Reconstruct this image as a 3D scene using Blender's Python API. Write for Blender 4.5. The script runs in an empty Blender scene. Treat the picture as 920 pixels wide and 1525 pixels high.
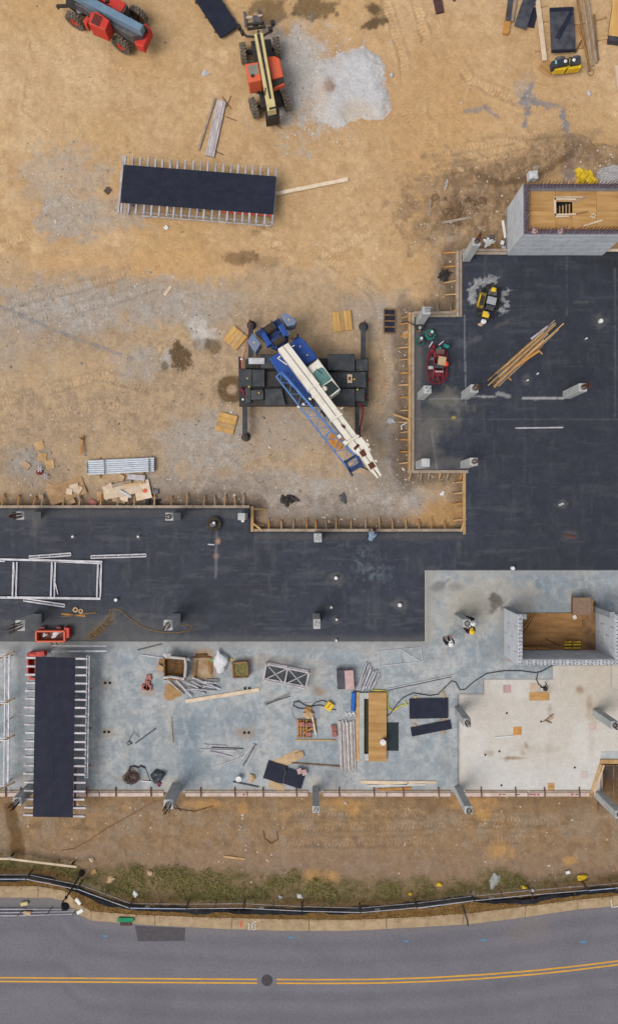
import bpy, bmesh, math, random
import numpy as np
from mathutils import Vector, Matrix

random.seed(7)
scene = bpy.context.scene
COL = scene.collection
R = math.radians

# ------------------------------------------------------------------ camera, sky, sun, exposure
H = 48.0            # camera height above the slab (m)
PPM = 24.0          # photograph pixels per metre on the slab
cam_d = bpy.data.cameras.new('camera')
cam = bpy.data.objects.new('camera', cam_d)
COL.objects.link(cam)
cam.location = (0, 0, H)
cam.rotation_euler = (0, 0, 0)
cam_d.sensor_fit = 'VERTICAL'
cam_d.sensor_height = 24.0
cam_d.lens = 24.0 * H / (1525.0 / PPM)
cam_d.clip_start = 0.5
cam_d.clip_end = 3000
scene.camera = cam

SUN_EL, SUN_AZ = 58.0, 236.0          # overcast: broad soft light, a little stronger from the lower left
world = bpy.data.worlds.new('World')
scene.world = world
world.use_nodes = True
wn, wl = world.node_tree.nodes, world.node_tree.links
wn.clear()
w_out = wn.new('ShaderNodeOutputWorld')
w_bg = wn.new('ShaderNodeBackground')
w_sky = wn.new('ShaderNodeTexSky')
w_sky.sky_type = 'NISHITA'
w_sky.sun_disc = False
w_sky.sun_elevation = R(SUN_EL)
w_sky.sun_rotation = R(SUN_AZ)
w_sky.air_density = 1.0
w_sky.dust_density = 4.0
w_sky.ozone_density = 1.0
w_hsv = wn.new('ShaderNodeHueSaturation')
w_hsv.inputs['Saturation'].default_value = 0.35      # cloud veil greys the blue out
w_bg.inputs['Strength'].default_value = 0.15
wl.new(w_sky.outputs[0], w_hsv.inputs['Color'])
wl.new(w_hsv.outputs[0], w_bg.inputs['Color'])
wl.new(w_bg.outputs[0], w_out.inputs['Surface'])

sun_d = bpy.data.lights.new('sun', 'SUN')
sun_d.energy = 1.5
sun_d.angle = R(30)
sun_d.color = (1.0, 0.95, 0.88)
sun = bpy.data.objects.new('sun', sun_d)
COL.objects.link(sun)
# direction the sun stands in: compass azimuth from +Y clockwise
sd = Vector((math.sin(R(SUN_AZ)) * math.cos(R(SUN_EL)), math.cos(R(SUN_AZ)) * math.cos(R(SUN_EL)), math.sin(R(SUN_EL))))
sun.rotation_euler = sd.to_track_quat('Z', 'Y').to_euler()
sun.location = sd * 100

scene.view_settings.view_transform = 'Standard'
scene.view_settings.look = 'None'
scene.view_settings.exposure = 0.1
scene.view_settings.gamma = 1.0
scene.view_settings.use_curve_mapping = False

# ------------------------------------------------------------------ helpers
GZ = -0.30          # natural ground, below the slab top at z = 0

def G(px, py, z=0.0):
    s = (H - z) / H
    return Vector(((px - 460.0) / PPM * s, (762.5 - py) / PPM * s, z))

def L(px, z=0.0):
    return px / PPM * (H - z) / H

KB = 1.45           # display value / albedo under this light
def lin(c):
    c = c / 255.0
    return c / 12.92 if c <= 0.04045 else ((c + 0.055) / 1.055) ** 2.4
def C(r, g, b):
    return tuple(min(0.85, lin(v) / KB) for v in (r, g, b)) + (1.0,)

MATS = {}
def M(name, rgb, rgb2=None, scale=3.0, rough=0.75, metal=0.0, fine=0.18, fscale=40.0, rnd=0.0, bump=0.0, stretch=None, spec=0.35, p0=0.35, p1=0.65, speck=None):
    """procedural: two tones mixed by noise, fine grain, per-object value jitter, bump"""
    if name in MATS: return MATS[name]
    m = bpy.data.materials.new(name); m.use_nodes = True
    n, l = m.node_tree.nodes, m.node_tree.links
    b = n['Principled BSDF']
    b.inputs['Roughness'].default_value = rough
    b.inputs['Metallic'].default_value = metal
    b.inputs['Specular IOR Level'].default_value = spec
    tc = n.new('ShaderNodeTexCoord')
    oi = n.new('ShaderNodeObjectInfo')
    add = n.new('ShaderNodeVectorMath'); add.operation = 'ADD'
    sc = n.new('ShaderNodeVectorMath'); sc.operation = 'SCALE'
    comb = n.new('ShaderNodeCombineXYZ')
    l.new(oi.outputs['Random'], comb.inputs[0]); l.new(oi.outputs['Random'], comb.inputs[1])
    l.new(comb.outputs[0], sc.inputs[0]); sc.inputs['Scale'].default_value = 50.0
    l.new(tc.outputs['Object'], add.inputs[0]); l.new(sc.outputs[0], add.inputs[1])
    src = add.outputs[0]
    if stretch:
        mp = n.new('ShaderNodeMapping'); mp.inputs['Scale'].default_value = stretch
        l.new(src, mp.inputs['Vector']); src = mp.outputs[0]
    n1 = n.new('ShaderNodeTexNoise'); n1.inputs['Scale'].default_value = scale; n1.inputs['Detail'].default_value = 6; n1.inputs['Roughness'].default_value = 0.6
    l.new(src, n1.inputs['Vector'])
    mr = n.new('ShaderNodeMapRange'); mr.inputs['From Min'].default_value = p0; mr.inputs['From Max'].default_value = p1
    l.new(n1.outputs['Fac'], mr.inputs['Value'])
    mix = n.new('ShaderNodeMix'); mix.data_type = 'RGBA'
    mix.inputs[6].default_value = C(*rgb); mix.inputs[7].default_value = C(*(rgb2 or tuple(max(0, v - 22) for v in rgb)))
    l.new(mr.outputs[0], mix.inputs[0])
    n2 = n.new('ShaderNodeTexNoise'); n2.inputs['Scale'].default_value = fscale; n2.inputs['Detail'].default_value = 4
    l.new(src, n2.inputs['Vector'])
    v = n.new('ShaderNodeMapRange'); v.inputs['From Min'].default_value = 0.25; v.inputs['From Max'].default_value = 0.75
    v.inputs['To Min'].default_value = 1 - fine; v.inputs['To Max'].default_value = 1 + fine
    l.new(n2.outputs['Fac'], v.inputs['Value'])
    val = v.outputs[0]
    if rnd:
        rr = n.new('ShaderNodeMapRange'); rr.inputs['To Min'].default_value = 1 - rnd; rr.inputs['To Max'].default_value = 1 + rnd
        l.new(oi.outputs['Random'], rr.inputs['Value'])
        mm = n.new('ShaderNodeMath'); mm.operation = 'MULTIPLY'
        l.new(val, mm.inputs[0]); l.new(rr.outputs[0], mm.inputs[1]); val = mm.outputs[0]
    hs = n.new('ShaderNodeHueSaturation')
    l.new(mix.outputs[2], hs.inputs['Color']); l.new(val, hs.inputs['Value'])
    outc = hs.outputs[0]
    if speck:      # dried cement spatter and scrapes
        n3 = n.new('ShaderNodeTexNoise'); n3.inputs['Scale'].default_value = 9.0; n3.inputs['Detail'].default_value = 8; n3.inputs['Roughness'].default_value = .75
        l.new(src, n3.inputs['Vector'])
        sm = n.new('ShaderNodeMapRange'); sm.inputs['From Min'].default_value = .6; sm.inputs['From Max'].default_value = .74; sm.inputs['To Max'].default_value = .7
        l.new(n3.outputs['Fac'], sm.inputs['Value'])
        m3 = n.new('ShaderNodeMix'); m3.data_type = 'RGBA'; m3.inputs[7].default_value = C(*speck)
        l.new(sm.outputs[0], m3.inputs[0]); l.new(outc, m3.inputs[6]); outc = m3.outputs[2]
    l.new(outc, b.inputs['Base Color'])
    if bump:
        bp = n.new('ShaderNodeBump'); bp.inputs['Strength'].default_value = bump; bp.inputs['Distance'].default_value = 0.03
        l.new(n2.outputs['Fac'], bp.inputs['Height']); l.new(bp.outputs[0], b.inputs['Normal'])
    MATS[name] = m
    return m

W = M('wood_fresh', (205, 170, 120), (180, 140, 92), 2.0, 0.8, rnd=0.12, stretch=(1, 1, 1), fine=0.15)
WG = M('wood_weathered', (176, 160, 142), (150, 132, 114), 2.5, 0.85, rnd=0.12)
WP = M('wood_pale', (232, 212, 186), (212, 186, 156), 2.0, 0.8, rnd=0.08)
WO = M('wood_orange', (205, 150, 78), (178, 120, 58), 2.5, 0.8, rnd=0.12)
WB = M('wood_brown', (150, 116, 78), (112, 84, 58), 2.5, 0.85, rnd=0.18)
PLY = M('plywood', (202, 160, 102), (174, 130, 76), 1.6, 0.8, rnd=0.06, fine=0.12, stretch=(0.35, 2.2, 1))
PLYV = M('plywood_pad', (222, 178, 108), (196, 150, 86), 1.6, 0.8, rnd=0.07, fine=0.12, stretch=(2.5, 0.35, 1))
BLK = M('black_film', (36, 39, 55), (46, 49, 64), 1.6, 0.75, fine=0.25, fscale=60, rnd=0.06, spec=.15, speck=(110, 108, 112))
BLK2 = M('black_dusty', (44, 46, 58), (84, 84, 92), 1.6, 0.7, fine=0.25, fscale=50, rnd=0.1)
GLV = M('galvanised', (212, 212, 218), (172, 170, 178), 3.0, 0.5, 0.1, rnd=0.08, fine=0.15)
ALU = M('aluminium', (200, 195, 197), (164, 158, 162), 2.0, 0.55, 0.15, rnd=0.1)
STL = M('steel_grey', (120, 118, 122), (86, 84, 88), 4.0, 0.55, 0.4, rnd=0.1)
RUST = M('rust', (120, 68, 46), (80, 46, 36), 6.0, 0.9, rnd=0.15)
CON = M('concrete_light', (196, 198, 196), (170, 174, 174), 1.8, 0.85, fine=0.1, rnd=0.04)
CONJ = M('wall_joint', (160, 164, 170), (140, 144, 150), 3, .9)
CON2 = M('concrete_wall', (214, 218, 224), (192, 198, 204), 1.4, 0.85, fine=0.1, rnd=0.035)
CONK = M('concrete_kerb', (188, 164, 130), (162, 138, 108), 2.0, 0.9, fine=0.16, rnd=0.06, fscale=25)
RUB = M('rubber', (58, 54, 52), (124, 110, 94), 7.0, 0.9, fine=0.25, fscale=30)
LUG = M('rubber_dusty', (150, 136, 118), (104, 94, 82), 7.0, .95)
BLKP = M('black_paint', (46, 52, 58), (86, 86, 86), 2.2, 0.55, fine=0.2, p0=.42, p1=.8)
DKM = M('dark_metal', (40, 38, 38), (60, 54, 50), 4.0, 0.6, fine=0.15)
CRB = M('crane_blue', (20, 74, 160), (52, 84, 134), 2.0, 0.45, fine=0.12, p0=.45, p1=.8)
CRL = M('crane_light_blue', (96, 138, 196), (70, 112, 172), 3.0, 0.45, fine=0.1)
CRF = M('crane_faded_blue', (92, 128, 176), (126, 132, 146), 1.6, 0.5, fine=0.15)
CRN = M('crane_navy', (26, 60, 112), (18, 42, 84), 2.0, 0.45, fine=0.12)
CRW = M('crane_cream', (238, 232, 218), (206, 190, 160), 1.6, 0.5, fine=0.08, p0=.48, p1=.8)
WHT = M('white_plastic', (240, 240, 238), (222, 222, 222), 3.0, 0.5, fine=0.06)
CLOTH = M('white_cloth', (230, 230, 232), (205, 205, 210), 3.0, 0.85, fine=0.08)
ORG = M('orange_paint', (232, 98, 62), (214, 118, 84), 2.2, 0.55, fine=0.12, p0=.45, p1=.8)
RED = M('red_paint', (212, 56, 44), (190, 84, 66), 2.2, 0.55, fine=0.14, p0=.45, p1=.8)
CRIM = M('crimson_paint', (150, 34, 48), (104, 26, 38), 3.0, 0.5, fine=0.2)
TAN = M('boom_tan', (226, 208, 152), (206, 186, 128), 1.5, 0.5, fine=0.08)
BOOMG = M('boom_grey_blue', (122, 150, 172), (104, 130, 152), 1.5, 0.5, fine=0.08)
YEL = M('yellow_plastic', (240, 204, 44), (224, 184, 30), 2.5, 0.5, fine=0.08)
YELD = M('yellow_dirty', (168, 142, 48), (110, 94, 44), 3.0, 0.6, fine=0.15)
TEAL = M('teal_paint', (30, 150, 136), (22, 112, 104), 4.0, 0.5, fine=0.12)
GLASS = M('cab_glass', (96, 138, 134), (80, 118, 116), 1.2, 0.15, fine=0.04, spec=0.6)
GLASSD = M('cab_glass_dark', (34, 50, 46), (26, 38, 36), 1.2, 0.12, fine=0.04, spec=0.6)
BRICK = M('red_brick', (186, 122, 112), (158, 96, 88), 5.0, 0.9, rnd=0.12)
CARD = M('cardboard', (206, 176, 140), (182, 150, 112), 2.0, 0.9, rnd=0.08)
MUD = M('mud', (122, 88, 52), (84, 60, 38), 4.0, 0.95, bump=0.6, fscale=20)
PINK = M('pink_board', (206, 176, 172), (186, 152, 150), 3.0, 0.8, rnd=0.06)
SKIN = M('skin', (176, 128, 100), (160, 112, 86), 4.0, 0.6, fine=0.05)
BLUE = M('blue_tarp', (24, 104, 190), (16, 84, 164), 3.0, 0.6)
HOSE = M('hose_black', (52, 56, 62), (40, 42, 48), 3.0, 0.6)
HOSER = M('hose_red', (176, 38, 62), (150, 30, 50), 3.0, 0.6)
ROPE = M('rope_tan', (160, 124, 66), (130, 98, 50), 8.0, 0.9)

class MB:
    """collects shapes in world coordinates; build() links them as one mesh object"""
    def __init__(s): s.v = []; s.f = []
    def add(s, vs, fs):
        o = len(s.v); s.v += [tuple(v) for v in vs]; s.f += [tuple(i + o for i in f) for f in fs]; return s
    def box(s, c, size, rz=0.0, m=None):
        hx, hy, hz = (d / 2 for d in size)
        vs = [Vector((x, y, z)) for x in (-hx, hx) for y in (-hy, hy) for z in (-hz, hz)]
        mt = m if m is not None else Matrix.Rotation(rz, 3, 'Z')
        c = Vector(c)
        return s.add([mt @ v + c for v in vs], [(0, 1, 3, 2), (4, 6, 7, 5), (0, 4, 5, 1), (2, 3, 7, 6), (0, 2, 6, 4), (1, 5, 7, 3)])
    def beam(s, p, q, w, h):
        p, q = Vector(p), Vector(q); d = q - p; ln = d.length
        x = d.normalized(); y = Vector((0, 0, 1)).cross(x)
        if y.length < 1e-4: y = Vector((0, 1, 0))
        y.normalize(); z = x.cross(y)
        return s.box((p + q) / 2, (ln, w, h), m=Matrix((x, y, z)).transposed())
    def tube(s, p, q, r, n=6, r2=None):
        p, q = Vector(p), Vector(q); d = (q - p).normalized()
        a = d.orthogonal().normalized(); b = d.cross(a)
        r2 = r if r2 is None else r2
        vs = [p + (a * math.cos(t) + b * math.sin(t)) * r for t in [2 * math.pi * i / n for i in range(n)]]
        vs += [q + (a * math.cos(t) + b * math.sin(t)) * r2 for t in [2 * math.pi * i / n for i in range(n)]]
        fs = [(i, (i + 1) % n, n + (i + 1) % n, n + i) for i in range(n)]
        return s.add(vs, fs + [tuple(range(n - 1, -1, -1)), tuple(range(n, 2 * n))])
    def path(s, pts, r, n=5):
        pts = [Vector(p) for p in pts]
        rings = []
        for i, p in enumerate(pts):
            d = (pts[min(i + 1, len(pts) - 1)] - pts[max(i - 1, 0)]).normalized()
            b = d.cross(Vector((0, 0, 1)))
            if b.length < 1e-3: b = Vector((1, 0, 0))
            b.normalize(); a = b.cross(d)
            rings.append([p + (b * math.cos(2 * math.pi * k / n) + a * math.sin(2 * math.pi * k / n)) * r for k in range(n)])
        vs = [v for rg in rings for v in rg]
        fs = [(i * n + k, i * n + (k + 1) % n, (i + 1) * n + (k + 1) % n, (i + 1) * n + k) for i in range(len(pts) - 1) for k in range(n)]
        e = (len(pts) - 1) * n
        return s.add(vs, fs + [tuple(range(n - 1, -1, -1)), tuple(range(e, e + n))])
    def prism(s, pts, z0, z1):
        """pts: world xy polygon"""
        a = sum(pts[i][0] * pts[(i + 1) % len(pts)][1] - pts[(i + 1) % len(pts)][0] * pts[i][1] for i in range(len(pts)))
        if a < 0: pts = pts[::-1]
        n = len(pts)
        vs = [(p[0], p[1], z0) for p in pts] + [(p[0], p[1], z1) for p in pts]
        return s.add(vs, [tuple(range(n - 1, -1, -1)), tuple(range(n, 2 * n))] + [(i, (i + 1) % n, n + (i + 1) % n, n + i) for i in range(n)])
    def lathe(s, c, prof, n=20, axis=(0, 0, 1), closed=False):
        c = Vector(c); ax = Vector(axis).normalized(); a = ax.orthogonal().normalized(); b = ax.cross(a)
        vs = [c + (a * math.cos(2 * math.pi * i / n) + b * math.sin(2 * math.pi * i / n)) * r + ax * o for r, o in prof for i in range(n)]
        k = len(prof)
        fs = [(j * n + i, j * n + (i + 1) % n, ((j + 1) % k) * n + (i + 1) % n, ((j + 1) % k) * n + i) for j in range(k if closed else k - 1) for i in range(n)]
        if not closed: fs += [tuple(range(n - 1, -1, -1)), tuple(range((k - 1) * n, k * n))]
        return s.add(vs, fs)
    def blob(s, c, rx, ry, rz, seed=0, rough=0.25, sub=2, rot=0.0):
        rd = random.Random(seed)
        bm = bmesh.new(); bmesh.ops.create_icosphere(bm, subdivisions=sub, radius=1)
        ph = [rd.uniform(0, 6.28) for _ in range(6)]
        cr, sr = math.cos(rot), math.sin(rot)
        vs = []
        for v in bm.verts:
            k = 1 + rough * (math.sin(3 * v.co.x + ph[0]) * math.sin(3.4 * v.co.y + ph[1]) + 0.6 * math.sin(5 * v.co.y + 4 * v.co.z + ph[2]) + 0.5 * rd.uniform(-1, 1))
            x, y, z = v.co.x * k * rx, v.co.y * k * ry, v.co.z * k * rz
            vs.append((c[0] + x * cr - y * sr, c[1] + x * sr + y * cr, c[2] + z))
        fs = [tuple(v.index for v in f.verts) for f in bm.faces]
        bm.free()
        return s.add(vs, fs)
    def build(s, name, mat, parent=None, smooth=False, origin=None):
        me = bpy.data.meshes.new(name)
        if origin is None:
            if parent is not None: origin = ORI[parent]
            else:
                a = np.array(s.v); origin = Vector((a[:, 0].mean(), a[:, 1].mean(), a[:, 2].min()))
        origin = Vector(origin)
        me.from_pydata([tuple(Vector(v) - origin) for v in s.v], [], s.f)
        me.materials.append(mat)
        if smooth: me.polygons.foreach_set('use_smooth', [True] * len(me.polygons))
        ob = bpy.data.objects.new(name, me)
        COL.objects.link(ob)
        if parent is not None: ob.parent = parent
        else: ob.location = origin
        ORI[ob] = origin
        return ob
ORI = {}

def tag(o, label, cat, group=None):
    o['label'] = label; o['category'] = cat
    if group: o['group'] = group
    return o
def thing(name, label, cat, loc, group=None):
    o = bpy.data.objects.new(name, None); COL.objects.link(o)
    o.empty_display_size = 0.3
    o.location = loc; ORI[o] = Vector(loc)
    return tag(o, label, cat, group)
def struct(o): o['kind'] = 'structure'; return o
def stuff(o): o['kind'] = 'stuff'; return o
def place(name, me, parent, loc, rz=0.0):
    """a piece that shares mesh data with its alikes; loc in world coordinates"""
    o = bpy.data.objects.new(name, me); COL.objects.link(o)
    o.location = Vector(loc) - (ORI[parent] if parent is not None else Vector((0, 0, 0)))
    o.rotation_euler = (0, 0, rz)
    if parent is not None: o.parent = parent
    ORI[o] = Vector(loc)
    return o
def boxmesh(name, size, mat):
    me = bpy.data.meshes.new(name); b = MB().box((0, 0, 0), size)
    me.from_pydata(b.v, [], b.f); me.materials.append(mat); return me

# value noise on arrays
_rs = np.random.RandomState(3)
_tab = _rs.rand(256, 256)
def vn(x, y):
    xi, yi = np.floor(x).astype(int), np.floor(y).astype(int)
    fx, fy = x - xi, y - yi
    fx, fy = fx * fx * (3 - 2 * fx), fy * fy * (3 - 2 * fy)
    t = lambda a, b: _tab[a & 255, b & 255]
    return (t(xi, yi) * (1 - fx) + t(xi + 1, yi) * fx) * (1 - fy) + (t(xi, yi + 1) * (1 - fx) + t(xi + 1, yi + 1) * fx) * fy
def fbm(x, y, f=1.0, o=4, g=0.5, off=0.0):
    a, s, r = 1.0, 0.0, 0.0
    for i in range(o):
        r = r + a * vn(x * f + off + 17.3 * i, y * f - off + 9.1 * i); s += a; a *= g; f *= 2.03
    return r / s
def sstep(a, b, x):
    t = np.clip((x - a) / (b - a), 0, 1); return t * t * (3 - 2 * t)
def pline_s(X, Y, pts):
    """arc length of the nearest point along a polyline"""
    best = np.full(np.shape(X), 1e9); out = np.zeros(np.shape(X)); acc = 0.0
    for (x0, y0), (x1, y1) in zip(pts[:-1], pts[1:]):
        dx, dy = x1 - x0, y1 - y0; ln = math.hypot(dx, dy)
        t = np.clip(((X - x0) * dx + (Y - y0) * dy) / (ln * ln), 0, 1); d = np.hypot(X - x0 - t * dx, Y - y0 - t * dy)
        out = np.where(d < best, acc + t * ln, out); best = np.minimum(best, d); acc += ln
    return out
def pline_dist(X, Y, pts):
    d = np.full(np.shape(X), 1e9)
    for (x0, y0), (x1, y1) in zip(pts[:-1], pts[1:]):
        dx, dy = x1 - x0, y1 - y0
        t = np.clip(((X - x0) * dx + (Y - y0) * dy) / (dx * dx + dy * dy + 1e-9), 0, 1)
        d = np.minimum(d, np.hypot(X - x0 - t * dx, Y - y0 - t * dy))
    return d

# ------------------------------------------------------------------ setting: key outlines (photograph pixels)
KERB_OUT = [(-420, 1316), (-200, 1318), (60, 1320), (98, 1327), (114, 1344), (136, 1357), (200, 1362), (300, 1366), (420, 1369), (520, 1370), (600, 1367), (700, 1360), (780, 1350), (860, 1340), (920, 1334), (1100, 1312), (1340, 1280)]
KERB_IN = [(-420, 1333), (-200, 1334), (60, 1337), (92, 1337), (116, 1361), (137, 1371), (230, 1378), (330, 1383), (420, 1386), (520, 1386), (600, 1382), (700, 1376), (780, 1366), (860, 1354), (920, 1349), (1100, 1328), (1340, 1296)]
def kerb_y(px): return np.interp(px, [p[0] for p in KERB_OUT], [p[1] for p in KERB_OUT])
def road_y(px): return np.interp(px, [p[0] for p in KERB_IN], [p[1] for p in KERB_IN])
DARK = [(-420, 757), (373, 757), (373, 792), (693, 792), (693, 700), (612, 700), (612, 468), (683, 468), (683, 375), (1340, 375), (1340, 849), (632, 849), (632, 955), (-420, 955)]
LIGHT = [(-420, 955), (632, 955), (632, 849), (1340, 849), (1340, 990), (822, 990), (822, 1011), (720, 1011), (720, 1033), (683, 1033), (683, 1180), (-420, 1180)]
BEIGE = [(683, 1033), (720, 1033), (720, 1011), (822, 1011), (822, 990), (1340, 990), (1340, 1134), (893, 1134), (893, 1180), (683, 1180)]

def inpoly(X, Y, poly):
    r = np.zeros(np.shape(X), bool)
    n = len(poly)
    for i in range(n):
        x0, y0 = poly[i]; x1, y1 = poly[(i + 1) % n]
        if y0 == y1: continue
        c = ((y0 > Y) != (y1 > Y)) & (X < (x1 - x0) * (Y - y0) / (y1 - y0) + x0)
        r ^= c
    return r

def ell(PX, PY, cx, cy, rx, ry, soft=0.5, rot=0.0, nz=None):
    dx, dy = PX - cx, PY - cy
    if rot:
        c, s = math.cos(R(rot)), math.sin(R(rot)); dx, dy = dx * c + dy * s, -dx * s + dy * c
    d = np.hypot(dx / rx, dy / ry)
    if nz is not None: d = d + nz
    return 1 - sstep(1 - soft, 1 + soft, d)
def line_m(PX, PY, pts, w, soft=0.6, nz=None):
    d = pline_dist(PX, PY, pts) / w
    if nz is not None: d = d + nz
    return 1 - sstep(1 - soft, 1 + soft, d)

def c3(r, g, b): return np.array([lin(r), lin(g), lin(b)]) / KB

TRACKS = [[(20, 1224), (300, 1236), (600, 1230), (930, 1222)], [(250, 1250), (520, 1256), (760, 1250), (930, 1256)], [(330, 1212), (640, 1210), (930, 1238)], [(240, 520), (330, 545), (340, 640), (300, 720)], [(60, 20), (40, 160), (120, 240)], [(560, 640), (580, 560), (560, 440), (480, 380)],
          [(-60, 470), (150, 420), (330, 360), (480, 300), (620, 235), (800, 200), (1000, 190)],
          [(-60, 500), (160, 450), (350, 385), (505, 325), (640, 262), (800, 228)],
          [(380, 330), (470, 350), (560, 300), (610, 200), (600, 90), (560, -40)],
          [(410, 365), (490, 380), (590, 320), (645, 205), (640, 90), (610, -40)],
          [(120, -40), (190, 120), (170, 220), (60, 340), (-60, 400)],
          [(640, 30), (700, 120), (800, 165), (1000, 175)],
          [(0, 600), (150, 560), (300, 600), (420, 680)],
          [(0, 640), (150, 600), (300, 640), (400, 720)]]

def ground_fields(X, Y):
    """soil colour (albedo), height and rockiness at world X, Y"""
    s = H / (H - GZ)
    PX, PY = X * s * PPM + 460, 762.5 - Y * s * PPM
    n1 = fbm(X, Y, 0.35, 5); n2 = fbm(X, Y, 1.3, 4, off=5.0); n3 = fbm(X, Y, 0.12, 3, off=9.0); n4 = fbm(X, Y, 3.2, 3, off=2.0); n6 = fbm(X, Y, 2.2, 5, g=.75, off=12.0)
    nz = (n2 - 0.5) * 1.2 + (n1 - 0.5) * 0.8 + (n6 - .5) * 1.9
    col = np.empty(X.shape + (3,))
    def mixin(m, rgb):
        m = np.clip(m, 0, 1)[..., None]; col[:] = col * (1 - m) + c3(*rgb) * m
    col[:] = c3(208, 174, 131)
    mixin(sstep(0.4, 0.65, n1) * 0.8, (220, 188, 146))
    mixin(sstep(0.5, 0.7, n2) * 0.55, (193, 156, 112))
    mixin(sstep(0.42, .62, n6) * .35, (186, 150, 108)); mixin(ell(PX, PY, 650, 140, 150, 110, .6, 0, nz * .6) * .35, (196, 152, 104)); mixin(ell(PX, PY, 180, 400, 200, 26, .6, -3, nz * .8) * .5, (212, 170, 122)); mixin(ell(PX, PY, 60, 100, 160, 120, .7, 0, nz * .6) * .3, (216, 188, 150))
    mixin(sstep(0.52, 0.72, n3) * 0.5, (204, 164, 112))
    rock = np.zeros(X.shape)
    # middle of the yard: greyer, trafficked, stony
    mid = sstep(385, 440, PY + (n1 - 0.5) * 120 - np.clip(PX - 400, 0, 200) * 0.15) * (1 - sstep(1180, 1190, PY))
    mixin(mid * 0.75, (184, 160, 132)); rock += mid * 0.35
    mixin(mid * sstep(0.42, 0.6, n6) * 0.7, (164, 142, 118))
    mixin(mid * sstep(0.5, 0.68, n1) * 0.6, (200, 170, 132))
    # grey stone spread bands
    gr = np.zeros(X.shape)
    for a in [(100, 455, 160, 38, .4, 0, .9), (250, 450, 120, 30, .5, 0, .8), (90, 270, 62, 45, .4, 0, .55), (95, 318, 42, 36, .35, 0, .9), (170, 318, 60, 22, .5, 0, .6),
              (205, 540, 34, 26, .6, 0, .7), (286, 478, 18, 26, .6, -30, .9), (45, 690, 34, 26, .6, 0, 1.), (310, 670, 60, 50, .6, 0, .9), (340, 740, 120, 40, .6, 0, .8), (470, 745, 120, 42, .6, 0, .9),
              (600, 690, 40, 60, .6, 0, .8), (585, 745, 60, 40, .6, 0, .9), (440, 640, 70, 40, .7, 0, .5), (430, 120, 48, 70, .5, 0, .8), (415, 62, 30, 22, .6, 30, .9),
              (780, 135, 14, 18, .5, 0, .6), (862, 250, 30, 30, .6, 0, .4), (925, 265, 40, 22, .5, 0, 1.), (20, 500, 60, 60, .6, 0, .4), (700, 305, 30, 22, .6, 0, .6), (672, 352, 26, 30, .6, 0, .7), (668, 400, 20, 40, .6, 0, .7),
              (560, 470, 60, 30, .8, 0, .5), (595, 560, 20, 80, .6, 0, .5), (200, 1240, 60, 25, .7, 0, .35), (120, 1260, 70, 20, .7, 0, .35), (420, 1290, 80, 14, .7, 0, .3)]:
        gr = np.maximum(gr, ell(PX, PY, *a[:4], soft=a[4] * .7, rot=a[5], nz=nz) * a[6])
    mixin(gr * 0.75, (168, 160, 152)); mixin(ell(PX, PY, 452, 118, 46, 62, .5, 0, nz) * .75, (198, 193, 188)); rock = np.maximum(rock, gr)
    mixin(gr * sstep(0.48, 0.6, n6) * 0.55, (194, 190, 184))
    for a in [(470, 768, 150, 22, .5, 0, .6), (350, 735, 60, 24, .5, 0, .45), (596, 600, 14, 110, .5, 0, .45), (60, 700, 60, 40, .6, 0, .35), (585, 710, 40, 30, .6, 0, .4), (660, 415, 18, 50, .5, 0, .35), (240, 735, 80, 22, .6, 0, .4)]:
        mixin(ell(PX, PY, *a[:4], soft=a[4], rot=a[5], nz=nz) * a[6], (134, 122, 112))
    # pale spilled cement by the dark blotch
    mixin(ell(PX, PY, 288, 486, 12, 16, .6, -20, nz=nz * 2.2) * .6, (210, 202, 194))
    mixin(ell(PX, PY, 312, 500, 12, 9, .6, 0, nz=nz * 2.2) * .6, (210, 202, 194))
    mixin(ell(PX, PY, 250, 532, 8, 14, .6, 0, nz=nz) * .6, (196, 196, 192))
    # blue-grey clay streaks
    for pts, w, a in [([(790, 130), (778, 150), (838, 160), (846, 205)], 5, .7), ([(838, 165), (848, 205)], 5, .8), ([(720, 160), (700, 165)], 4, .6), ([(722, 160), (742, 176)], 3, .6), ([(786, 160), (780, 186)], 5, .8), ([(852, 222), (846, 262)], 10, .9),
                      ([(716, 280), (700, 300), (688, 320), (672, 352)], 9, .7), ([(0, 455), (60, 482), (110, 503), (200, 535)], 3, .6), ([(692, 166), (700, 160)], 3, .5), ([(786, 156), (806, 154)], 3, .6)]:
        mixin(line_m(PX, PY, pts, w * .8, .5, nz=nz * 2.2) * a, (134, 133, 140))
    # excavated, moister brown by the tower and the forms
    br = ell(PX, PY, 700, 312, 84, 66, .4, 0, nz=nz) * .85
    br = np.maximum(br, line_m(PX, PY, [(640, 340), (680, 270), (760, 262), (840, 225), (930, 250)], 26, nz=nz) * .75)
    br = np.maximum(br, ell(PX, PY, 660, 400, 30, 60, .5, 0, nz=nz) * .5)
    mixin(br, (156, 128, 98)); mixin(br * sstep(.46, .58, n6) * .8, (120, 96, 72)); mixin(br * (1 - sstep(.36, .46, n6)) * .6, (178, 150, 116)); rock = np.maximum(rock, br * .8)
    mixin(line_m(PX, PY, [(712, 262), (745, 275), (800, 262), (848, 232)], 5, nz=nz) * .7, (104, 82, 62))
    mixin(line_m(PX, PY, [(735, 268), (745, 290), (735, 315)], 5, nz=nz) * .6, (110, 88, 68))
    mixin(ell(PX, PY, 672, 322, 20, 14, .5, 0, nz=nz) * .7, (108, 82, 56))
    dtrench = np.minimum.reduce([pline_dist(PX, PY, p) for p in ([(-400, 750), (373, 750)], [(380, 757), (380, 786), (686, 786), (686, 708), (606, 708), (606, 462), (676, 462), (676, 369), (755, 369)])])
    tr = (1 - sstep(4, 26, dtrench + (n2 - .5) * 14))
    mixin(tr * .75, (118, 98, 80))
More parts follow.
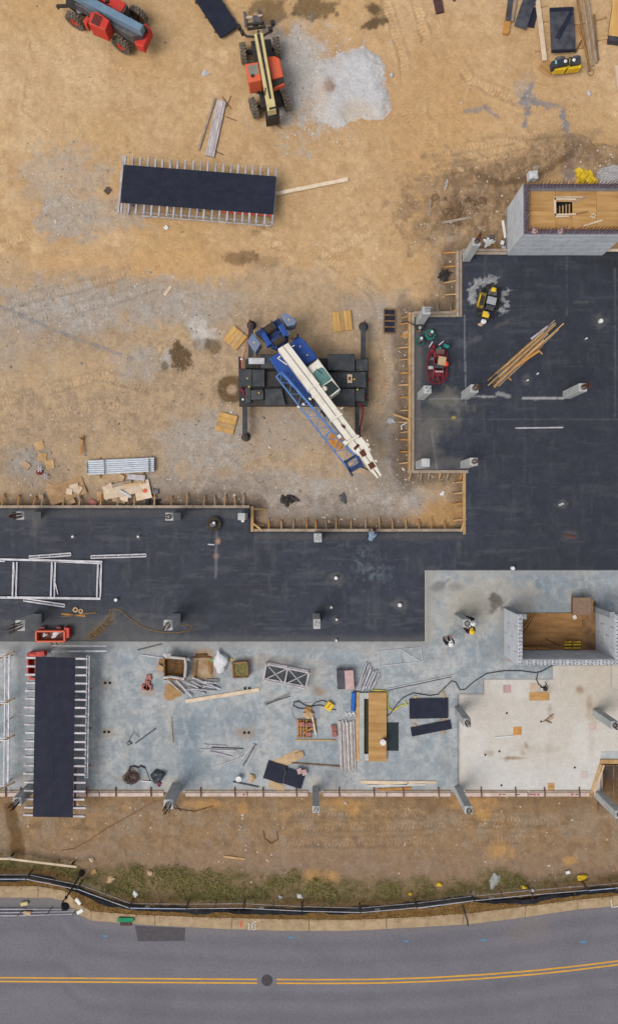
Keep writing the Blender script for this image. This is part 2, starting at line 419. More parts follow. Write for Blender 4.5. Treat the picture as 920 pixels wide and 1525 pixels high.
    # sandy patch in the corner of the form
    mixin(ell(PX, PY, 650, 765, 40, 22, .35, 0, nz=nz) * .95, (184, 146, 98))
    mixin(ell(PX, PY, 618, 752, 14, 14, .6, 0, nz=nz) * .6, (170, 160, 156))
    # wet and oily blotches
    for a in [(266, 530, 15, 20, .35, 0, .9), (246, 545, 5, 8, .5, 0, .7), (318, 515, 9, 9, .5, 0, .7), (300, 512, 12, 6, .6, 0, .4), (470, 12, 36, 14, .5, 0, .75), (400, 14, 30, 22, .5, 0, .7), (556, 12, 12, 9, .6, 30, .8), (565, 34, 24, 8, .5, -12, .85), (560, 20, 12, 22, .7, 0, .4), (360, 384, 22, 8, .7, 0, .6), (380, 345, 8, 6, .7, 0, .4), (505, 655, 8, 7, .6, 0, .4), (395, 390, 25, 10, .8, 0, .35), (815, 1128, 12, 8, .6, 0, .3)]:
        mixin(ell(PX, PY, *a[:4], soft=a[4] * .55, rot=a[5], nz=nz * 1.0) * a[6], (96, 76, 52))
    ring = np.abs(np.hypot((PX - 345) / 1.0, PY - 580) - 14) / 7 + nz * .6
    mixin((1 - sstep(.6, 1.3, ring)) * .85, (100, 76, 46))
    mixin(ell(PX, PY, 790, 205, 60, 4, .8, 0, nz=nz) * .4, (150, 122, 92))
    # south strip: brown clay, then weeds, then mulch
    so = sstep(1176, 1190, PY)
    mixin(so * .95, (154, 126, 95)); mixin(so * sstep(.4, .6, n1) * .7, (170, 138, 100)); mixin(so * sstep(.45, .6, n6) * .7, (136, 112, 86)); mixin(so * sstep(.5, .62, n2) * .4, (160, 144, 126))
    mixin(so * sstep(1235, 1290, PY + (n1 - .5) * 90) * .6, (148, 124, 104)); rock = np.maximum(rock * (1 - so), so * .35)
    mixin(so * (1 - sstep(1186, 1215, PY + (n1 - .5) * 50)) * .5, (120, 94, 68))
    for a in [(360, 1203, 8, 9, .4, 0), (523, 1205, 11, 9, .4, 0), (720, 1214, 13, 11, .4, 0), (510, 1198, 30, 9, .6, 0), (745, 1265, 20, 14, .6, 0), (300, 1198, 24, 7, .6, 0), (850, 1282, 12, 6, .4, -8), (475, 1308, 28, 12, .7, 0), (700, 1196, 30, 8, .7, 0)]:
        mixin(ell(PX, PY, *a[:4], soft=a[4], rot=a[5], nz=nz * .6) * .85, (186, 144, 92))
    mixin(line_m(PX, PY, [(14, 1205), (20, 1230), (26, 1250), (26, 1285)], 9, .35, nz * .7) * .8, (104, 78, 46))
    ky = kerb_y(PX)
    gtop = np.interp(PX, [0, 120, 240, 480, 700, 920], [1272, 1284, 1300, 1306, 1306, 1296])
    gm = sstep(-10, 12, PY - gtop + (n1 - .5) * 46 + (n2 - .5) * 26)
    mixin(gm * .8, (128, 110, 76)); mixin(gm * sstep(.42, .56, n6) * .8, (98, 90, 54))
    mu = sstep(-30, -20, PY - ky + (n2 - .5) * 10)
    mixin(mu * .85, (138, 106, 62)); mixin(mu * sstep(.5, .62, n4) * .6, (108, 82, 48))
    # tyre tracks: gently paler / darker compacted ribbons
    h = np.zeros(X.shape)
    for t in TRACKS:
        d = pline_dist(PX, PY, t)
        dist_along = pline_s(PX, PY, t)
        tm = (1 - sstep(4.5, 7.5, d + (n6 - .5) * 8)) * sstep(.38, .58, n1 * .6 + n2 * .4)
        lug = sstep(-.2, .5, np.sin(dist_along * 1.15 + d * .5 + (n6 - .5) * 2))
        k_ = (tm * .14 * (lug * 2 - .8))[..., None]; col[:] = col * (1 + k_)
        h -= tm * .035; h += tm * lug * .03
        eg = (1 - sstep(1.0, 3.2, np.abs(d - 8 + (n6 - .5) * 8))) * sstep(.42, .58, n1)
        col[:] = col * (1 - (eg * .1)[..., None]); h += eg * .03
    # far field keeps the yard's colour
    # height
    h += (n1 - .5) * .16 + (n2 - .5) * .05 + (n4 - .5) * .025 + (n6 - .5) * .1
    h -= tr * .14
    h += br * ((n2 - .3) * .28 + (n6 - .5) * .35)
    h += gr * (n4 - .5) * .03
    h += np.clip(line_m(PX, PY, [(650, 270), (720, 245), (840, 222), (940, 240)], 16, nz=nz), 0, 1) * .22
    h = h + GZ
    h = np.where(so > .5, h - .06 * sstep(1190, 1215, PY), h)
    h += gm * .05
    flat = sstep(-14, -3, PY - ky)
    h = h * (1 - flat) + (GZ - .06) * flat
    # cut away below the slab, the carriageway and the pit
    DP = np.stack([X * PPM + 460, 762.5 - Y * PPM], 0)
    ins = inpoly(DP[0], DP[1], DARK) | inpoly(DP[0], DP[1], LIGHT) | inpoly(DP[0], DP[1], BEIGE)
    h = np.where(ins, -.75, h)
    h = np.where((PY > ky + 2) & (PY < 1650), -.85, h)
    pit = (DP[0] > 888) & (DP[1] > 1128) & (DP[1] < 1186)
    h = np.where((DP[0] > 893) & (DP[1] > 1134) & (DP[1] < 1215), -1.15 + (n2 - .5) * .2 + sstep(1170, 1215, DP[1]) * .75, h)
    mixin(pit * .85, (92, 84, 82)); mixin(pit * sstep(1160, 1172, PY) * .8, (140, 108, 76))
    return col, h, np.clip(rock, 0, 1), gm, mu, PX, PY

_gc = None
def gz(x, y):
    """ground height at one point"""
    r = ground_fields(np.array([[float(x)]]), np.array([[float(y)]]))
    return float(r[1][0, 0])
def GG(px, py, dz=0.0):
    """point on the natural ground seen at this pixel"""
    p = G(px, py, GZ); z = gz(p.x, p.y)
    p = G(px, py, z); return Vector((p.x, p.y, z + dz))

def grid_obj(name, xs, ys, fields, mat):
    X, Y = np.meshgrid(xs, ys)
    col, h, rock = fields(X, Y)[:3]
    ny, nx = X.shape
    co = np.stack([X, Y, h], -1).reshape(-1, 3)
    idx = np.arange(nx * ny).reshape(ny, nx)
    q = np.stack([idx[:-1, :-1], idx[:-1, 1:], idx[1:, 1:], idx[1:, :-1]], -1).reshape(-1, 4)
    return mesh_np(name, co, q, col.reshape(-1, 3), rock.reshape(-1), mat)
def mesh_np(name, co, q, col, rock, mat, smooth=True):
    me = bpy.data.meshes.new(name)
    me.vertices.add(len(co)); me.vertices.foreach_set('co', co.astype(np.float32).ravel())
    k = q.shape[1]
    me.loops.add(q.size); me.loops.foreach_set('vertex_index', q.astype(np.int32).ravel())
    me.polygons.add(len(q)); me.polygons.foreach_set('loop_start', np.arange(0, q.size, k, dtype=np.int32))
    me.update(calc_edges=True)
    if smooth: me.polygons.foreach_set('use_smooth', np.ones(len(q), bool))
    if col is not None:
        a = me.attributes.new('soil', 'FLOAT_COLOR', 'POINT')
        a.data.foreach_set('color', np.concatenate([col, np.ones((len(col), 1))], 1).astype(np.float32).ravel())
        b = me.attributes.new('rocky', 'FLOAT', 'POINT'); b.data.foreach_set('value', rock.astype(np.float32))
    me.materials.append(mat)
    o = bpy.data.objects.new(name, me); COL.objects.link(o); ORI[o] = Vector((0, 0, 0))
    return o

def soil_mat(name, f1=0.16, f2=0.12, speck=True, bump=0.5, rough=0.95, spec=0.15, sc1=9.0, sc2=45.0):
    m = bpy.data.materials.new(name); m.use_nodes = True
    n, l = m.node_tree.nodes, m.node_tree.links
    b = n['Principled BSDF']; b.inputs['Roughness'].default_value = rough; b.inputs['Specular IOR Level'].default_value = spec
    at = n.new('ShaderNodeAttribute'); at.attribute_name = 'soil'
    rk = n.new('ShaderNodeAttribute'); rk.attribute_name = 'rocky'
    geo = n.new('ShaderNodeNewGeometry')
    def noise(sc, det=5):
        t = n.new('ShaderNodeTexNoise'); t.inputs['Scale'].default_value = sc; t.inputs['Detail'].default_value = det
        t.inputs['Roughness'].default_value = .65
        l.new(geo.outputs['Position'], t.inputs['Vector']); return t
    def rng(src, a, b_, c, d):
        r = n.new('ShaderNodeMapRange'); r.inputs['From Min'].default_value = a; r.inputs['From Max'].default_value = b_
        r.inputs['To Min'].default_value = c; r.inputs['To Max'].default_value = d; l.new(src, r.inputs['Value']); return r.outputs[0]
    def mul(a, c):
        q = n.new('ShaderNodeMath'); q.operation = 'MULTIPLY'; l.new(a, q.inputs[0])
        if isinstance(c, float): q.inputs[1].default_value = c
        else: l.new(c, q.inputs[1])
        return q.outputs[0]
    na, nb, nc = noise(sc1 * .25), noise(sc2 * .3), noise(6.5)
    v = mul(rng(na.outputs['Fac'], .3, .7, 1 - f1, 1 + f1), rng(nb.outputs['Fac'], .3, .7, 1 - f2, 1 + f2))
    v = mul(v, rng(nc.outputs['Fac'], .3, .7, 1 - f2 * .8, 1 + f2 * .8))
    hs = n.new('ShaderNodeHueSaturation'); l.new(at.outputs['Color'], hs.inputs['Color']); l.new(v, hs.inputs['Value'])
    out = hs.outputs[0]; hgt = nb.outputs['Fac']
    if speck:
        vo = n.new('ShaderNodeTexVoronoi'); vo.inputs['Scale'].default_value = 7.0; l.new(geo.outputs['Position'], vo.inputs['Vector'])
        mask = mul(rng(vo.outputs['Distance'], .12, .3, 1.0, 0.0), rk.outputs['Fac'])
        wn_ = n.new('ShaderNodeTexWhiteNoise'); l.new(vo.outputs['Color'], wn_.inputs['Vector'])
        mask = mul(mask, rng(wn_.outputs['Value'], .35, .75, 0.0, .65))
        cr = n.new('ShaderNodeValToRGB')
        cr.color_ramp.elements[0].color = C(110, 102, 98); cr.color_ramp.elements[1].color = C(216, 208, 200)
        sep = n.new('ShaderNodeSeparateColor'); l.new(vo.outputs['Color'], sep.inputs[0]); l.new(sep.outputs[0], cr.inputs[0])
        mx = n.new('ShaderNodeMix'); mx.data_type = 'RGBA'
        l.new(mask, mx.inputs[0]); l.new(out, mx.inputs[6]); l.new(cr.outputs[0], mx.inputs[7]); out = mx.outputs[2]
    l.new(out, b.inputs['Base Color'])
    bp = n.new('ShaderNodeBump'); bp.inputs['Strength'].default_value = bump; bp.inputs['Distance'].default_value = .04
    l.new(hgt, bp.inputs['Height']); l.new(bp.outputs[0], b.inputs['Normal'])
    return m
SOIL = soil_mat('soil', .10, .16, bump=.8, sc2=60)
SLABM = soil_mat('slab_surface', .08, .08, speck=False, bump=.12, rough=.75, spec=.3)
DARKM = soil_mat('slab_dark_surface', .10, .16, speck=False, bump=.15, rough=.7, spec=.3, sc2=80)
ASPH = soil_mat('asphalt', .05, .15, speck=False, bump=.3, rough=.9, spec=.2, sc1=4, sc2=90)

fx = np.concatenate([np.arange(-27, -20.5, .3), np.arange(-20.5, 20.51, .085), np.arange(20.8, 27.1, .3)]); fy = np.concatenate([np.arange(-27.5, 33.3, .085), np.arange(33.5, 38.1, .3)])
xs = np.concatenate([[-900, -500, -250, -120, -70, -45, -33], fx, [33, 45, 70, 120, 250, 500, 900]])
ys = np.concatenate([[-900, -500, -250, -120, -70, -50, -40, -33], fy, [44, 60, 100, 200, 500, 900]])
struct(grid_obj('ground', xs, ys, ground_fields, SOIL))

# ------------------------------------------------------------------ slabs
def slab_grid(name, poly, fields, mat, step=.075, z=0.0, thick=.42):
    pw = [G(*p) for p in poly]
    def axis(vals, lo, hi):
        ks = sorted(set(round(v, 4) for v in vals)); out = []
        for a, b in zip(ks[:-1], ks[1:]):
            n_ = max(1, int(round((b - a) / step))); out += list(np.linspace(a, b, n_, endpoint=False))
        return np.array(out + [ks[-1]])
    xs = axis([p.x for p in pw] + [-21, 21], 0, 0); ys = axis([p.y for p in pw], 0, 0)
    xs = np.array([x for x in xs if abs(x) <= 22 or min(abs(x - p.x) for p in pw) < .02 or int(round(x / step)) % 16 == 0])
    X, Y = np.meshgrid(xs, ys)
    PX, PY = X * PPM + 460, 762.5 - Y * PPM
    col, rock = fields(X, Y, PX, PY)
    ny, nx = X.shape
    cx, cy = (X[:-1, :-1] + X[1:, 1:]) / 2, (Y[:-1, :-1] + Y[1:, 1:]) / 2
    ins = inpoly(cx * PPM + 460, 762.5 - cy * PPM, poly)
    idx = np.arange(nx * ny).reshape(ny, nx)
    q = np.stack([idx[:-1, :-1], idx[:-1, 1:], idx[1:, 1:], idx[1:, :-1]], -1)[ins]
    used, inv = np.unique(q.ravel(), return_inverse=True)
    co = np.stack([X.ravel(), Y.ravel(), np.full(X.size, z)], -1)[used]
    cc = col.reshape(-1, 3)[used]; rr = rock.reshape(-1)[used]; q = inv.reshape(-1, 4)
    # side walls down from the outline
    n0 = len(co)
    ea = q.ravel().astype(np.int64); eb = np.roll(q, -1, axis=1).ravel().astype(np.int64)
    bm_ = ~np.isin(ea * n0 + eb, eb * n0 + ea)
    bd = list(zip(ea[bm_].tolist(), eb[bm_].tolist()))
    vb = sorted(set([a for e in bd for a in e])); low = {v: n0 + i for i, v in enumerate(vb)}
    lo = co[vb].copy(); lo[:, 2] -= thick
    qs = np.array([(a, low[a], low[b], b) for a, b in bd])
    return struct(mesh_np(name, np.concatenate([co, lo]), np.concatenate([q, qs]), np.concatenate([cc, cc[vb]]), np.concatenate([rr, rr[vb]]), mat, smooth=False))

def mixer(shape, base):
    col = np.empty(shape + (3,)); col[:] = c3(*base)
    def mixin(m, rgb):
        m = np.clip(m, 0, 1)[..., None]; col[:] = col * (1 - m) + c3(*rgb) * m
    return col, mixin
def dark_fields(X, Y, PX, PY):
    n1 = fbm(X, Y, .3, 4, off=31); n2 = fbm(X, Y, 1.4, 4, off=14); n4 = fbm(X, Y, 3.5, 3, off=3); n5 = fbm(X, Y * 3, .8, 3, off=8); n6 = fbm(X, Y, 2.0, 5, g=.75, off=19)
    nz = (n2 - .5) * 1.3 + (n4 - .5) * .9 + (n6 - .5) * 1.6
    col, mx = mixer(X.shape, (50, 55, 69))
    mx(sstep(.42, .62, n1) * .6, (46, 49, 60)); mx(sstep(.5, .7, n2) * .35, (64, 68, 78)); mx(sstep(.5, .7, n5) * .3, (62, 64, 70)); mx(sstep(.5, .66, n6) * .4, (63, 68, 80)); mx((1 - sstep(.34, .46, n6)) * .4, (41, 45, 57))
    sc_a = fbm(X * .35 + Y * .2, Y * 2.5, 1.5, 4, g=.7, off=91); sc_b = fbm(X * 2.2, Y * .4 + X * .1, 1.5, 4, g=.7, off=95)
    mx(sstep(.6, .7, sc_a) * .4, (86, 88, 94)); mx(sstep(.62, .72, sc_b) * .35, (84, 86, 90))
    lap = np.abs(((PY - 757 + PX * .004) % 46) - 23); mx((1 - sstep(.4, 1.6, lap)) * .22 * sstep(.4, .6, n1), (84, 86, 92))
    mx(sstep(640, 860, PX) * .35, (40, 42, 50))
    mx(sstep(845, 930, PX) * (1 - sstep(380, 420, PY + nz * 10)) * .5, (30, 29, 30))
    # bare, scuffed concrete in the corner by the form
    mx(ell(PX, PY, 640, 665, 16, 42, .35, 0, nz=nz * .5) * .7, (112, 108, 104))
    mx(ell(PX, PY, 668, 598, 26, 14, .6, 20, nz=nz) * .6, (126, 122, 112)); mx(ell(PX, PY, 650, 625, 28, 26, .6, 0, nz=nz) * .45, (112, 108, 100))
    mx(ell(PX, PY, 660, 690, 40, 8, .6, 0, nz=nz) * .5, (110, 106, 102)); mx(ell(PX, PY, 635, 540, 12, 60, .7, 0, nz=nz) * .35, (90, 92, 90))
    mx(line_m(PX, PY, [(622, 475), (622, 690)], 5, .5, nz * .5) * .45, (120, 112, 106))
    # cement splashes round the yellow machine
    n8 = fbm(X, Y, 5, 4, g=.7, off=33); nzs = (n8 - .5) * 3.2 + (n6 - .5) * 1.2
    sp = np.maximum.reduce([line_m(PX, PY, [(702, 448), (702, 432), (712, 420), (734, 418)], 5.8, .12, nzs), ell(PX, PY, 748, 438, 6, 5, .15, 0, nzs), ell(PX, PY, 746, 462, 7, 4, .15, 0, nzs), ell(PX, PY, 750, 447, 7, 2.5, .15, 30, nzs), ell(PX, PY, 756, 432, 4, 2.5, .2, 0, nzs), ell(PX, PY, 754, 455, 4, 2.5, .2, 0, nzs), ell(PX, PY, 738, 414, 4, 2.5, .2, 0, nzs)])
    mx(sp * (.55 + .4 * sstep(.4, .6, n8)), (172, 172, 174))
    mx(ell(PX, PY, 706, 506, 20, 4, .4, -20, nz * 1.6) * .35, (104, 104, 108)); mx(ell(PX, PY, 745, 484, 18, 3, .4, -25, nz * 1.6) * .3, (112, 98, 94))
    # trowelled and chalked lines
    for pts, w, a in [([(691, 470), (693, 600)], .9, .4), ([(700, 590), (738, 591)], 1.2, .8), ([(740, 586), (758, 590)], 3, .6), ([(778, 593), (838, 593)], 1.5, .85), ([(640, 594), (690, 594)], 1, .3), ([(620, 625), (920, 625)], .8, .1), ([(843, 380), (843, 470)], .8, .12), ([(642, 640), (650, 700)], 1, .3), ([(323, 792), (321, 860)], 1.5, .25), ([(915, 400), (915, 620)], 1, .12)]:
        mx(line_m(PX, PY, pts, w, .5, nz * 1.0 + (n8 - .5) * 1.5) * a, (170, 170, 172))
    mx(ell(PX, PY, 548, 838, 40, 30, .5, 30, nz=nz * 1.2) * sstep(.52, .66, n6) * .5, (110, 124, 132)); mx(ell(PX, PY, 535, 860, 14, 22, .5, 0, nz=nz) * sstep(.54, .66, n6) * .5, (114, 126, 134))
    for a in [(110, 799, 4, 4), (207, 799, 3, 6), (892, 478, 10, 9), (500, 861, 9, 8), (594, 901, 9, 9), (494, 905, 6, 5), (500, 922, 5, 6), (835, 752, 8, 5), (848, 798, 12, 6), (784, 567, 6, 6), (870, 450, 12, 3), (500, 953, 5, 3), (682, 815, 4, 12)]:
        mx(ell(PX, PY, *a, soft=.6, nz=nz * 1.3) * .35, (116, 114, 108))
    mx(ell(PX, PY, 325, 806, 3, 4, .6, 0) * .7, (214, 164, 128)); mx(ell(PX, PY, 322, 828, 4, 4, .6, 0) * .5, (170, 140, 120)); mx(ell(PX, PY, 675, 622, 3, 2, .6) * .8, (196, 168, 60))
    # dusty edge next to the older slab and under the left columns
    mx((1 - sstep(2, 14, 955 - PY + nz * 4)) * (PX < 640) * .45, (104, 104, 104)); mx(ell(PX, PY, 150, 938, 110, 22, .7, 0, nz) * .45, (104, 102, 98)); mx(ell(PX, PY, 55, 775, 10, 14, .8, 0, nz) * .4, (124, 122, 112))
    mx((1 - sstep(2, 9, np.abs(PY - 765) + nz * 3)) * (PX < 370) * .3, (100, 98, 94)); mx((1 - sstep(1, 8, np.abs(PY - 799) + nz * 3)) * (PX > 380) * (PX < 690) * .3, (104, 98, 94))
    mx(line_m(PX, PY, [(130, 952), (150, 935), (165, 920)], 6, .8, nz) * .35, (134, 108, 66))
    return col, np.zeros(X.shape)
def light_fields(X, Y, PX, PY):
    n1 = fbm(X, Y, .35, 5, off=41); n2 = fbm(X, Y, 1.1, 5, off=24); n4 = fbm(X, Y, 3.5, 3, off=5); n3 = fbm(X, Y, .8, 4, off=77); n6 = fbm(X, Y, 1.6, 6, g=.72, off=29)
    nz = (n2 - .5) * 1.3 + (n4 - .5) * .9 + (n6 - .5) * 1.5
    col, mx = mixer(X.shape, (163, 172, 177))
    mx(sstep(.42, .62, n1) * .7, (148, 161, 170)); mx(sstep(.46, .6, n2) * .6, (182, 184, 183)); mx(sstep(.48, .6, n3 * .5 + n6 * .5) * .6, (176, 172, 166)); mx(sstep(.5, .62, n6) * .65, (134, 148, 158)); mx((1 - sstep(.36, .48, n6)) * .5, (190, 190, 188))
    for a in [(280, 1085, 20, 14, 0, .6), (285, 1120, 12, 30, 0, .4), (355, 1065, 24, 12, 0, .4), (800, 872, 50, 20, 0, .5), (820, 905, 30, 12, 0, .4), (720, 960, 30, 14, 0, .45), (760, 975, 30, 10, 0, .4), (470, 1120, 40, 30, 0, .3), (590, 1150, 40, 20, 0, .3), (120, 1010, 20, 40, 0, .3), (260, 1130, 60, 20, 20, .3), (330, 1090, 40, 20, 0, .3)]:
        mx(ell(PX, PY, *a[:4], soft=.45, rot=a[4], nz=nz * 1.4) * min(1, a[5] * 1.3), (120, 136, 148))
    sa = fbm(X * .5, Y * 2.2, 1.8, 5, g=.72, off=61); sb = fbm(X * 2.2 + Y * .4, Y * .5, 1.8, 5, g=.72, off=65); n8 = fbm(X, Y, 5, 4, g=.75, off=36)
    mx(sstep(.57, .68, sa) * .45, (142, 146, 150)); mx(sstep(.58, .7, sb) * .4, (190, 190, 188)); mx(sstep(.56, .68, n8) * .4, (148, 150, 150)); mx((1 - sstep(.32, .43, n8)) * .35, (192, 192, 190))
    # sandy wash near the people and tower
    mx(ell(PX, PY, 730, 895, 60, 34, .6, 0, nz) * .6, (186, 178, 164)); mx((1 - sstep(4, 22, PX - 632 + nz * 10)) * (PY < 955) * (PX >= 632) * .6, (170, 164, 152)); mx(ell(PX, PY, 690, 905, 24, 30, .7, 0, nz) * .4, (178, 168, 148))
    mx(ell(PX, PY, 742, 895, 11, 11, .6, 0, nz * 1.6) * .85, (92, 84, 76)); mx(ell(PX, PY, 652, 874, 8, 6, .6, -20, nz) * .7, (110, 108, 108)); mx(ell(PX, PY, 679, 874, 10, 5, .7, 0, nz) * .5, (122, 118, 116)); mx(line_m(PX, PY, [(660, 870), (668, 862)], 1.5, .6) * .6, (120, 118, 116))
    mx(line_m(PX, PY, [(640, 882), (650, 906), (720, 960), (748, 985)], 6, .8, nz) * .25, (130, 132, 134)); mx(ell(PX, PY, 747, 940, 4, 40, .7, 0, nz) * .4, (142, 136, 124))
    # grey strip along the joint with the dark pour, rust and mud stains
    mx((1 - sstep(2, 20, PY - 955 + nz * 9)) * (PX < 640) * .65, (154, 152, 148)); mx((1 - sstep(2, 12, PY - 849 + nz * 6)) * (PX > 632) * .5, (162, 162, 160))
    for a in [(258, 1030, 13, 10, .8), (300, 975, 14, 6, .7), (313, 992, 9, 16, .7), (242, 995, 9, 12, .45), (220, 1032, 12, 5, .4), (300, 1003, 24, 22, .25), (475, 1030, 8, 5, .5), (462, 1065, 14, 10, .3), (160, 1017, 9, 7, .3), (160, 1090, 10, 7, .4), (367, 1092, 14, 8, .45), (470, 1028, 12, 6, .4), (36, 1160, 10, 6, .4), (390, 985, 50, 8, .3), (468, 1002, 6, 5, .3), (195, 1160, 24, 8, .3)]:
        mx(ell(PX, PY, *a[:4], soft=.6, nz=nz) * a[4], (166, 132, 92))
    mx(line_m(PX, PY, [(396, 1048), (416, 1040), (430, 1034)], 2.4, .6, nz) * .7, (110, 104, 98)); mx(line_m(PX, PY, [(465, 1018), (480, 1038)], 4, .8, nz) * .4, (130, 124, 112))
    mx((1 - sstep(2, 12, 1180 - PY + nz * 5)) * .45, (168, 158, 148)); mx(ell(PX, PY, 468, 1165, 9, 9, .6, 0, nz * .6) * .6, (196, 186, 172)); mx(ell(PX, PY, 258, 1168, 12, 9, .6, 0, nz) * .5, (190, 180, 160))
    mx((1 - sstep(.2, 1.2, np.abs(PX - 681))) * (PY > 1033) * .5, (116, 110, 104)); mx(line_m(PX, PY, [(560, 962), (650, 960)], 1.2, .7, nz) * .25, (130, 130, 130))
    mx(line_m(PX, PY, [(40, 985), (40, 1165)], 16, .8, nz) * .35, (146, 156, 164))
    return col, np.zeros(X.shape)
def beige_fields(X, Y, PX, PY):
    n1 = fbm(X, Y, .4, 4, off=51); n2 = fbm(X, Y, 1.6, 4, off=34); n4 = fbm(X, Y, 3.5, 3, off=6)
    nz = (n2 - .5) * 1.3 + (n4 - .5) * .9
    col, mx = mixer(X.shape, (212, 207, 200))
    mx(sstep(.42, .62, n1) * .5, (196, 186, 170)); mx(sstep(.5, .68, n2) * .35, (214, 210, 204)); mx(sstep(800, 900, PX + nz * 20) * (1 - sstep(1040, 1080, PY)) * .5, (194, 180, 158))
    mx(ell(PX, PY, 790, 1160, 90, 20, .8, 0, nz) * .5, (206, 204, 202))
    for a in [(765, 1129, 18, 2, 0, .8), (754, 1131, 3, 4, 0, .5), (783, 1110, 3, 6, -20, .6), (778, 1121, 4, 5, 0, .5), (727, 1121, 7, 4, 0, .4), (863, 1028, 5, 6, 0, .7), (876, 1046, 5, 9, 0, .5), (818, 1070, 6, 3, -40, .6), (815, 1075, 6, 2, 30, .6), (818, 1055, 3, 6, 0, .4), (800, 1114, 30, 6, 0, .2), (882, 1062, 10, 12, 0, .3), (810, 1028, 14, 8, 0, .3), (880, 1110, 5, 20, 0, .2)]:
        mx(ell(PX, PY, *a[:4], soft=.6, rot=a[4], nz=nz * .8) * a[5], (150, 122, 88))
    mx((1 - sstep(.3, 2.2, np.minimum(np.abs(PY - 1033.5) + 99 * (PX > 721), np.abs(PX - 683.5)))) * .5, (140, 128, 116))
    mx((1 - sstep(.3, 1.5, np.minimum.reduce([np.abs(PY - 1011.5) + 99 * (PX < 719) + 99 * (PX > 824), np.abs(PY - 990.5) + 99 * (PX < 821), np.abs(PX - 822.5) + 99 * (PY > 1012), np.abs(PX - 720.5) + 99 * (PY > 1034), np.abs(PX - 909.5) + 99 * (PY > 1022)]))) * .5, (128, 118, 108))
    return col, np.zeros(X.shape)
slab_grid('slab_dark_pour', DARK, dark_fields, DARKM)
slab_grid('slab_grey_pour', LIGHT, light_fields, SLABM)
slab_grid('slab_beige_pour', BEIGE, beige_fields, SLABM, z=.006)
# ------------------------------------------------------------------ road, kerb, markings
RZ = GZ - .16
def road_fields(X, Y):
    s = H / (H - RZ)
    PX, PY = X * s * PPM + 460, 762.5 - Y * s * PPM
    n1 = fbm(X, Y, .3, 4, off=61); n2 = fbm(X * .25, Y, 1.6, 4, off=44); n4 = fbm(X, Y, 3, 3, off=4)
    nz = (n2 - .5) + (n4 - .5)
    col, mx = mixer(X.shape, (122, 119, 127))
    mx(sstep(.45, .65, n1) * .4, (110, 108, 116)); mx(sstep(.45, .65, n2) * .4, (124, 121, 127))
    d = PY - road_y(PX)
    for off, w, a in [(20, 9, .45), (48, 8, .4), (100, 9, .5), (130, 9, .45)]:
        mx((1 - sstep(w * .3, w * 1.3, np.abs(d - off) + nz * 5)) * a, (104, 103, 110))
    mx((1 - sstep(2, 12, d + nz * 6)) * .35, (134, 124, 116)); mx(ell(PX, PY, 785, 1385, 26, 18, .7, 0, nz) * .4, (138, 126, 116))
    mx(ell(PX, PY, 50, 1345, 80, 8, .7, 0, nz) * .35, (130, 122, 116)); mx(sstep(1480, 1560, PY) * .35, (104, 102, 106))  # last mix paints lens vignetting into the asphalt along the bottom edge
    return col, np.full(X.shape, RZ), np.zeros(X.shape)
rx = np.array([G(p, 0, RZ).x for p in list(range(-420, 1341, 8))])
rt = np.array([G(0, float(road_y(p)), RZ).y + .03 for p in range(-420, 1341, 8)])
yb = G(0, 1655, RZ).y
tt = np.linspace(0, 1, 40)
X = np.repeat(rx[None, :], 40, 0); Y = rt[None, :] * (1 - tt[:, None]) + yb * tt[:, None]
col, hh, rk = road_fields(X, Y)
idx = np.arange(X.size).reshape(X.shape)
q = np.stack([idx[:-1, :-1], idx[1:, :-1], idx[1:, 1:], idx[:-1, 1:]], -1).reshape(-1, 4)
struct(mesh_np('road', np.stack([X, Y, hh], -1).reshape(-1, 3), q, col.reshape(-1, 3), rk.ravel(), ASPH))
# verge beyond the far edge of the road
vb_ = MB().prism([(-22, yb - .002), (-22, yb - 1.5), (22, yb - 1.5), (22, yb - .002)], RZ - .2, RZ + .1).build('far_kerb', CONK); struct(vb_)

def interp_line(pts, px): return float(np.interp(px, [p[0] for p in pts], [p[1] for p in pts]))
KT = GZ - .03
kerb = thing('kerb', '', '', (0, 0, 0)); del kerb['label']; del kerb['category']; struct(kerb)
joints = [-420, -200, -60, 57, 98, 136, 231, 345, 460, 575, 690, 782, 860, 925, 1100, 1340]
for a, b in zip(joints[:-1], joints[1:]):
    n_ = max(3, int((b - a) / 12)); xs_ = np.linspace(a + .35, b - .35, n_)
    prof = []
    for i, px in enumerate(xs_):
        o = G(px, interp_line(KERB_OUT, px), KT); inn = G(px, interp_line(KERB_IN, px), RZ)
        d = Vector((inn.x - o.x, inn.y - o.y, 0)); w = d.length; d.normalize()
        k = .17
        base = Vector((o.x, o.y, 0))
        prof.append([base + Vector((0, 0, RZ - .15)), base + Vector((0, 0, KT)), base + d * (k - .03) + Vector((0, 0, KT)), base + d * k + Vector((0, 0, KT - .03)), base + d * (k + .03) + Vector((0, 0, RZ + .03)), base + d * w + Vector((0, 0, RZ + .012)), base + d * w + Vector((0, 0, RZ - .15))])
    vs = [v for p in prof for v in p]; m_ = 7
    fs = [(i * m_ + j, (i + 1) * m_ + j, (i + 1) * m_ + j + 1, i * m_ + j + 1) for i in range(n_ - 1) for j in range(m_ - 1)]
    fs += [tuple(range(m_)), tuple(range((n_ - 1) * m_ + m_ - 1, (n_ - 1) * m_ - 1, -1))]
    MB().add(vs, fs).build('kerb_segment', CONK, kerb)

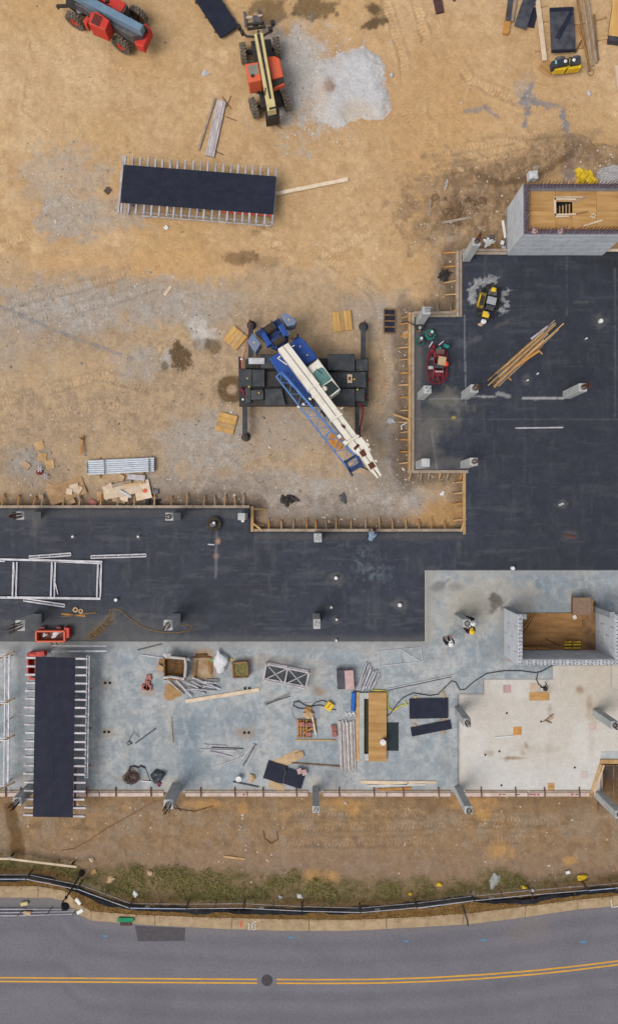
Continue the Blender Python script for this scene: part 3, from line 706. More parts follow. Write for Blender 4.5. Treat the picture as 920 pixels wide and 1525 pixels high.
def ribbon(pts, w, z, z2=None):
    """flat painted ribbon along pixel points, width in px"""
    P_ = [G(x, y, z) for x, y in pts]; b = MB(); vs = []
    for i, p in enumerate(P_):
        d = (P_[min(i + 1, len(P_) - 1)] - P_[max(i - 1, 0)]); n_ = Vector((-d.y, d.x, 0)).normalized() * L(w) / 2
        vs += [p + n_, p - n_]
    return b.add(vs, [(2 * i, 2 * i + 1, 2 * i + 3, 2 * i + 2) for i in range(len(P_) - 1)])
YLINE = M('road_yellow', (226, 168, 44), (200, 146, 52), 1.2, 0.7, fine=0.15, fscale=30, p0=.42, p1=.75)
def yl(x): return float(np.interp(x, [-420, 0, 383, 480, 560, 640, 720, 800, 860, 920, 1340], [1450, 1456, 1458.5, 1459, 1458.5, 1456, 1451.5, 1445, 1438.5, 1431, 1370]))
for side, lab in ((0, 'upper'), (5.6, 'lower')):
    for x0, x1, lr in ((-420, 383, 'left of the manhole cover'), (412, 1340, 'right of the manhole cover')):
        b = ribbon([(x, yl(x) + side) for x in np.linspace(x0, x1, 60)], 2.3, RZ + .005)
        tag(b.build('road_line', YLINE), '%s yellow stripe of the double centre line, %s' % (lab, lr), 'road marking', 'yellow centre line stripes')
PATCHM = M('asphalt_patch', (92, 88, 92), (80, 77, 82), 3, .95, fine=.2, fscale=40)
pp = [G(x, y, RZ) for x, y in [(201, 1378.5), (276, 1382), (275.5, 1401), (206, 1402)]]
struct(MB().prism([(p.x, p.y) for p in pp], RZ - .02, RZ + .005).build('road_patch', PATCHM))
IRON = M('cast_iron', (82, 76, 80), (66, 60, 64), 6, .7, .3, fine=.2)
c = G(397.5, 1460, RZ)
mh = thing('manhole_cover', 'round dark iron manhole cover set in the road centre line', 'manhole', (c.x, c.y, RZ))
MB().lathe((c.x, c.y, RZ), [(.36, -.02), (.36, .009), (.33, .012), (.33, -.02)], 28, closed=True).build('rim', IRON, mh)
lid = MB().lathe((c.x, c.y, RZ), [(.318, -.02), (.318, .008), (.0, .009)], 28)
for k in range(8):
    a = k * math.pi / 4; lid.box((c.x + .19 * math.cos(a), c.y + .19 * math.sin(a), RZ + .011), (.16, .03, .008), a)
lid.build('lid', IRON, mh)
BLUEP = M('blue_paint', (62, 152, 204), (84, 140, 176), 6, .8)
for i, (x, y, w_) in enumerate([(157, 1394, 7), (433, 1396, 6.5), (604.5, 1401.5, 6.5), (720, 1400, 8), (868, 1403, 9), (140, 1330, 0)]):
    if w_: tag(ribbon([(x - w_ / 2, y), (x + w_ / 2, y + .3)], 2.2, RZ + .004).build('utility_mark', BLUEP), ['leftmost short blue paint mark, left of the dark road patch', 'short blue paint mark on the road right of the white 18', 'short blue paint mark on road below the fence midpoint', 'short blue paint mark on road below the black kerb line', 'rightmost short blue paint mark on the road'][i], 'road marking', 'blue utility marks on the road')
ORM = M('orange_mark', (234, 96, 60), (214, 90, 62), 5, .8)
def gut(px, py): return G(px, py, RZ + .035)
tag(ribbon([(361.5, 1362), (360, 1371), (358.5, 1381)], 2.4, RZ + .052).build('survey_mark', ORM), 'orange paint stroke across the kerb gutter beside the white number', 'paint mark')
WMK = M('white_mark', (232, 230, 224), (196, 190, 178), 7, .8)
nb = MB()
for pts, w_ in [([(368.5, 1375.5), (371, 1373.5), (371, 1384.5)], 1.6), ([(369, 1384.5), (373, 1384.5)], 1.2),
                ([(378, 1374.5), (380.5, 1376), (380.5, 1378.5), (375.5, 1380.5), (375, 1383), (377.5, 1385), (380.5, 1383.5), (380.5, 1381), (375.8, 1378.5), (375.8, 1376), (378, 1374.5)], 1.5), ([(379.5, 1377), (380, 1371.5)], 1.2)]:
    r_ = ribbon(pts, w_, RZ + .054); nb.add(r_.v, r_.f)
tag(nb.build('painted_number', WMK), 'white hand painted 18 on the kerb gutter', 'paint mark')
r_ = ribbon([(909, 1340), (910.5, 1351), (920, 1350)], 1.8, RZ + .06)
tag(r_.build('painted_corner_mark', WMK), 'white painted corner mark on the kerb at the right edge', 'paint mark')
# storm drain with green filter
c = G(187.5, 1370, KT)
sdr = thing('storm_drain', 'storm drain in the kerb with green filter cloth over it', 'drain', (c.x, c.y, RZ))
MB().box((c.x, c.y + .02, KT + .02), (.98, .26, .06)).build('filter_cloth', M('green_cloth', (40, 150, 100), (28, 124, 84), 4, .9), sdr)
gr = MB().box((c.x, c.y - .27, RZ + .03), (.72, .26, .05)).build('grate', IRON, sdr)
for k in range(6): MB().box((c.x - .3 + k * .12, c.y - .27, RZ + .062), (.03, .26, .02)).build('bar', RUST, gr)
# thin black line across the kerb, modelled as a raised tube
c0, c1 = G(690, 1352, KT), G(697, 1379, RZ)
tag(MB().path([G(688, 1348, KT + .06), G(691, 1358, KT + .05), G(694, 1367, KT + .03), G(696.5, 1379, RZ + .06)], .035).build('black_line', HOSE), 'short black line across the kerb below the fence', 'hose')

# ------------------------------------------------------------------ columns
def column(bpx, bpy_, zt, label, w=.46, z0=0.0, bars=8, rl=1.3, lean=(0, 0), barmat=None, d=None):
    b = G(bpx, bpy_, z0)
    t = thing('concrete_column', label, 'column', b, 'concrete columns')
    d = d or w; hx, hy, c_ = w / 2, d / 2, .025
    oct_ = [(-hx + c_, -hy), (hx - c_, -hy), (hx, -hy + c_), (hx, hy - c_), (hx - c_, hy), (-hx + c_, hy), (-hx, hy - c_), (-hx, -hy + c_)]
    MB().prism([(b.x + x, b.y + y) for x, y in oct_], z0 - .1, zt).build('shaft', CON, t)
    rd = random.Random(int(bpx * 7 + bpy_))
    for k in range(bars):
        a = 2 * math.pi * k / bars + .4
        x, y = b.x + w * .28 * math.cos(a), b.y + d * .28 * math.sin(a)
        lx, ly = lean[0] + rd.uniform(-.06, .06), lean[1] + rd.uniform(-.06, .06)
        if rl: MB().tube((x, y, zt - .02), (x + lx * rl, y + ly * rl, zt + rl * rd.uniform(.75, 1.05)), .026, 5).build('rebar', barmat or RUST, t)
    if rl > .75:
        tie = MB().path([(b.x + w * .29 * math.cos(a), b.y + d * .29 * math.sin(a), zt + .3) for a in np.linspace(0, 6.28, 9)], .012, 4); tie.build('rebar_tie', barmat or RUST, t)
    return t
ZC = 2.85
column(56, 767.5, ZC, 'concrete column by the wooden form at the far left of the dark slab', rl=1.6)
column(264, 769, 2.7, 'concrete column by the form just left of the round dark trowel', rl=.9)
column(364, 769, 2.2, 'short clean concrete column in the notch corner of the form', rl=0, bars=0, w=.42)
column(472.5, 799, 2.7, 'square concrete column below the form with bar ends in its top', w=.44, d=.5, rl=.25, bars=4)
column(56, 921.5, ZC, 'thick concrete column with rusty bars just above the orange skip', w=.55, d=.62, rl=1.6)
column(263, 921, ZC, 'concrete column with rusty bars and tan cord round its foot', w=.5, d=.6, rl=1.1)
column(471, 920, 2.7, 'lone slim concrete column on the dark slab above the metal truss', w=.4, d=.56, rl=.25, bars=4)
column(624.5, 480, ZC, 'concrete column over the form corner with bars bent sideways', rl=.0, bars=0)
column(694, 384, ZC, 'leaning-looking concrete column beside the white litter near the tower', rl=1.2, w=.46)
column(626.5, 590, 2.6, 'concrete column directly below the red ride-on trowel', rl=.5, barmat=STL, bars=3)
column(692, 589, 2.7, 'concrete column at the lower left end of the timber bundle', rl=1.1, w=.48)
column(843, 588, 2.85, 'concrete column standing right of the timber bundle', rl=1.3, w=.48)
column(624, 693, 2.6, 'concrete column in the lower left corner of the scuffed dark slab', rl=.0, bars=0, w=.48)
column(690.5, 692, 2.85, 'concrete column above the wooden form lower corner', rl=.8, w=.46)
column(681, 919, 2.75, 'concrete column beside the two workers in hard hats', rl=.35, w=.46)
column(681.5, 1058, 2.75, 'concrete column with spread bars at the seam of beige slab', rl=.6, w=.46, bars=8)
column(681, 1176, 3.3, 'concrete column on the south form below the grey and beige seam', rl=.3, w=.44)
column(469.5, 1176, 3.2, 'slim concrete column on the south form under the middle of the slab', rl=.3, w=.4, bars=4)
column(263, 1173, 2.75, 'concrete column with rusty bar tangle on the south form, right of the coil', rl=1.2, w=.56, lean=(.02, -.05))
column(46, 1174, 2.2, 'concrete column beside the lower left of the black deck table', rl=1.1, w=.5, lean=(-.05, -.08), bars=8)
column(887, 1061, 2.9, 'concrete column standing alone on the right of the beige slab', rl=.6, w=.46)
column(888, 1181, 3.1, 'concrete column at the corner of the open pit', rl=.6, w=.46, z0=-.35)
# bars bent sideways from the column over the form corner
t_ = bpy.data.objects['concrete_column.007']; q0 = G(624.5, 480)
for k in range(4):
    MB().path([(q0.x - .1, q0.y - .12 + k * .09, 2.8), (q0.x - .1, q0.y - .12 + k * .09, 3.05), (q0.x + .7, q0.y - .14 + k * .1, 3.08)], .014, 4).build('rebar', STL, t_)

# ------------------------------------------------------------------ wooden edge forms with braces
def form_run(p0, p1, out, label, braces, inset=0, blen=20, wood=WG, bw=4.2, double=False, h=.38, brmats=None, zt=.03):
    """p0,p1 slab edge in px; out = unit px direction away from the slab; braces: list of distances (px) or spacing"""
    a, b = Vector(p0), Vector(p1); d = (b - a); ln = d.length; d.normalize(); o = Vector(out)
    t = thing('edge_form', label, 'formwork', G(*(a + b) / 2, z=GZ), 'wooden edge forms round the slab')
    n_ = max(1, round(ln / 88)); sg = ln / n_
    rd = random.Random(int(a.x * 3 + a.y))
    def wpt(v, z): return G(v.x, v.y, 0) + Vector((0, 0, z))
    for i in range(n_):
        s0, s1 = a + d * (i * sg + .2), a + d * ((i + 1) * sg - .2)
        off = o * (bw / 2 + .1 + rd.uniform(0, .25))
        MB().beam(wpt(s0 + off, zt - h / 2), wpt(s1 + off, zt - h / 2 + rd.uniform(-.012, .012)), bw / PPM, h).build('board', wood, t)
        if double:
            off2 = -o * (bw / 2 + .3)
            MB().beam(wpt(s0 + off2, .025), wpt(s1 + off2, .025), bw * .9 / PPM, .05).build('ledger_board', WG, t)
    ks = braces if isinstance(braces, list) else [braces * (i + .5) for i in range(int(ln / braces))]
    for k in ks:
        base = a + d * k; e = base + o * (blen * rd.uniform(.85, 1.1)) + d * rd.uniform(-1.5, 1.5)
        m_ = rd.choice(brmats or [W, W, WO, WG])
        p = wpt(base + o * bw, zt - .02); eg = wpt(e, 0); zg = gz(eg.x, eg.y); zg = min(zg, -.2)
        MB().beam(p, (eg.x, eg.y, zg + .08), .075, .045).build('brace', m_, t)
        MB().beam((eg.x, eg.y, zg - .1), (eg.x + .001, eg.y, zg + .24), .06, .05).build('stake', m_, t)
    return t
form_run((-300, 757), (372, 757), (0, -1), 'long wooden edge form along the top of the left dark slab', [303, 327, 350, 362, 394, 418, 450, 475, 500, 530, 555, 578, 603, 620, 634, 650, 662], blen=20, h=.34)
form_run((373, 754), (373, 792), (1, 0), 'short wooden form step with diagonal brace in the notch', [4, 28], blen=22, wood=W)
form_run((378, 792), (689, 792), (0, -1), 'wooden edge form along the bottom of the stony notch', [22, 41, 58, 78, 92, 108, 122, 144, 166, 187, 206, 226, 246, 264, 284], blen=19)
form_run((693, 796), (693, 704), (-1, 0), 'wooden edge form closing the right of the stony notch', [6, 22, 46, 62, 78], blen=18, wood=W)
form_run((697, 700), (607, 700), (0, 1), 'wooden edge form at the lower end of the tall slab arm', [10, 30, 42, 58, 70, 86], blen=16, wood=WG)
form_run((612, 703), (612, 465), (-1, 0), 'tall wooden edge form with many yellow braces left of the red trowel', [14, 30, 48, 60, 74, 92, 112, 130, 148, 168, 186, 204, 222, 232], blen=18, double=True, wood=W, brmats=[WO, W])
form_run((616, 468), (678, 468), (0, -1), 'short wooden edge form under the column with bent bars', [14, 36, 55], blen=20, double=True)
form_run((683, 472), (683, 373), (-1, 0), 'upright wooden edge form left of the yellow trowel', [10, 34, 54, 76, 96], blen=22, double=True, brmats=[WO, W])
form_run((687, 375), (754, 375), (0, -1), 'short wooden edge form between the column and the block tower', [12, 52], blen=16, double=True)
form_run((900, 375), (1100, 375), (0, -1), 'white faced edge form right of the block tower', [30, 60, 90], blen=16, wood=WP)
# diagonal corner braces and loose kicker
for (x0, y0, x1, y1, lab) in [(375, 778, 391, 791, 'diagonal wooden brace across the left corner of the notch'), (685, 792, 693, 772, 'diagonal wooden brace across the lower right corner of the notch'), (585, 617, 611, 626, 'stout grey timber leaning on the tall edge form')]:
    tag(MB().beam(G(x0, y0, .02), G(x1, y1, .06), .11, .06).build('brace_timber', W), lab, 'timber')
# south form: painted planks laid end to end on the slab edge
sf = thing('south_form', 'long pinkish white plank form along the south edge of the grey slab', 'formwork', G(300, 1183, GZ))
WPK = M('plank_pink_white', (224, 206, 196), (200, 172, 160), 2.5, .8, rnd=.06)
for a, b in [(-120, -2), (-1, 40), (56, 148), (149, 244), (276, 368), (369, 459), (481, 575), (576, 671), (692, 785), (786, 880)]:
    MB().beam(G(a + .4, 1183.3) + Vector((0, 0, -.15)), G(b - .4, 1183.3) + Vector((0, 0, -.15)), 5.2 / PPM, .36).build('plank', WPK, sf)
    MB().beam(G(a + .4, 1178.3) + Vector((0, 0, .035)), G(b - .4, 1178.3) + Vector((0, 0, .035)), 3.0 / PPM, .06).build('ledger', WG, sf)
    for k in (0.25, .8): MB().beam(G(a + (b - a) * k, 1172) + Vector((0, 0, .07)), G(a + (b - a) * k + .8, 1186) + Vector((0, 0, .1)), .06, .05).build('strap', RUST, sf)
PM = M('red_spray', (206, 70, 80), (190, 60, 70), 5, .8)
for x in (363, 744, 795, 801, 851): MB().box(G(x, 1183) + Vector((0, 0, .032)), (.13, .1, .012), .4).build('spray_mark', PM, sf)
for x in (750, 771, 790, 858): MB().box(G(x, 1183) + Vector((0, 0, .032)), (.2, .05, .012), .1).build('spray_mark', BLKP, sf)

# pit formwork in the lower right corner
pf = thing('pit_form', 'wooden form frame round the open pit at the lower right corner', 'formwork', G(900, 1150, GZ))
MB().beam(G(893, 1134, .06), G(1000, 1134, .06), .26, .1).build('rail', W, pf)
MB().beam(G(894, 1138, .05), G(878, 1186, .02), .16, .12).build('rail', W, pf)
MB().beam(G(898, 1139, .0), G(884, 1184, -.05), .10, .12).build('rail', WP, pf)
MB().beam(G(890.5, 1139, -.5), G(890.5, 1178, -.5), .2, .9).build('side_board', WG, pf)
MB().beam(G(893, 1136, -.5), G(1000, 1136, -.5), .04, .9).build('side_board', WB, pf)
MB().tube(G(913, 1139, -.6), G(913, 1180, -.95), .05).build('strut', WB, pf)
MB().tube(G(879, 1184, -.4), G(878.5, 1186, .25), .05).build('stake', W, pf)
MB().box(G(920, 1126, .012) , (L(52), L(14), .02)).build('plate', CON, pf)

# ------------------------------------------------------------------ masonry tower and lift shaft
WTOP = M('wall_top', (212, 214, 218), (176, 178, 186), 6, .9, fine=.2)
def shell_wall(parent, x0, y0, x1, y1, zt, name='wall'):
    a, b = G(x0, y0), G(x1, y1)
    return MB().prism([(a.x, a.y), (b.x, a.y), (b.x, b.y), (a.x, b.y)], -.3, zt).build(name, CONJ, parent), a, b
def panels(wall, a, b, z0, z1, nx, nz, nrm, seed):
    """slabs 18 mm proud of the core, with joints, on one face; a,b ends of the face (world xy)"""
    rd = random.Random(seed); a, b = Vector((a.x, a.y, 0)), Vector((b.x, b.y, 0)); d = b - a; ln = d.length; d.normalize(); n_ = Vector((nrm[0], nrm[1], 0))
    zs = np.linspace(z0, z1, nz + 1); ang = math.atan2(d.y, d.x)
    cache = {}
    for j in range(nz):
        sh = (.5 if j % 2 else 0)
        edges = [0] + [(i + sh) * ln / nx for i in range(nx + 1) if 0 < (i + sh) * ln / nx < ln - .01] + [ln]
        for s0, s1 in zip(edges[:-1], edges[1:]):
            if s1 - s0 < .08: continue
            key = round(s1 - s0, 3)
            if key not in cache: cache[key] = boxmesh('wall_block', (s1 - s0 - .03, .06, zs[1] - zs[0] - .04), CON2)
            c_ = a + d * (s0 + s1) / 2 + n_ * (-.012 + rd.uniform(0, .006))
            place('wall_block', cache[key], wall, (c_.x, c_.y, (zs[j] + zs[j + 1]) / 2), ang)
def dowels(parent, a, b, zt, sp, ln=.55, r=.02, mat=None, name='rebar_dowels'):
    a, b = Vector((a.x, a.y, 0)), Vector((b.x, b.y, 0)); n_ = int((b - a).length / sp); m_ = MB(); rd = random.Random(int(a.x * 10))
    for i in range(n_ + 1):
        p = a.lerp(b, i / max(1, n_)); m_.tube((p.x, p.y, zt - .02), (p.x + rd.uniform(-.04, .04), p.y + rd.uniform(-.04, .04), zt + ln * rd.uniform(.8, 1.1)), r, 4)
    o = m_.build(name, mat or RUST, parent); stuff(o); return o

TZ = 3.55
tw = thing('block_tower', 'tall grey block stair tower with plywood deck and bar ends on top', 'tower', G(825, 345))
wl_, a, b = shell_wall(tw, 755, 310, 762.5, 380, TZ); panels(wl_, G(755, 380), G(755, 310), .02, TZ - .02, 2, 5, (-1, 0), 1)
ws_, a, b = shell_wall(tw, 762.5, 372.5, 896, 380, TZ); panels(ws_, G(755, 380), G(896, 380), .02, TZ - .02, 5, 5, (0, -1), 2)
wn_, a, b = shell_wall(tw, 762.5, 310, 896, 317.5, TZ)
we_, a, b = shell_wall(tw, 888.5, 317.5, 896, 372.5, TZ)
for w_, p0, p1 in ((wl_, (757, 312), (757, 378)), (wl_, (760.5, 312), (760.5, 378)), (ws_, (764, 374.5), (894, 374.5)), (ws_, (764, 378), (894, 378)), (wn_, (764, 312), (894, 312)), (wn_, (764, 315.5), (894, 315.5)), (we_, (890, 319), (890, 371)), (we_, (894, 319), (894, 371))):
    dowels(w_, G(*p0), G(*p1), TZ, .2, .6)
for w_, x0, y0, x1, y1 in ((wl_, 755.4, 310.4, 762.2, 379.6), (ws_, 762.8, 372.9, 895.6, 379.6), (wn_, 762.8, 310.4, 895.6, 317.2), (we_, 888.8, 317.9, 895.6, 372.2)):
    c_ = (G(x0, y0) + G(x1, y1)) / 2; MB().box((c_.x, c_.y, TZ + .004), (L(x1 - x0), L(y1 - y0), .05)).build('wall_cap', M('wall_cap_purple', (122, 116, 128), (92, 88, 100), 5, .9, fine=.25), w_)
# deck of plywood sheets with a hatch
DZ = TZ - .25
def dk(x, y): return G(x, y)
hx0, hx1, hy0, hy1 = 801, 824.5, 332, 349
for (x0, y0, x1, y1) in [(762.7, 317.7, hx0, 345), (762.7, 345.2, hx0, 372.3), (hx0 + .2, 317.7, hx1, hy0), (hx0 + .2, hy1, hx1, 372.3), (hx1 + .2, 317.7, 858, 345), (hx1 + .2, 345.2, 858, 372.3), (858.2, 317.7, 888.3, 345), (858.2, 345.2, 888.3, 372.3)]:
    c_ = (G(x0, y0) + G(x1, y1)) / 2; MB().box((c_.x, c_.y, DZ - .02), (L(x1 - x0) - .004, L(y1 - y0) - .004, .04)).build('deck_panel', PLY, tw)
hf = MB().build if False else None
for p, q_, w_ in [((799, 329), (829, 329.6), .1), ((799, 351), (829, 350), .1), ((800, 328), (800, 352), .12), ((801, 353.5), (820, 353), .07), ((800, 326.5), (838, 326.5), .06)]:
    MB().beam(G(*p) + Vector((0, 0, DZ + .05)), G(*q_) + Vector((0, 0, DZ + .05)), w_, .09).build('hatch_frame', WP, tw)
for k in range(6):
    MB().beam(G(803.5 + k * 3.8, 333) + Vector((0, 0, DZ - .75 + k * .1)), G(803.5 + k * 3.8, 348.5) + Vector((0, 0, DZ - .75 + k * .1)), .07, .05).build('stair_tread', W, tw)
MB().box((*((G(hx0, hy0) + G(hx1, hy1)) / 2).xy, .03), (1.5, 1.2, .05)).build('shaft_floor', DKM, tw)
for p, q_, m_, w_ in [((824, 334), (845, 325), WG, .06), ((826, 350), (846, 346), WB, .06), ((840, 366), (866, 358), WP, .09)]:
    tag(MB().beam(G(*p) + Vector((0, 0, DZ + .03)), G(*q_) + Vector((0, 0, DZ + .03)), w_, .04).build('loose_timber', m_), {325: 'thin grey stick running up from the tower hatch', 346: 'thin brown stick right of the tower hatch', 358: 'pale plank lying on the tower deck lower right'}[q_[1]], 'timber')
sc_ = thing('wood_offcuts', 'little cross of pale offcuts on the tower deck', 'offcuts', G(853, 352) + Vector((0, 0, DZ)))
for a_ in (20, 80, 130): MB().box(G(853, 352) + Vector((0, 0, DZ + .03)), (.34, .06, .04), R(a_)).build('offcut', WP, sc_)
for p, q_ in [((763.3, 316), (889, 316.2)), ((764, 319), (764, 371)), ((763.3, 371.6), (889, 371.8))]:
    MB().beam(G(*p) + Vector((0, 0, DZ + .08)), G(*q_) + Vector((0, 0, DZ + .08)), .09, .12).build('edge_batten', WO, tw)
for x in (770, 806): tag(MB().blob(G(x, 376) + Vector((0, 0, TZ + .13)), .22, .17, .12, x).build('paper_sack', PINK, smooth=True), {770: 'small pinkish sack on the tower wall at its left corner', 806: 'pinkish sack on the tower wall below the hatch'}[x], 'sack')

SZ = 3.05
sh = thing('lift_shaft', 'open topped grey concrete lift shaft with plywood floor', 'shaft', G(822, 940))
swl, a, b = shell_wall(sh, 750, 905, 757.5, 976, SZ); panels(swl, G(750, 976), G(750, 905), .02, SZ - .02, 2, 4, (-1, 0), 11)
sws, a, b = shell_wall(sh, 757.5, 968, 886, 976, SZ); panels(sws, G(886, 968), G(757.5, 968), .02, SZ - .02, 4, 4, (0, 1), 12)
swe, a, b = shell_wall(sh, 886, 905, 894, 976, SZ); panels(swe, G(886, 968), G(886, 910), .02, SZ - .02, 2, 4, (-1, 0), 13)
swn1, a, b = shell_wall(sh, 757.5, 905, 763, 912, SZ); swn2, a, b = shell_wall(sh, 879, 902, 886, 910, SZ)
for w_, x0, y0, x1, y1 in ((swl, 750.3, 905.3, 757.2, 975.7), (sws, 757.8, 968.3, 885.7, 975.7), (swe, 886.3, 905.3, 893.7, 975.7)):
    c_ = (G(x0, y0) + G(x1, y1)) / 2; MB().box((c_.x, c_.y, SZ + .004), (L(x1 - x0), L(y1 - y0), .05)).build('wall_cap', WTOP, w_)
for w_, p0, p1 in ((swl, (752, 907), (752, 974)), (swl, (755.5, 907), (755.5, 974)), (sws, (759, 970), (884, 970)), (sws, (759, 974), (884, 974)), (swe, (888, 907), (888, 974)), (swe, (892, 907), (892, 974))):
    dowels(w_, G(*p0), G(*p1), SZ, .21, .3, mat=STL)
SPLY = M('plywood_brown_shaded', (176, 132, 82), (140, 100, 60), 1.6, .85, fine=.18, rnd=.06, stretch=(.4, 2, 1))  # browner plywood, its tone also darkened for the shade inside the shaft
for x0, x1, m_ in ((757.7, 812, SPLY), (812.2, 866, SPLY), (866.2, 885.8, WB)):
    c_ = (G(x0, 912.5) + G(x1, 967.7)) / 2; MB().box((c_.x, c_.y, .05), (L(x1 - x0), L(55), .04)).build('floor_panel', m_, sh)
# things in the shaft
yp = thing('yellow_pallet', 'yellow painted timber pallet leaning in the lift shaft', 'pallet', G(856, 962))
for k, (x0, x1) in enumerate([(841, 848), (853, 862)]):
    for e in (0, 3.4): MB().beam(G(x0 + e, 955, .45), G(x0 + e + 4, 966, .15), .1, .05).build('slat', YELD, yp)
    for e in (956, 960, 965): MB().beam(G(x0 - 1, e, .42), G(x1 + 2, e, .42), .07, .04).build('slat', YEL, yp)
for i, (x0, y0, x1, y1, z, m_, lab) in enumerate([(776, 965, 797, 966, .4, WO, 'left orange board standing at the shaft south wall'), (799, 965, 818, 966, .4, WO, 'right orange board standing at the shaft south wall'), (776, 961.5, 834, 960, .15, WB, 'long dark stick along the shaft floor edge'), (811, 951, 834, 962, .12, RUST, 'rusty bar lying diagonally on the shaft floor'), (795, 916, 777, 946, 1.0, RUST, 'rusty bar leaning on the shaft west wall'), (790, 918, 780, 932, .8, RUST, 'second rusty bar leaning on the shaft west wall')]):
    tag(MB().beam(G(x0, y0, z), G(x1, y1, z * .5 + .1), .1 if i < 2 else .04, .05).build('loose_board' if i < 3 else 'loose_bar', m_), lab, 'board' if i < 3 else 'bar')
tag(MB().box(G(855, 919, .12), (.2, .24, .06), .5).build('paper_scrap', WHT), 'white paper scrap on the shaft floor', 'paper')
bx = thing('timber_box', 'brown timber box beside the north side of the lift shaft', 'box', G(866, 902))
MB().box(G(866, 903, .5), (1.05, 1.0, .9)).build('body', WB, bx); MB().box(G(866, 903, .98), (1.12, 1.06, .04)).build('lid', M('box_lid', (150, 124, 104), (128, 104, 90), 5, .9), bx)
for x in (852, 867): MB().beam(G(x, 884, .2), G(x, 896, .7), .06, .06).build('stick', WB, bx)
tag(MB().box(G(883, 899, .1), (.3, .2, .2), .3).build('wood_block', WB), 'small brown block beside the shaft northeast corner', 'block')
tag(MB().beam(G(758, 983, .04), G(760, 979, .2), .16, .06).build('wood_wedge', WO), 'orange wooden wedge at the shaft southwest corner', 'wedge')
# ------------------------------------------------------------------ vehicles
def frame(ox, oy, k):
    def f(x, y, z=0.0): return G(ox + x / k, oy + y / k, z)
    return f
def poly(F, pts, zt): return [(p.x, p.y) for p in (F(x, y, zt) for x, y in pts)]
def pz(F, pts, zb, zt): return MB().prism(poly(F, pts, zt), zb, zt)
def bevel(o, w=.03, seg=2):
    m = o.modifiers.new('bevel', 'BEVEL'); m.width = w; m.segments = seg; m.limit_method = 'ANGLE'; return o
def wheel(parent, c, axis, rad, wd, rim_mat, lugs=18):
    """tyre with tread lugs; its rim is a child"""
    ax = Vector((axis[0], axis[1], 0)).normalized(); h = wd / 2
    m_ = MB().lathe(c, [(rad * .5, -h * .9), (rad * .86, -h), (rad * .95, -h * .8), (rad * .95, h * .8), (rad * .86, h), (rad * .5, h * .9)], 28, ax, closed=True)
    up = Vector((0, 0, 1)); fw = ax.cross(up); lg = MB()
    for k in range(lugs):
        for sgn in (-1, 1):
            a = 2 * math.pi * (k + (.5 if sgn > 0 else 0)) / lugs
            rdir = fw * math.cos(a) + up * math.sin(a); tdir = -fw * math.sin(a) + up * math.cos(a)
            x_ = (ax * sgn + tdir * .45).normalized(); z_ = rdir; y_ = z_.cross(x_)
            lg.box(Vector(c) + rdir * rad * .965 + ax * sgn * h * .5, (h * 1.05, rad * .13, rad * .12), m=Matrix((x_, y_, z_)).transposed())
    t = m_.build('wheel', RUB, parent); lg.build('tread', LUG, t)
    MB().lathe(c, [(rad * .5, -h * .7), (rad * .5, -h * .3), (rad * .2, -h * .25), (rad * .2, h * .25), (rad * .5, h * .3), (rad * .5, h * .7), (rad * .42, h * .7), (rad * .15, h * .55), (rad * .15, -h * .55), (rad * .42, -h * .7)], 20, ax, closed=True).build('rim', rim_mat, t)
    return t

# ---- mobile crane
F = frame(320, 450, 3.538)
base = GG(453, 567)
cr = thing('mobile_crane', 'blue and white mobile crane standing on four outriggers', 'crane', (base.x, base.y, GZ))
pz(F, [(128, 348), (803, 348), (803, 545), (128, 545)], .42, .95).build('chassis', DKM, cr)
def cp(name, pts, zb, zt, mat=BLKP, bv=.04): return bevel(pz(F, pts, zb, zt).build(name, mat, cr), bv)
rect = lambda x0, y0, x1, y1: [(x0, y0), (x1, y0), (x1, y1), (x0, y1)]
cp('engine_hood', rect(131, 352, 196, 445), .6, 1.58); cp('engine_hood', rect(197, 354, 263, 444), .6, 1.55)
cp('deck_plate', rect(266, 362, 372, 446), .9, 1.2, DKM); cp('deck_plate', rect(345, 295, 600, 543), .9, 1.08, DKM)
cp('fuel_tank', [(190, 462), (250, 458), (258, 470), (258, 512), (190, 514)], .7, 1.32); cp('fender', [(264, 456), (352, 452), (374, 541), (264, 541)], 1.02, 1.38)
cp('fender', [(238, 274), (346, 274), (346, 350), (238, 350)], 1.02, 1.3); cp('step', rect(178, 293, 262, 325), 1.3, 1.45, GLV, .01)
cp('fender', [(592, 272), (737, 272), (737, 362), (592, 358)], 1.02, 1.42); cp('deck_plate', rect(585, 366, 796, 450), .9, 1.18)
cp('fender', [(615, 456), (738, 456), (738, 544), (615, 544)], 1.02, 1.42); cp('outrigger_box', rect(738, 300, 806, 362), .5, 1.2); cp('outrigger_box', rect(740, 455, 790, 522), .5, 1.3)
cp('outrigger_box', rect(160, 445, 190, 530), .5, 1.25); cp('outrigger_box', rect(160, 300, 236, 350), .5, 1.1, DKM); cp('bumper', rect(124, 285, 132, 522), .35, .9); cp('bumper', rect(800, 290, 808, 530), .35, .9, DKM)
cp('battery_box', rect(697, 380, 722, 425), 1.18, 1.3, WP, .01); MB().box(F(709, 402, 1.31), (.12, .2, .03)).build('battery_hatch', RUST, cr)
for x, y in ((170, 402), (232, 477), (750, 460), (733, 405), (180, 445)): MB().lathe(F(x, y, 1.6 if x < 200 else 1.4), [(.05, -.2), (.05, 0), (.0, .02)], 8).build('beacon', YEL, cr)
for x, y in ((318, 322), (318, 500), (664, 322), (664, 500)):
    p = F(x, y, .3); wheel(cr, (p.x, p.y, GZ + .62), (0, 1), .62, .5, DKM)
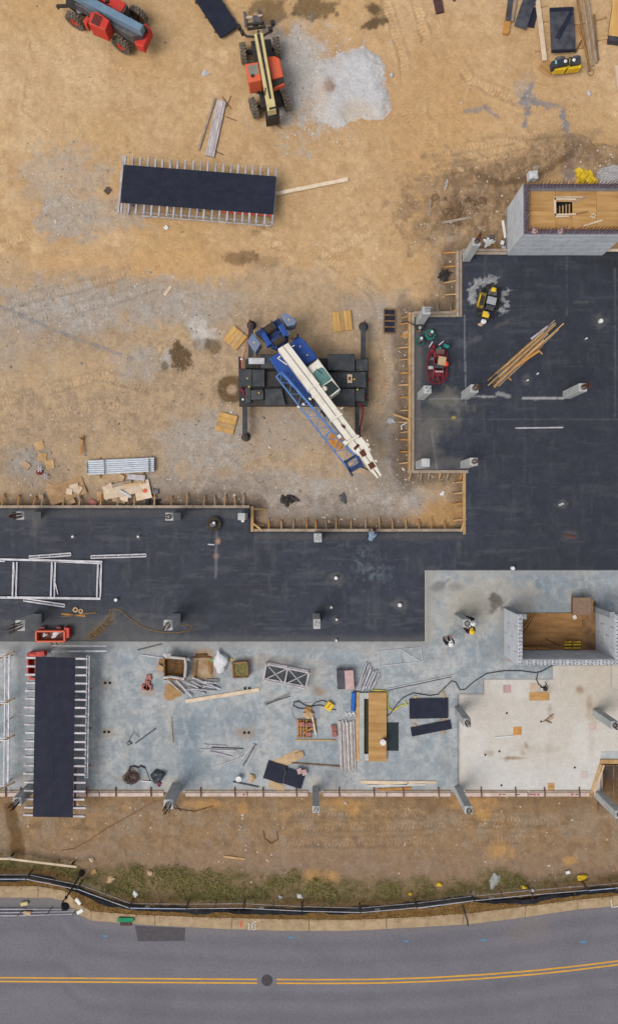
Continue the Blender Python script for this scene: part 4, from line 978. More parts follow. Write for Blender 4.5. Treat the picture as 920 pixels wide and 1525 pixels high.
for x0, y0, x1, y1, fx_, fy_ in ((176, 108, 200, 300, 190, 112), (145, 500, 170, 712, 160, 706), (769, 112, 795, 302, 784, 120), (738, 520, 760, 720, 750, 716)):
    o = pz(F, rect(x0, y0, x1, y1), .38, .66).build('outrigger_beam', BLKP, cr)
    c_ = F(fx_, fy_, .2); g_ = gz(c_.x, c_.y)
    MB().tube((c_.x, c_.y, g_ + .05), (c_.x, c_.y, .85), .09, 10).build('jack', RUST, o)
    MB().lathe((c_.x, c_.y, g_), [(.29, -.03), (.29, .07), (.24, .1), (.1, .16)], 18).build('float', DKM, o)
def hose(pts, r, mat, name='hose'): return MB().path([F(*p) for p in pts], r).build(name, mat, cr)
hose([(752, 530, .9), (765, 545, .95), (782, 560, .7), (775, 610, .6), (765, 660, .5), (762, 700, .4)], .05, HOSER); hose([(798, 400, .9), (797, 470, .7), (790, 530, .8)], .025, HOSER)
hose([(135, 452, 1.1), (150, 470, 1.2), (155, 498, .9), (150, 540, .7)], .05, HOSER); hose([(190, 110, .8), (176, 170, .7), (165, 250, .5), (150, 290, .8)], .02, HOSER); hose([(136, 285, 1), (138, 340, 1), (133, 400, 1)], .03, HOSER); hose([(808, 405, .8), (812, 412, .85)], .1, CRIM, 'hose_coupling')
for x in (146, 155): MB().beam(F(x, 288, .95), F(x, 345, .95), .06, .05).build('ladder_rail', WB, cr)
for pts in ([(270, 452, 1.25), (300, 449, 1.3), (360, 452, 1.3), (420, 440, 1.4)], [(265, 350, 1.3), (330, 356, 1.35), (400, 350, 1.45), (450, 340, 1.6)], [(590, 440, 1.3), (640, 452, 1.25), (700, 452, 1.25), (745, 445, 1.3)], [(600, 372, 1.25), (650, 366, 1.3), (720, 368, 1.3), (760, 352, 1.2)], [(190, 448, 1.3), (210, 452, 1.45), (240, 450, 1.4), (262, 448, 1.3)]): hose(pts, .03, DKM)
for k in range(7): MB().beam(F(612 + k * 22, 372, 1.19), F(612 + k * 22, 446, 1.19), .025, .012).build('tread_bar', STL, cr)
for k in range(5): MB().beam(F(380 + k * 14, 300, 1.1), F(380 + k * 14, 345, 1.1), .02, .012).build('tread_bar', STL, cr)
for x, y, z_ in ((140, 300, 1.0), (148, 512, 1.0), (798, 310, 1.0), (800, 500, 1.0)): MB().lathe(F(x, y, z_), [(.07, -.05), (.07, .03), (.03, .05)], 10).build('lamp', WHT if x < 400 else CRIM, cr)
# superstructure
MB().lathe(F(440, 405, 1.1), [(.75, -.05), (.75, .42)], 28).build('turntable', DKM, cr)
cp('side_deck', [(392, 222), (440, 178), (478, 205), (541, 292), (484, 332), (425, 285)], 1.5, 2.3, CRB, .05)
cp('side_deck', [(286, 297), (338, 262), (500, 470), (510, 512), (440, 470), (338, 378)], 1.5, 2.05, CRB, .03)
for x, y in ((449, 234), (486, 279)): MB().lathe(F(x, y, 2.3), [(.05, -.02), (.05, .05)], 8).build('filler_cap', WP, cr)
cab = cp('cab', [(484, 345), (541, 294), (662, 460), (606, 502)], 1.45, 2.9, CRW, .06)
pz(F, [(516, 375), (524, 362), (560, 343), (572, 348), (612, 402), (606, 412), (560, 442), (550, 438)], 2.885, 2.915).build('roof_window', GLASS, cab)
pz(F, [(562, 447), (614, 412), (654, 456), (606, 494), (590, 486)], 2.88, 2.912).build('windscreen', GLASSD, cab)
pz(F, [(482, 336), (535, 297), (540, 303), (487, 343)], 2.5, 2.91).build('vent', DKM, cab)
MB().lathe(F(577, 456, 2.95), [(.16, -.05), (.15, .04), (.08, .08), (0, .09)], 14).build('dome', CRW, cab)
MB().path([F(530, 350, 2.94), F(545, 360, 2.95), F(566, 378, 2.94)], .015).build('wiper', DKM, cab)
MB().beam(F(606, 503, 2.3), F(664, 461, 2.3), .05, .3).build('front_bumper', CRB, cab)
cp('rear_frame', [(212, 160), (338, 82), (388, 160), (385, 205), (332, 250), (298, 238)], 1.45, 1.95, CRN)
for pts, zt in (([(172, 203), (199, 163), (243, 217), (213, 266)], 2.25), ([(343, 66), (374, 55), (431, 97), (421, 119), (380, 128)], 2.35)):
    bevel(pz(F, pts, 1.2, zt).build('counterweight', CRF, cr), .03)
    c_ = F(sum(p[0] for p in pts) / len(pts), sum(p[1] for p in pts) / len(pts), zt); MB().lathe(c_, [(.06, 0), (.05, .04), (.02, .05)], 10).build('lifting_eye', WP, cr)
cp('winch_motor', [(245, 166), (262, 150), (300, 218), (274, 236)], 1.9, 2.45, CRB); cp('winch_motor', [(330, 126), (356, 108), (386, 165), (364, 182)], 1.9, 2.48, CRB)
cp('winch_motor', [(300, 208), (312, 198), (330, 240), (318, 248)], 1.9, 2.3, CRB); cp('winch_motor', [(368, 150), (386, 144), (392, 172), (374, 178)], 1.9, 2.4, CRF)
for (x0, y0), (x1, y1) in (((258, 160), (313, 124)), ((303, 225), (362, 186))):
    a_, b_ = F(x0, y0, 2.1), F(x1, y1, 2.1); ax = (b_ - a_).normalized()
    dr = MB().tube(a_, b_, .27, 18).build('winch_drum', M('drum_rope', (84, 70, 54), (52, 42, 34), 12, .9, stretch=(1, 1, 1)), cr)
    for e in (a_, b_): MB().lathe(e, [(.36, -.03), (.36, .03)], 20, ax).build('flange', CRN, dr)
cp('cross_beam', [(285, 205), (340, 168), (347, 180), (292, 217)], 1.9, 2.35, CRN, .02)
MB().path([F(438, 170, 2.3), F(432, 186, 2.45), F(418, 194, 2.5), F(398, 190, 2.4)], .06, 8).build('exhaust', DKM, cr)
MB().path([F(345, 290, 2.6), F(330, 295, 2.6), F(380, 330, 2.6)], .03).build('bracket', CRW, cr); MB().path([F(330, 295, 2.6), F(345, 283, 2.6)], .03).build('bracket', CRW, cr)
# boom: nested sections, head with sheaves
def bq(t0, t1, shrink, zb, zt, name, mat=CRW, bv=.03):
    l0, l1, r0, r1 = Vector((330, 246)), Vector((706, 752)), Vector((386, 213)), Vector((766, 716))
    a, b_, c_, d_ = l0.lerp(l1, t0), l0.lerp(l1, t1), r0.lerp(r1, t1), r0.lerp(r1, t0); m0, m1 = (a + d_) / 2, (b_ + c_) / 2
    q_ = [m0.lerp(a, shrink), m1.lerp(b_, shrink), m1.lerp(c_, shrink), m0.lerp(d_, shrink)]
    o = pz(F, [tuple(v) for v in q_], zb, zt).build(name, mat, cr); bevel(o, bv); return o
bq(0, .42, 1.0, 2.32, 3.2, 'boom_section'); bq(.4, .74, .93, 2.37, 3.14, 'boom_section'); bq(.72, 1.0, .86, 2.42, 3.08, 'boom_section')
for t in (.415, .735, .965): bq(t, t + .018, 1.06 if t > .9 else 1.02, 2.3, 3.23, 'boom_collar', CRW, .01)
bh = cp('boom_head', [(700, 752), (770, 708), (800, 745), (818, 795), (853, 866), (818, 888), (765, 810), (735, 790)], 2.45, 3.1, CRW, .02)
for pts in ([(758, 790), (783, 772), (800, 805), (776, 818)], [(804, 855), (830, 838), (848, 866), (820, 884)], [(728, 770), (752, 745), (764, 755), (738, 782)]):
    pz(F, pts, 3.0, 3.112).build('sheave_slot', RUST, bh)
for pts in ([(818, 885), (830, 878), (862, 925), (856, 927)], [(834, 874), (850, 862), (876, 912), (868, 922), (862, 908)]): pz(F, pts, 2.6, 3.08).build('tip_fork', CRW, bh)
for x, y, w_ in ((655, 708, .22), (686, 742, .26), (803, 752, .2), (812, 778, .16), (846, 838, .14), (800, 730, .1)): MB().box(F(x, y, 2.9), (w_, w_ * .8, .35), R(-54)).build('bracket', CRW, bh)
MB().path([F(358, 232, 3.22), F(480, 392, 3.24), F(600, 552, 3.2), F(738, 738, 3.16), F(835, 868, 3.14)], .014, 4).build('hoist_rope', RUST, cr)
for p in ((405, 235), (512, 505), (660, 563)): MB().path([F(*p, 3.1), F(p[0] + 14, p[1] - 8, 3.15)], .03).build('boom_lug', CRW, cr)
MB().blob(F(676, 655, 3.14), .16, .08, .05, 4, rot=-.9).build('rope_guide', RUST, cr)
# lattice jib slung beside the boom
jb = MB().beam(F(322, 392, 2.5), F(700, 878, 2.3), .09, .09).build('jib', CRL, cr)
J1 = lambda t: F(322 + 378 * t, 392 + 486 * t, 2.5 - .2 * t); J2 = lambda t: F(350 + 405 * t, 370 + 462 * t, 2.62 - .2 * t); J3 = lambda t: F(378 + 330 * t, 352 + 400 * t, 1.9 + .1 * t)
MB().beam(J2(0), J2(1), .12, .12).build('chord', CRL, jb); MB().beam(J3(0), J3(1), .07, .07).build('chord', CRL, jb)
nl = 16
for i in range(nl):
    t0, t1 = i / nl, (i + 1) / nl
    MB().tube(J1(t0 if i % 2 else t1), J2(t1 if i % 2 else t0), .022, 5).build('lacing', CRL, jb)
    if i < 10: MB().tube(J3(t0 if i % 2 else t1), J2(t1 * .95 if i % 2 else t0 * .95), .022, 5).build('lacing', CRL, jb)
for t in (0, .33, .66, 1): MB().tube(J1(t), J2(t), .035, 5).build('lacing', CRL, jb)
for t0, t1, n_ in ((.55, .62, 'pad'), (.4, .44, 'pad')): MB().beam(J3(t0), J3(t1), .14, .14).build(n_, DKM, jb)
for pts in ([(676, 838), (742, 800), (750, 812), (684, 850)], [(684, 850), (696, 843), (730, 912), (722, 920)], [(742, 812), (756, 806), (788, 868), (774, 876)], [(700, 880), (762, 842), (770, 868), (716, 898)]):
    bevel(pz(F, pts, 2.05, 2.5).build('jib_head', CRN, jb), .02)
hose([(775, 868, 2.4), (795, 878, 2.3), (815, 888, 2.5)], .04, DKM)
for x, y in ((440, 552), (466, 538), (500, 510), (516, 498)): MB().box(F(x, y, 2.6), (.16, .1, .1), R(-35)).build('jib_clip', CRW, jb)

# ---- orange telehandler with tan boom
F = frame(330, 0, 6.571)
b0 = GG(396, 105); th = thing('telehandler', 'orange telehandler with tan boom parked beside the pale gravel pile', 'telehandler', (b0.x, b0.y, GZ))
def tp(name, pts, zb, zt, mat, bv=.03, par=None): return bevel(pz(F, pts, zb, zt).build(name, mat, par or th), bv)
tp('chassis', [(285, 400), (480, 380), (590, 1000), (390, 1050)], .2, .75, DKM)
tp('front_axle', [(215, 490), (545, 455), (548, 485), (218, 520)], .15, .4, DKM); tp('rear_axle', [(310, 1035), (630, 975), (634, 1003), (314, 1062)], .15, .4, DKM)
for x, y, a in ((213, 515, 6), (540, 462, 6), (316, 1052, 18), (627, 985, 18)):
    p = F(x, y, .35); wheel(th, (p.x, p.y, GZ + .58), (math.cos(R(a)), math.sin(R(a))), .58, .38, WP)
cab = tp('cab', [(228, 622), (356, 600), (392, 782), (262, 808)], .95, 2.25, ORG, .06)
pz(F, [(255, 642), (352, 628), (364, 722), (272, 738)], 2.235, 2.262).build('roof_window', M('dusty_glass', (150, 150, 132), (130, 130, 116), 2, .3), cab)
pz(F, [(240, 612), (345, 596), (352, 618), (246, 634)], 1.9, 2.24).build('windscreen', GLASSD, cab)
for k in range(6): MB().beam(F(284 + k * 1.6, 822 + k * 9, 2.0 - k * .11), F(376 + k * 1.6, 802 + k * 9, 2.0 - k * .11), .05, .05).build('grille_slat', CRIM, cab)
MB().box(F(304, 742, 2.27), (.18, .16, .08)).build('light', DKM, cab)
hd = tp('engine_hood', [(440, 550), (522, 545), (568, 566), (606, 745), (490, 778)], .7, 1.65, ORG, .08)
tp('radiator', [(492, 790), (604, 754), (612, 806), (500, 852)], 1.1, 1.6, DKM, .02); tp('hood_edge', [(500, 855), (615, 810), (617, 824), (506, 868)], 1.2, 1.55, ORG, .02)
bo = tp('boom', [(318, 328), (402, 316), (534, 1068), (450, 1086)], 1.65, 2.25, TAN, .03)
pz(F, [(344, 330), (374, 325), (487, 962), (468, 970)], 2.24, 2.262).build('wear_strip', DKM, bo); pz(F, [(464, 1054), (528, 1040), (532, 1062), (468, 1076)], 2.0, 2.262).build('boom_end', DKM, bo)
MB().path([F(430, 860, 2.3), F(422, 900, 2.3), F(425, 935, 2.25)], .03).build('hydraulic_line', DKM, bo)
tp('counterweight', [(424, 1075), (560, 1050), (566, 1138), (430, 1166)], .3, 1.3, DKM, .05)
MB().beam(F(400, 910, 1.0), F(290, 885, 1.0), .08, .3).build('rear_guard', DKM, th)
# fork carriage with swing frame
fr = MB().path([F(168, 262, .9), F(182, 300, .95), F(245, 355, 1.0), F(320, 362, 1.0), F(405, 352, 1.0), F(470, 312, .95), F(495, 255, .95), F(512, 208, .9)], .075, 6).build('fork_carriage', DKM, th)
for p, q_ in (((245, 240), (420, 225)), ((250, 285), (430, 262)), ((360, 300), (360, 360))): MB().beam(F(*p, 1.1), F(*q_, 1.1), .12, .12).build('carriage_bar', DKM, fr)
for x, y in ((172, 268), (205, 320), (478, 290), (500, 228)): MB().box(F(x, y, .95), (.2, .22, .3), .5).build('stabiliser_pad', DKM, fr)
for p, q_ in (((222, 112), (238, 262)), ((362, 96), (388, 235))): MB().beam(F(*p, -.15), F(*q_, -.1), .14, .06).build('fork', STL, fr); MB().beam(F(q_[0], q_[1], -.1), F(q_[0] + 3, q_[1] + 4, 1.0), .13, .06).build('fork_shank', STL, fr)
MB().box(F(333, 215, .9), (.34, .5, .5)).build('tilt_cylinder', STL, fr); MB().beam(F(243, 174, .35), F(398, 150, .35), .11, .06).build('cross_bar', WP, fr)

# ---- red telehandler with grey boom
F = frame(80, 0, 4.842)
b0 = GG(162, 28); th = thing('telehandler', 'red telehandler with grey boom at the upper left', 'telehandler', (b0.x, b0.y, GZ))
u = Vector((.877, .48))
def tq(c_, ln, wd):  # rectangle along the machine axis in zoom px
    v = Vector((-u.y, u.x)); c_ = Vector(c_); return [tuple(c_ + u * a * ln / 2 + v * b_ * wd / 2) for a, b_ in ((-1, -1), (1, -1), (1, 1), (-1, 1))]
tp('chassis', tq((360, 90), 560, 120), .2, .8, DKM)
aw = (u.y, u.x)
ang = math.atan2(-u.y, u.x)
for x, y in ((155, 145), (490, 322), (610, 105), (285, -60)):
    p = F(x, y, .35); wheel(th, (p.x, p.y, GZ + .6), (math.sin(ang), -math.cos(ang)), .6, .38, RED)
for p, q_ in (((155, 145), (285, -60)), ((490, 322), (610, 105))): MB().beam(F(*p, .3), F(*q_, .3), .2, .25).build('axle', DKM, th)
cab = tp('cab', [(265, 88), (312, 80), (405, 145), (372, 218), (250, 168)], 1.05, 2.2, RED, .05)
pz(F, [(262, 166), (366, 208), (362, 216), (258, 174)], 1.5, 2.1).build('side_window', GLASSD, cab)
for i in range(4):
    for j in range(5):
        c_ = Vector((305, 112)) + Vector((u.x, u.y)) * (i * 17 - 6) + Vector((-.38, .92)) * (j * 15 - 6)
        MB().box(F(c_.x, c_.y, 2.212), (.105, .09, .03), R(-28)).build('roof_slot', DKM, cab)
tp('fender', [(208, 150), (240, 110), (262, 130), (238, 178)], .5, 1.2, RED); tp('rear_window', [(376, 212), (400, 160), (420, 172), (398, 226)], .9, 1.7, GLASSD, .03)
tp('engine_hood', [(300, -40), (400, -50), (525, 22), (488, 88), (430, 62)], .8, 1.6, RED, .07); tp('radiator', [(490, 92), (527, 30), (535, 38), (500, 100)], .5, 1.5, STL, .01)
MB().box(F(385, 8, 1.65), (.2, .2, .16)).build('exhaust', DKM, th)
bo = tp('boom', [(60, -125), (102, -188), (648, 178), (626, 220)][:0] or [(195, 2), (310, -2), (648, 178), (626, 220)], 1.75, 2.35, BOOMG, .03)
tp('boom_front', [(-20, -115), (95, -118), (308, -4), (196, 0)], 1.8, 2.3, BOOMG, .03, bo)
tp('boom_base', [(150, 20), (200, 10), (620, 225), (640, 250), (560, 262)], 1.0, 1.72, STL, .03)
rw = tp('counterweight', [(648, 165), (668, 168), (706, 212), (648, 342), (590, 318), (574, 268), (640, 240)], .6, 1.25, RED, .06)
MB().box(F(655, 215, 1.4), (.3, .25, .3), .4).build('boom_pivot', DKM, th); MB().path([F(525, 205, 1.6), F(522, 240, 1.3), F(530, 262, 1.0)], .06).build('hydraulic_line', STL, th)
fr = MB().beam(F(25, 45, .4), F(140, 40, .5), .16, .14).build('fork_carriage', DKM, th)
MB().beam(F(22, 40, .4), F(40, 68, .3), .12, .1).build('fork', DKM, fr); MB().beam(F(110, 20, .6), F(190, 80, .8), .35, .4).build('carriage_bar', DKM, fr); MB().lathe(F(190, 82, .9), [(.2, -.2), (.2, .1), (.1, .15)], 12).build('cylinder_end', STL, fr)

# ---- power trowels
def ring(m_, c_, r, t=.03, n=28): m_.lathe(c_, [(r - t, -t), (r + t, -t), (r + t, t), (r - t, t)], n, closed=True)
def rotor(parent, c_, r, mat, rings=(1., .72, .42), blades=4, a0=.3, z=.32):
    m_ = MB()
    for f_ in rings: ring(m_, (c_.x, c_.y, z if f_ > .5 else z + .04), r * f_, .02)
    for k in range(10):
        a = k * math.pi / 5; m_.tube((c_.x, c_.y, z + .04), (c_.x + r * math.cos(a), c_.y + r * math.sin(a), z), .012, 4)
    for k in range(5):
        a = k * 2 * math.pi / 5; m_.tube((c_.x + r * math.cos(a), c_.y + r * math.sin(a), z), (c_.x + r * math.cos(a), c_.y + r * math.sin(a), .05), .015, 4)
    g_ = m_.build('guard_ring', mat, parent)
    for k in range(blades):
        a = a0 + k * 2 * math.pi / blades; MB().box((c_.x + r * .55 * math.cos(a), c_.y + r * .55 * math.sin(a), .05), (r * .8, .16, .012), a).build('blade', STL, g_)
    MB().lathe((c_.x, c_.y, 0), [(.12, .04), (.12, .3), (.2, .32), (.2, .38)], 14).build('gearbox', DKM, g_)
F = frame(605, 470, 13.143)
c0 = F(610, 960, 0); rt_ = thing('ride_on_trowel', 'crimson ride-on power trowel carrying a cardboard box', 'power trowel', (c0.x, c0.y, 0))
for y in (805, 1130): rotor(rt_, F(612, y, .35), .62, CRIM)
FR = M('crimson_frame', (172, 52, 66), (120, 36, 48), 3, .5)
MB().path([F(x, y, .38) for x, y in ((440, 730), (412, 850), (402, 1000), (405, 1150), (440, 1270), (540, 1335), (640, 1330), (730, 1270), (775, 1160), (795, 1000), (800, 850), (780, 730), (700, 690), (520, 690), (440, 730))], .05, 6).build('outer_frame', CRIM, rt_)
for p, q_ in (((545, 700), (520, 1260)), ((725, 700), (705, 1230)), ((530, 1090), (720, 1095)), ((540, 790), (730, 790)), ((600, 1130), (605, 1290))): MB().beam(F(*p, .55), F(*q_, .55), .07, .06).build('frame_bar', FR, rt_)
MB().beam(F(560, 1095, .75), F(715, 1100, .75), .09, .12).build('handle_bar', PINK, rt_); bevel(MB().box(F(635, 990, .6), (.62, .3, .5)).build('engine', BLKP, rt_), .04); MB().box(F(610, 1150, .55), (.36, .26, .3)).build('fuel_tank', CRIM, rt_)
MB().box(F(650, 720, .6), (.5, .3, .35)).build('seat', M('seat_worn', (120, 84, 78), (96, 66, 62), 4, .8), rt_); MB().box(F(492, 855, .5), (.2, .2, .3)).build('control_box', STL, rt_); MB().box(F(470, 1020, .5), (.26, .18, .2)).build('water_tank', GLV, rt_)
MB().box(F(490, 940, .5), (.2, .25, .2)).build('foot_box', DKM, rt_)
for a_ in ((645, 690), (520, 625)): MB().blob(F(*a_, .5), .16, .24, .1, a_[0]).build('grease_cover', CRIM, rt_)
tag(MB().box(F(690, 890, .98), (.46, .5, .22), R(-8)).build('cardboard_box', CARD), 'cardboard box riding on the crimson trowel', 'box')
tag(MB().lathe(F(768, 945, .95), [(.15, -.12), (.16, .05), (.1, .1), (0, .12)], 14).build('orange_can', M('orange_bright', (248, 78, 36), (236, 66, 30), 3, .5)), 'bright orange can beside the box on the crimson trowel', 'can')
def walk_trowel(cpx, cpy, r, mat, hx, hy, label, grip=GLV, engine=STL, rings=(1., .82, .6, .4)):
    c_ = G(cpx, cpy, .3); t = thing('walk_behind_trowel', label, 'power trowel', (c_.x, c_.y, 0))
    rotor(t, c_, r, mat, rings, 4, .5, .28)
    MB().lathe((c_.x, c_.y, 0), [(r * .97, .03), (r, .09), (r * .97, .1), (r * .2, .12)], 24).build('float_pan', mat, t)
    MB().box((c_.x - .03, c_.y - .02, .5), (.3, .24, .26), .5).build('engine', engine, t); MB().lathe((c_.x + .05, c_.y + .08, .62), [(.08, -.1), (.08, .06), (.03, .08)], 10).build('fuel_cap', WHT, t)
    e = G(hx, hy, .9); MB().path([(c_.x, c_.y, .5), ((c_.x + e.x) / 2, (c_.y + e.y) / 2, .78), (e.x, e.y, .9)], .022, 6).build('handle', DKM, t)
    d = Vector((e.x - c_.x, e.y - c_.y, 0)).normalized(); s_ = Vector((-d.y, d.x, 0)); MB().beam(e - s_ * .2, e + s_ * .2, .06, .05).build('grip', grip, t)
walk_trowel(640.5, 498, .3, TEAL, 656.5, 511, 'bright teal walk-behind trowel above the crimson ride-on trowel')
walk_trowel(625, 507.5, .28, M('teal_dull', (52, 116, 106), (38, 84, 78), 4, .6), 641, 513, 'dull teal walk-behind trowel close to the wooden form')
walk_trowel(318.5, 780.5, .43, M('trowel_brown', (70, 58, 38), (48, 42, 32), 4, .7), 314.5, 811, 'dark round walk-behind trowel alone on the left dark slab', rings=(1., .9, .8, .7, .6, .45))
for k, (x, y, a_) in enumerate(((653, 520, 30), (664, 515.5, -20))):
    tag(bevel(MB().box(G(x, y, .6), (.34, .2, .12), R(a_)).build('teal_guard', TEAL), .02), ['curved teal guard on the nose of the crimson trowel, left one', 'curved teal guard on the nose of the crimson trowel, right one'][k], 'guard')
F = frame(690, 400, 11.5)
c0 = F(430, 570); yt = thing('ride_on_trowel', 'yellow and black ride-on power trowel in splashed cement', 'power trowel', (c0.x, c0.y, 0))
rotor(yt, F(480, 430, .35), .56, DKM); rotor(yt, F(385, 720, .35), .56, M('dark_red_metal', (78, 52, 54), (54, 42, 44), 4, .6))
MB().path([F(x, y, .36) for x, y in ((400, 290), (500, 265), (590, 330), (615, 450), (575, 600), (545, 780), (470, 860), (340, 860), (235, 790), (225, 660), (255, 500), (310, 380), (400, 290))], .045, 6).build('outer_frame', DKM, yt)
ya = R(-14)
bevel(MB().box(F(300, 545, .55), (.42, .95, .3), ya).build('side_tank', YELD, yt), .04); MB().box(F(315, 545, .72), (.22, .6, .04), ya).build('side_cover', DKM, yt); MB().beam(F(292, 440, .75), F(240, 640, .75), .05, .06).build('yellow_rail', YEL, yt)
bevel(MB().box(F(475, 550, .8), (.58, .46, .5), ya).build('engine', BLKP, yt), .04); bevel(MB().box(F(478, 548, 1.07), (.56, .46, .05), ya).build('engine_cover', M('grey_plate', (172, 174, 178), (154, 156, 160), 3, .5), yt), .03)
bevel(MB().box(F(440, 680, .6), (.5, .3, .4), ya).build('radiator', BLKP, yt), .03); bevel(MB().box(F(490, 420, .6), (.5, .35, .35), ya).build('console', STL, yt), .03)
for c_, s_ in (((512, 362), .3), ((380, 786), .42)): bevel(MB().box(F(*c_, .85), (s_, s_ * .85, .16), ya).build('seat', YEL, yt), .05)
MB().box(F(432, 762, .95), (.1, .1, .06)).build('cap', BLUE, yt)
for p, q_ in (((395, 640), (365, 720)), ((470, 640), (445, 720)), ((420, 330), (400, 600)), ((545, 330), (560, 600)), ((440, 655), (520, 665))): MB().beam(F(*p, .62), F(*q_, .62), .05, .05).build('frame_bar', GLV if p[0] == 440 else DKM, yt)
p = G(718, 480.5); bk = thing('bucket', 'white bucket with tan rag just below the yellow trowel', 'bucket', p)
MB().lathe((p.x, p.y, 0), [(.13, 0), (.16, .34), (.145, .34), (.12, .04)], 16).build('pail', WHT, bk); MB().lathe((p.x, p.y, .33), [(.15, 0), (.15, .02), (0, .03)], 16).build('lid', WHT, bk); MB().blob((p.x - .14, p.y - .14, .05), .16, .1, .06, 3).build('rag', CARD, bk)

# ---- trench roller in the material yard
F = frame(740, 0, 5.111)
c0 = GG(843, 95); tr_ = thing('trench_roller', 'yellow and black articulated roller below the black sheet stack', 'roller', (c0.x, c0.y, GZ))
for i, (pts, yy, dc) in enumerate((([(414, 462), (536, 440), (546, 488), (424, 512)], [(430, 512), (545, 490), (540, 505), (520, 530), (440, 532)], (480, 520)), ([(552, 440), (632, 424), (640, 478), (562, 492)], [(548, 490), (640, 480), (638, 515), (535, 528)], (600, 515)))):
    bevel(pz(F, pts, .3, .85).build('hood', BLKP, tr_), .04); bevel(pz(F, yy, .1, .6).build('side_panel', YEL, tr_), .03)
    c_ = F(*dc, .1); a_ = F(dc[0], dc[1] - 75, .1); MB().tube((c_.x, c_.y - .05, GZ + .3), (a_.x, a_.y + .05, GZ + .3), .3, 20).build('drum', STL, tr_)
    l_ = F(*((518, 466), (582, 457))[i], .86); MB().lathe(l_, [(.1, -.01), (.1, .03), (.05, .05)], 14).build('cap', WHT, tr_)
MB().box(F(446, 474, .86), (.1, .2, .03)).build('decal', M('decal_cyan', (150, 214, 220), (130, 200, 206), 2, .5), tr_); MB().box(F(548, 475, .5), (.12, .5, .3)).build('joint', DKM, tr_); MB().path([F(552, 445, .9), F(548, 470, 1.0), F(550, 490, .7)], .025).build('hose', YEL, tr_)
# ------------------------------------------------------------------ deck tables (shoring tables)
def deck_table(label, c00, c10, c11, c01, zt, z0, njoist, over0, over1, nl, nw, joint_mat=BLK, extra=None):
    """corners of the black deck in px (long edge c00->c10), deck at zt; joists stick out over0/over1 px beyond the long edges"""
    a, b, c_, d_ = (G(*p, zt) for p in (c00, c10, c11, c01))
    ctr = (a + b + c_ + d_) / 4
    u = ((b - a) + (c_ - d_)).normalized(); v = Vector((0, 0, 1)).cross(u)
    if v.dot(d_ - a) < 0: v = -v
    ln, wd = ((b - a).length + (c_ - d_).length) / 2, ((d_ - a).length + (c_ - b).length) / 2
    ang = math.atan2(u.y, u.x); t = thing('deck_table', label, 'shoring table', (ctr.x, ctr.y, z0), 'black decked shoring tables')
    me = boxmesh('deck_panel', (ln / nl - .008, wd / nw - .008, .03), joint_mat)
    for i in range(nl):
        for j in range(nw):
            p = ctr + u * ((i + .5) / nl - .5) * ln + v * ((j + .5) / nw - .5) * wd; place('deck_panel', me, t, (p.x, p.y, zt - .015), ang)
    L0, L1 = over0 / PPM, over1 / PPM
    jm = MB()
    jl = wd + L0 + L1; me = bpy.data.meshes.new('joist')
    bb = MB().box((0, 0, 0), (.035, jl, .17)).box((0, 0, .08), (.11, jl, .014)).box((0, 0, -.08), (.11, jl, .014)); me.from_pydata(bb.v, [], bb.f); me.materials.append(ALU)
    for i in range(njoist):
        f_ = i / (njoist - 1); k = (f_ - .5) * (ln - .12); k += random.uniform(-.03, .03)
        p = ctr + u * k + v * ((L1 - L0) / 2 + random.uniform(-.04, .04)); place('joist', me, t, (p.x, p.y, zt - .125), ang + R(random.uniform(-.6, .6)))
    for s_ in (-.36, .36):
        p0, p1 = ctr + v * wd * s_ - u * ln * .5, ctr + v * wd * s_ + u * ln * .5
        MB().beam((p0.x, p0.y, zt - .3), (p1.x, p1.y, zt - .3), .12, .18).build('stringer', ALU, t)
        for k in np.linspace(-.45, .45, 5):
            p = ctr + v * wd * s_ + u * ln * k; MB().tube((p.x, p.y, z0), (p.x, p.y, zt - .39), .04, 8).build('leg', GLV, t); MB().box((p.x, p.y, z0 + .01), (.18, .18, .02)).build('foot', STL, t)
    for k0, k1 in ((-.45, -.225), (-.225, 0), (0, .225), (.225, .45)):
        for s_ in (-.36, .36):
            p0, p1 = ctr + v * wd * s_ + u * ln * k0, ctr + v * wd * s_ + u * ln * k1
            MB().tube((p0.x, p0.y, z0 + .15), (p1.x, p1.y, zt - .5), .02, 5).build('cross_brace', GLV, t)
    return t, ctr, u, v, ln, wd
ta, ctr, u, v, ln, wd = deck_table('black decked table with metal joists out on the sandy yard', (184.3, 245), (411.4, 262.7), (407, 319.3), (180.4, 302), .75, GZ, 21, 13.5, 14.5, 4, 2)
for s_, zz in ((.5 + .17, .2), (.5 + .10, .35)):
    p0, p1 = ctr + v * wd * s_ - u * ln * .38, ctr + v * wd * s_ + u * ln * .49; MB().beam((p0.x, p0.y, zz - .3), (p1.x, p1.y, zz - .3), .06, .06).build('ledger_tube', GLV, ta)
p0, p1 = ctr + v * (wd * .5 + .6) - u * (ln * .5 + .14), ctr - v * (wd * .5 + .6) - u * (ln * .5 + .08); MB().beam((p0.x, p0.y, .6), (p1.x, p1.y, .6), .12, .16).build('end_beam', ALU, ta)
p0, p1 = ctr + v * (wd * .5 + .04) + u * ln * .15, ctr + v * (wd * .5 + .04) + u * ln * .49; MB().beam((p0.x, p0.y, .62), (p1.x, p1.y, .62), .05, .1).build('red_rail', RED, ta)
tb, ctr, u, v, ln, wd = deck_table('black decked table standing over the left south edge of slab', (53, 979), (49.5, 1217), (108.5, 1217), (112.5, 979), 1.75, -.2, 20, 14, 17, 4, 2)
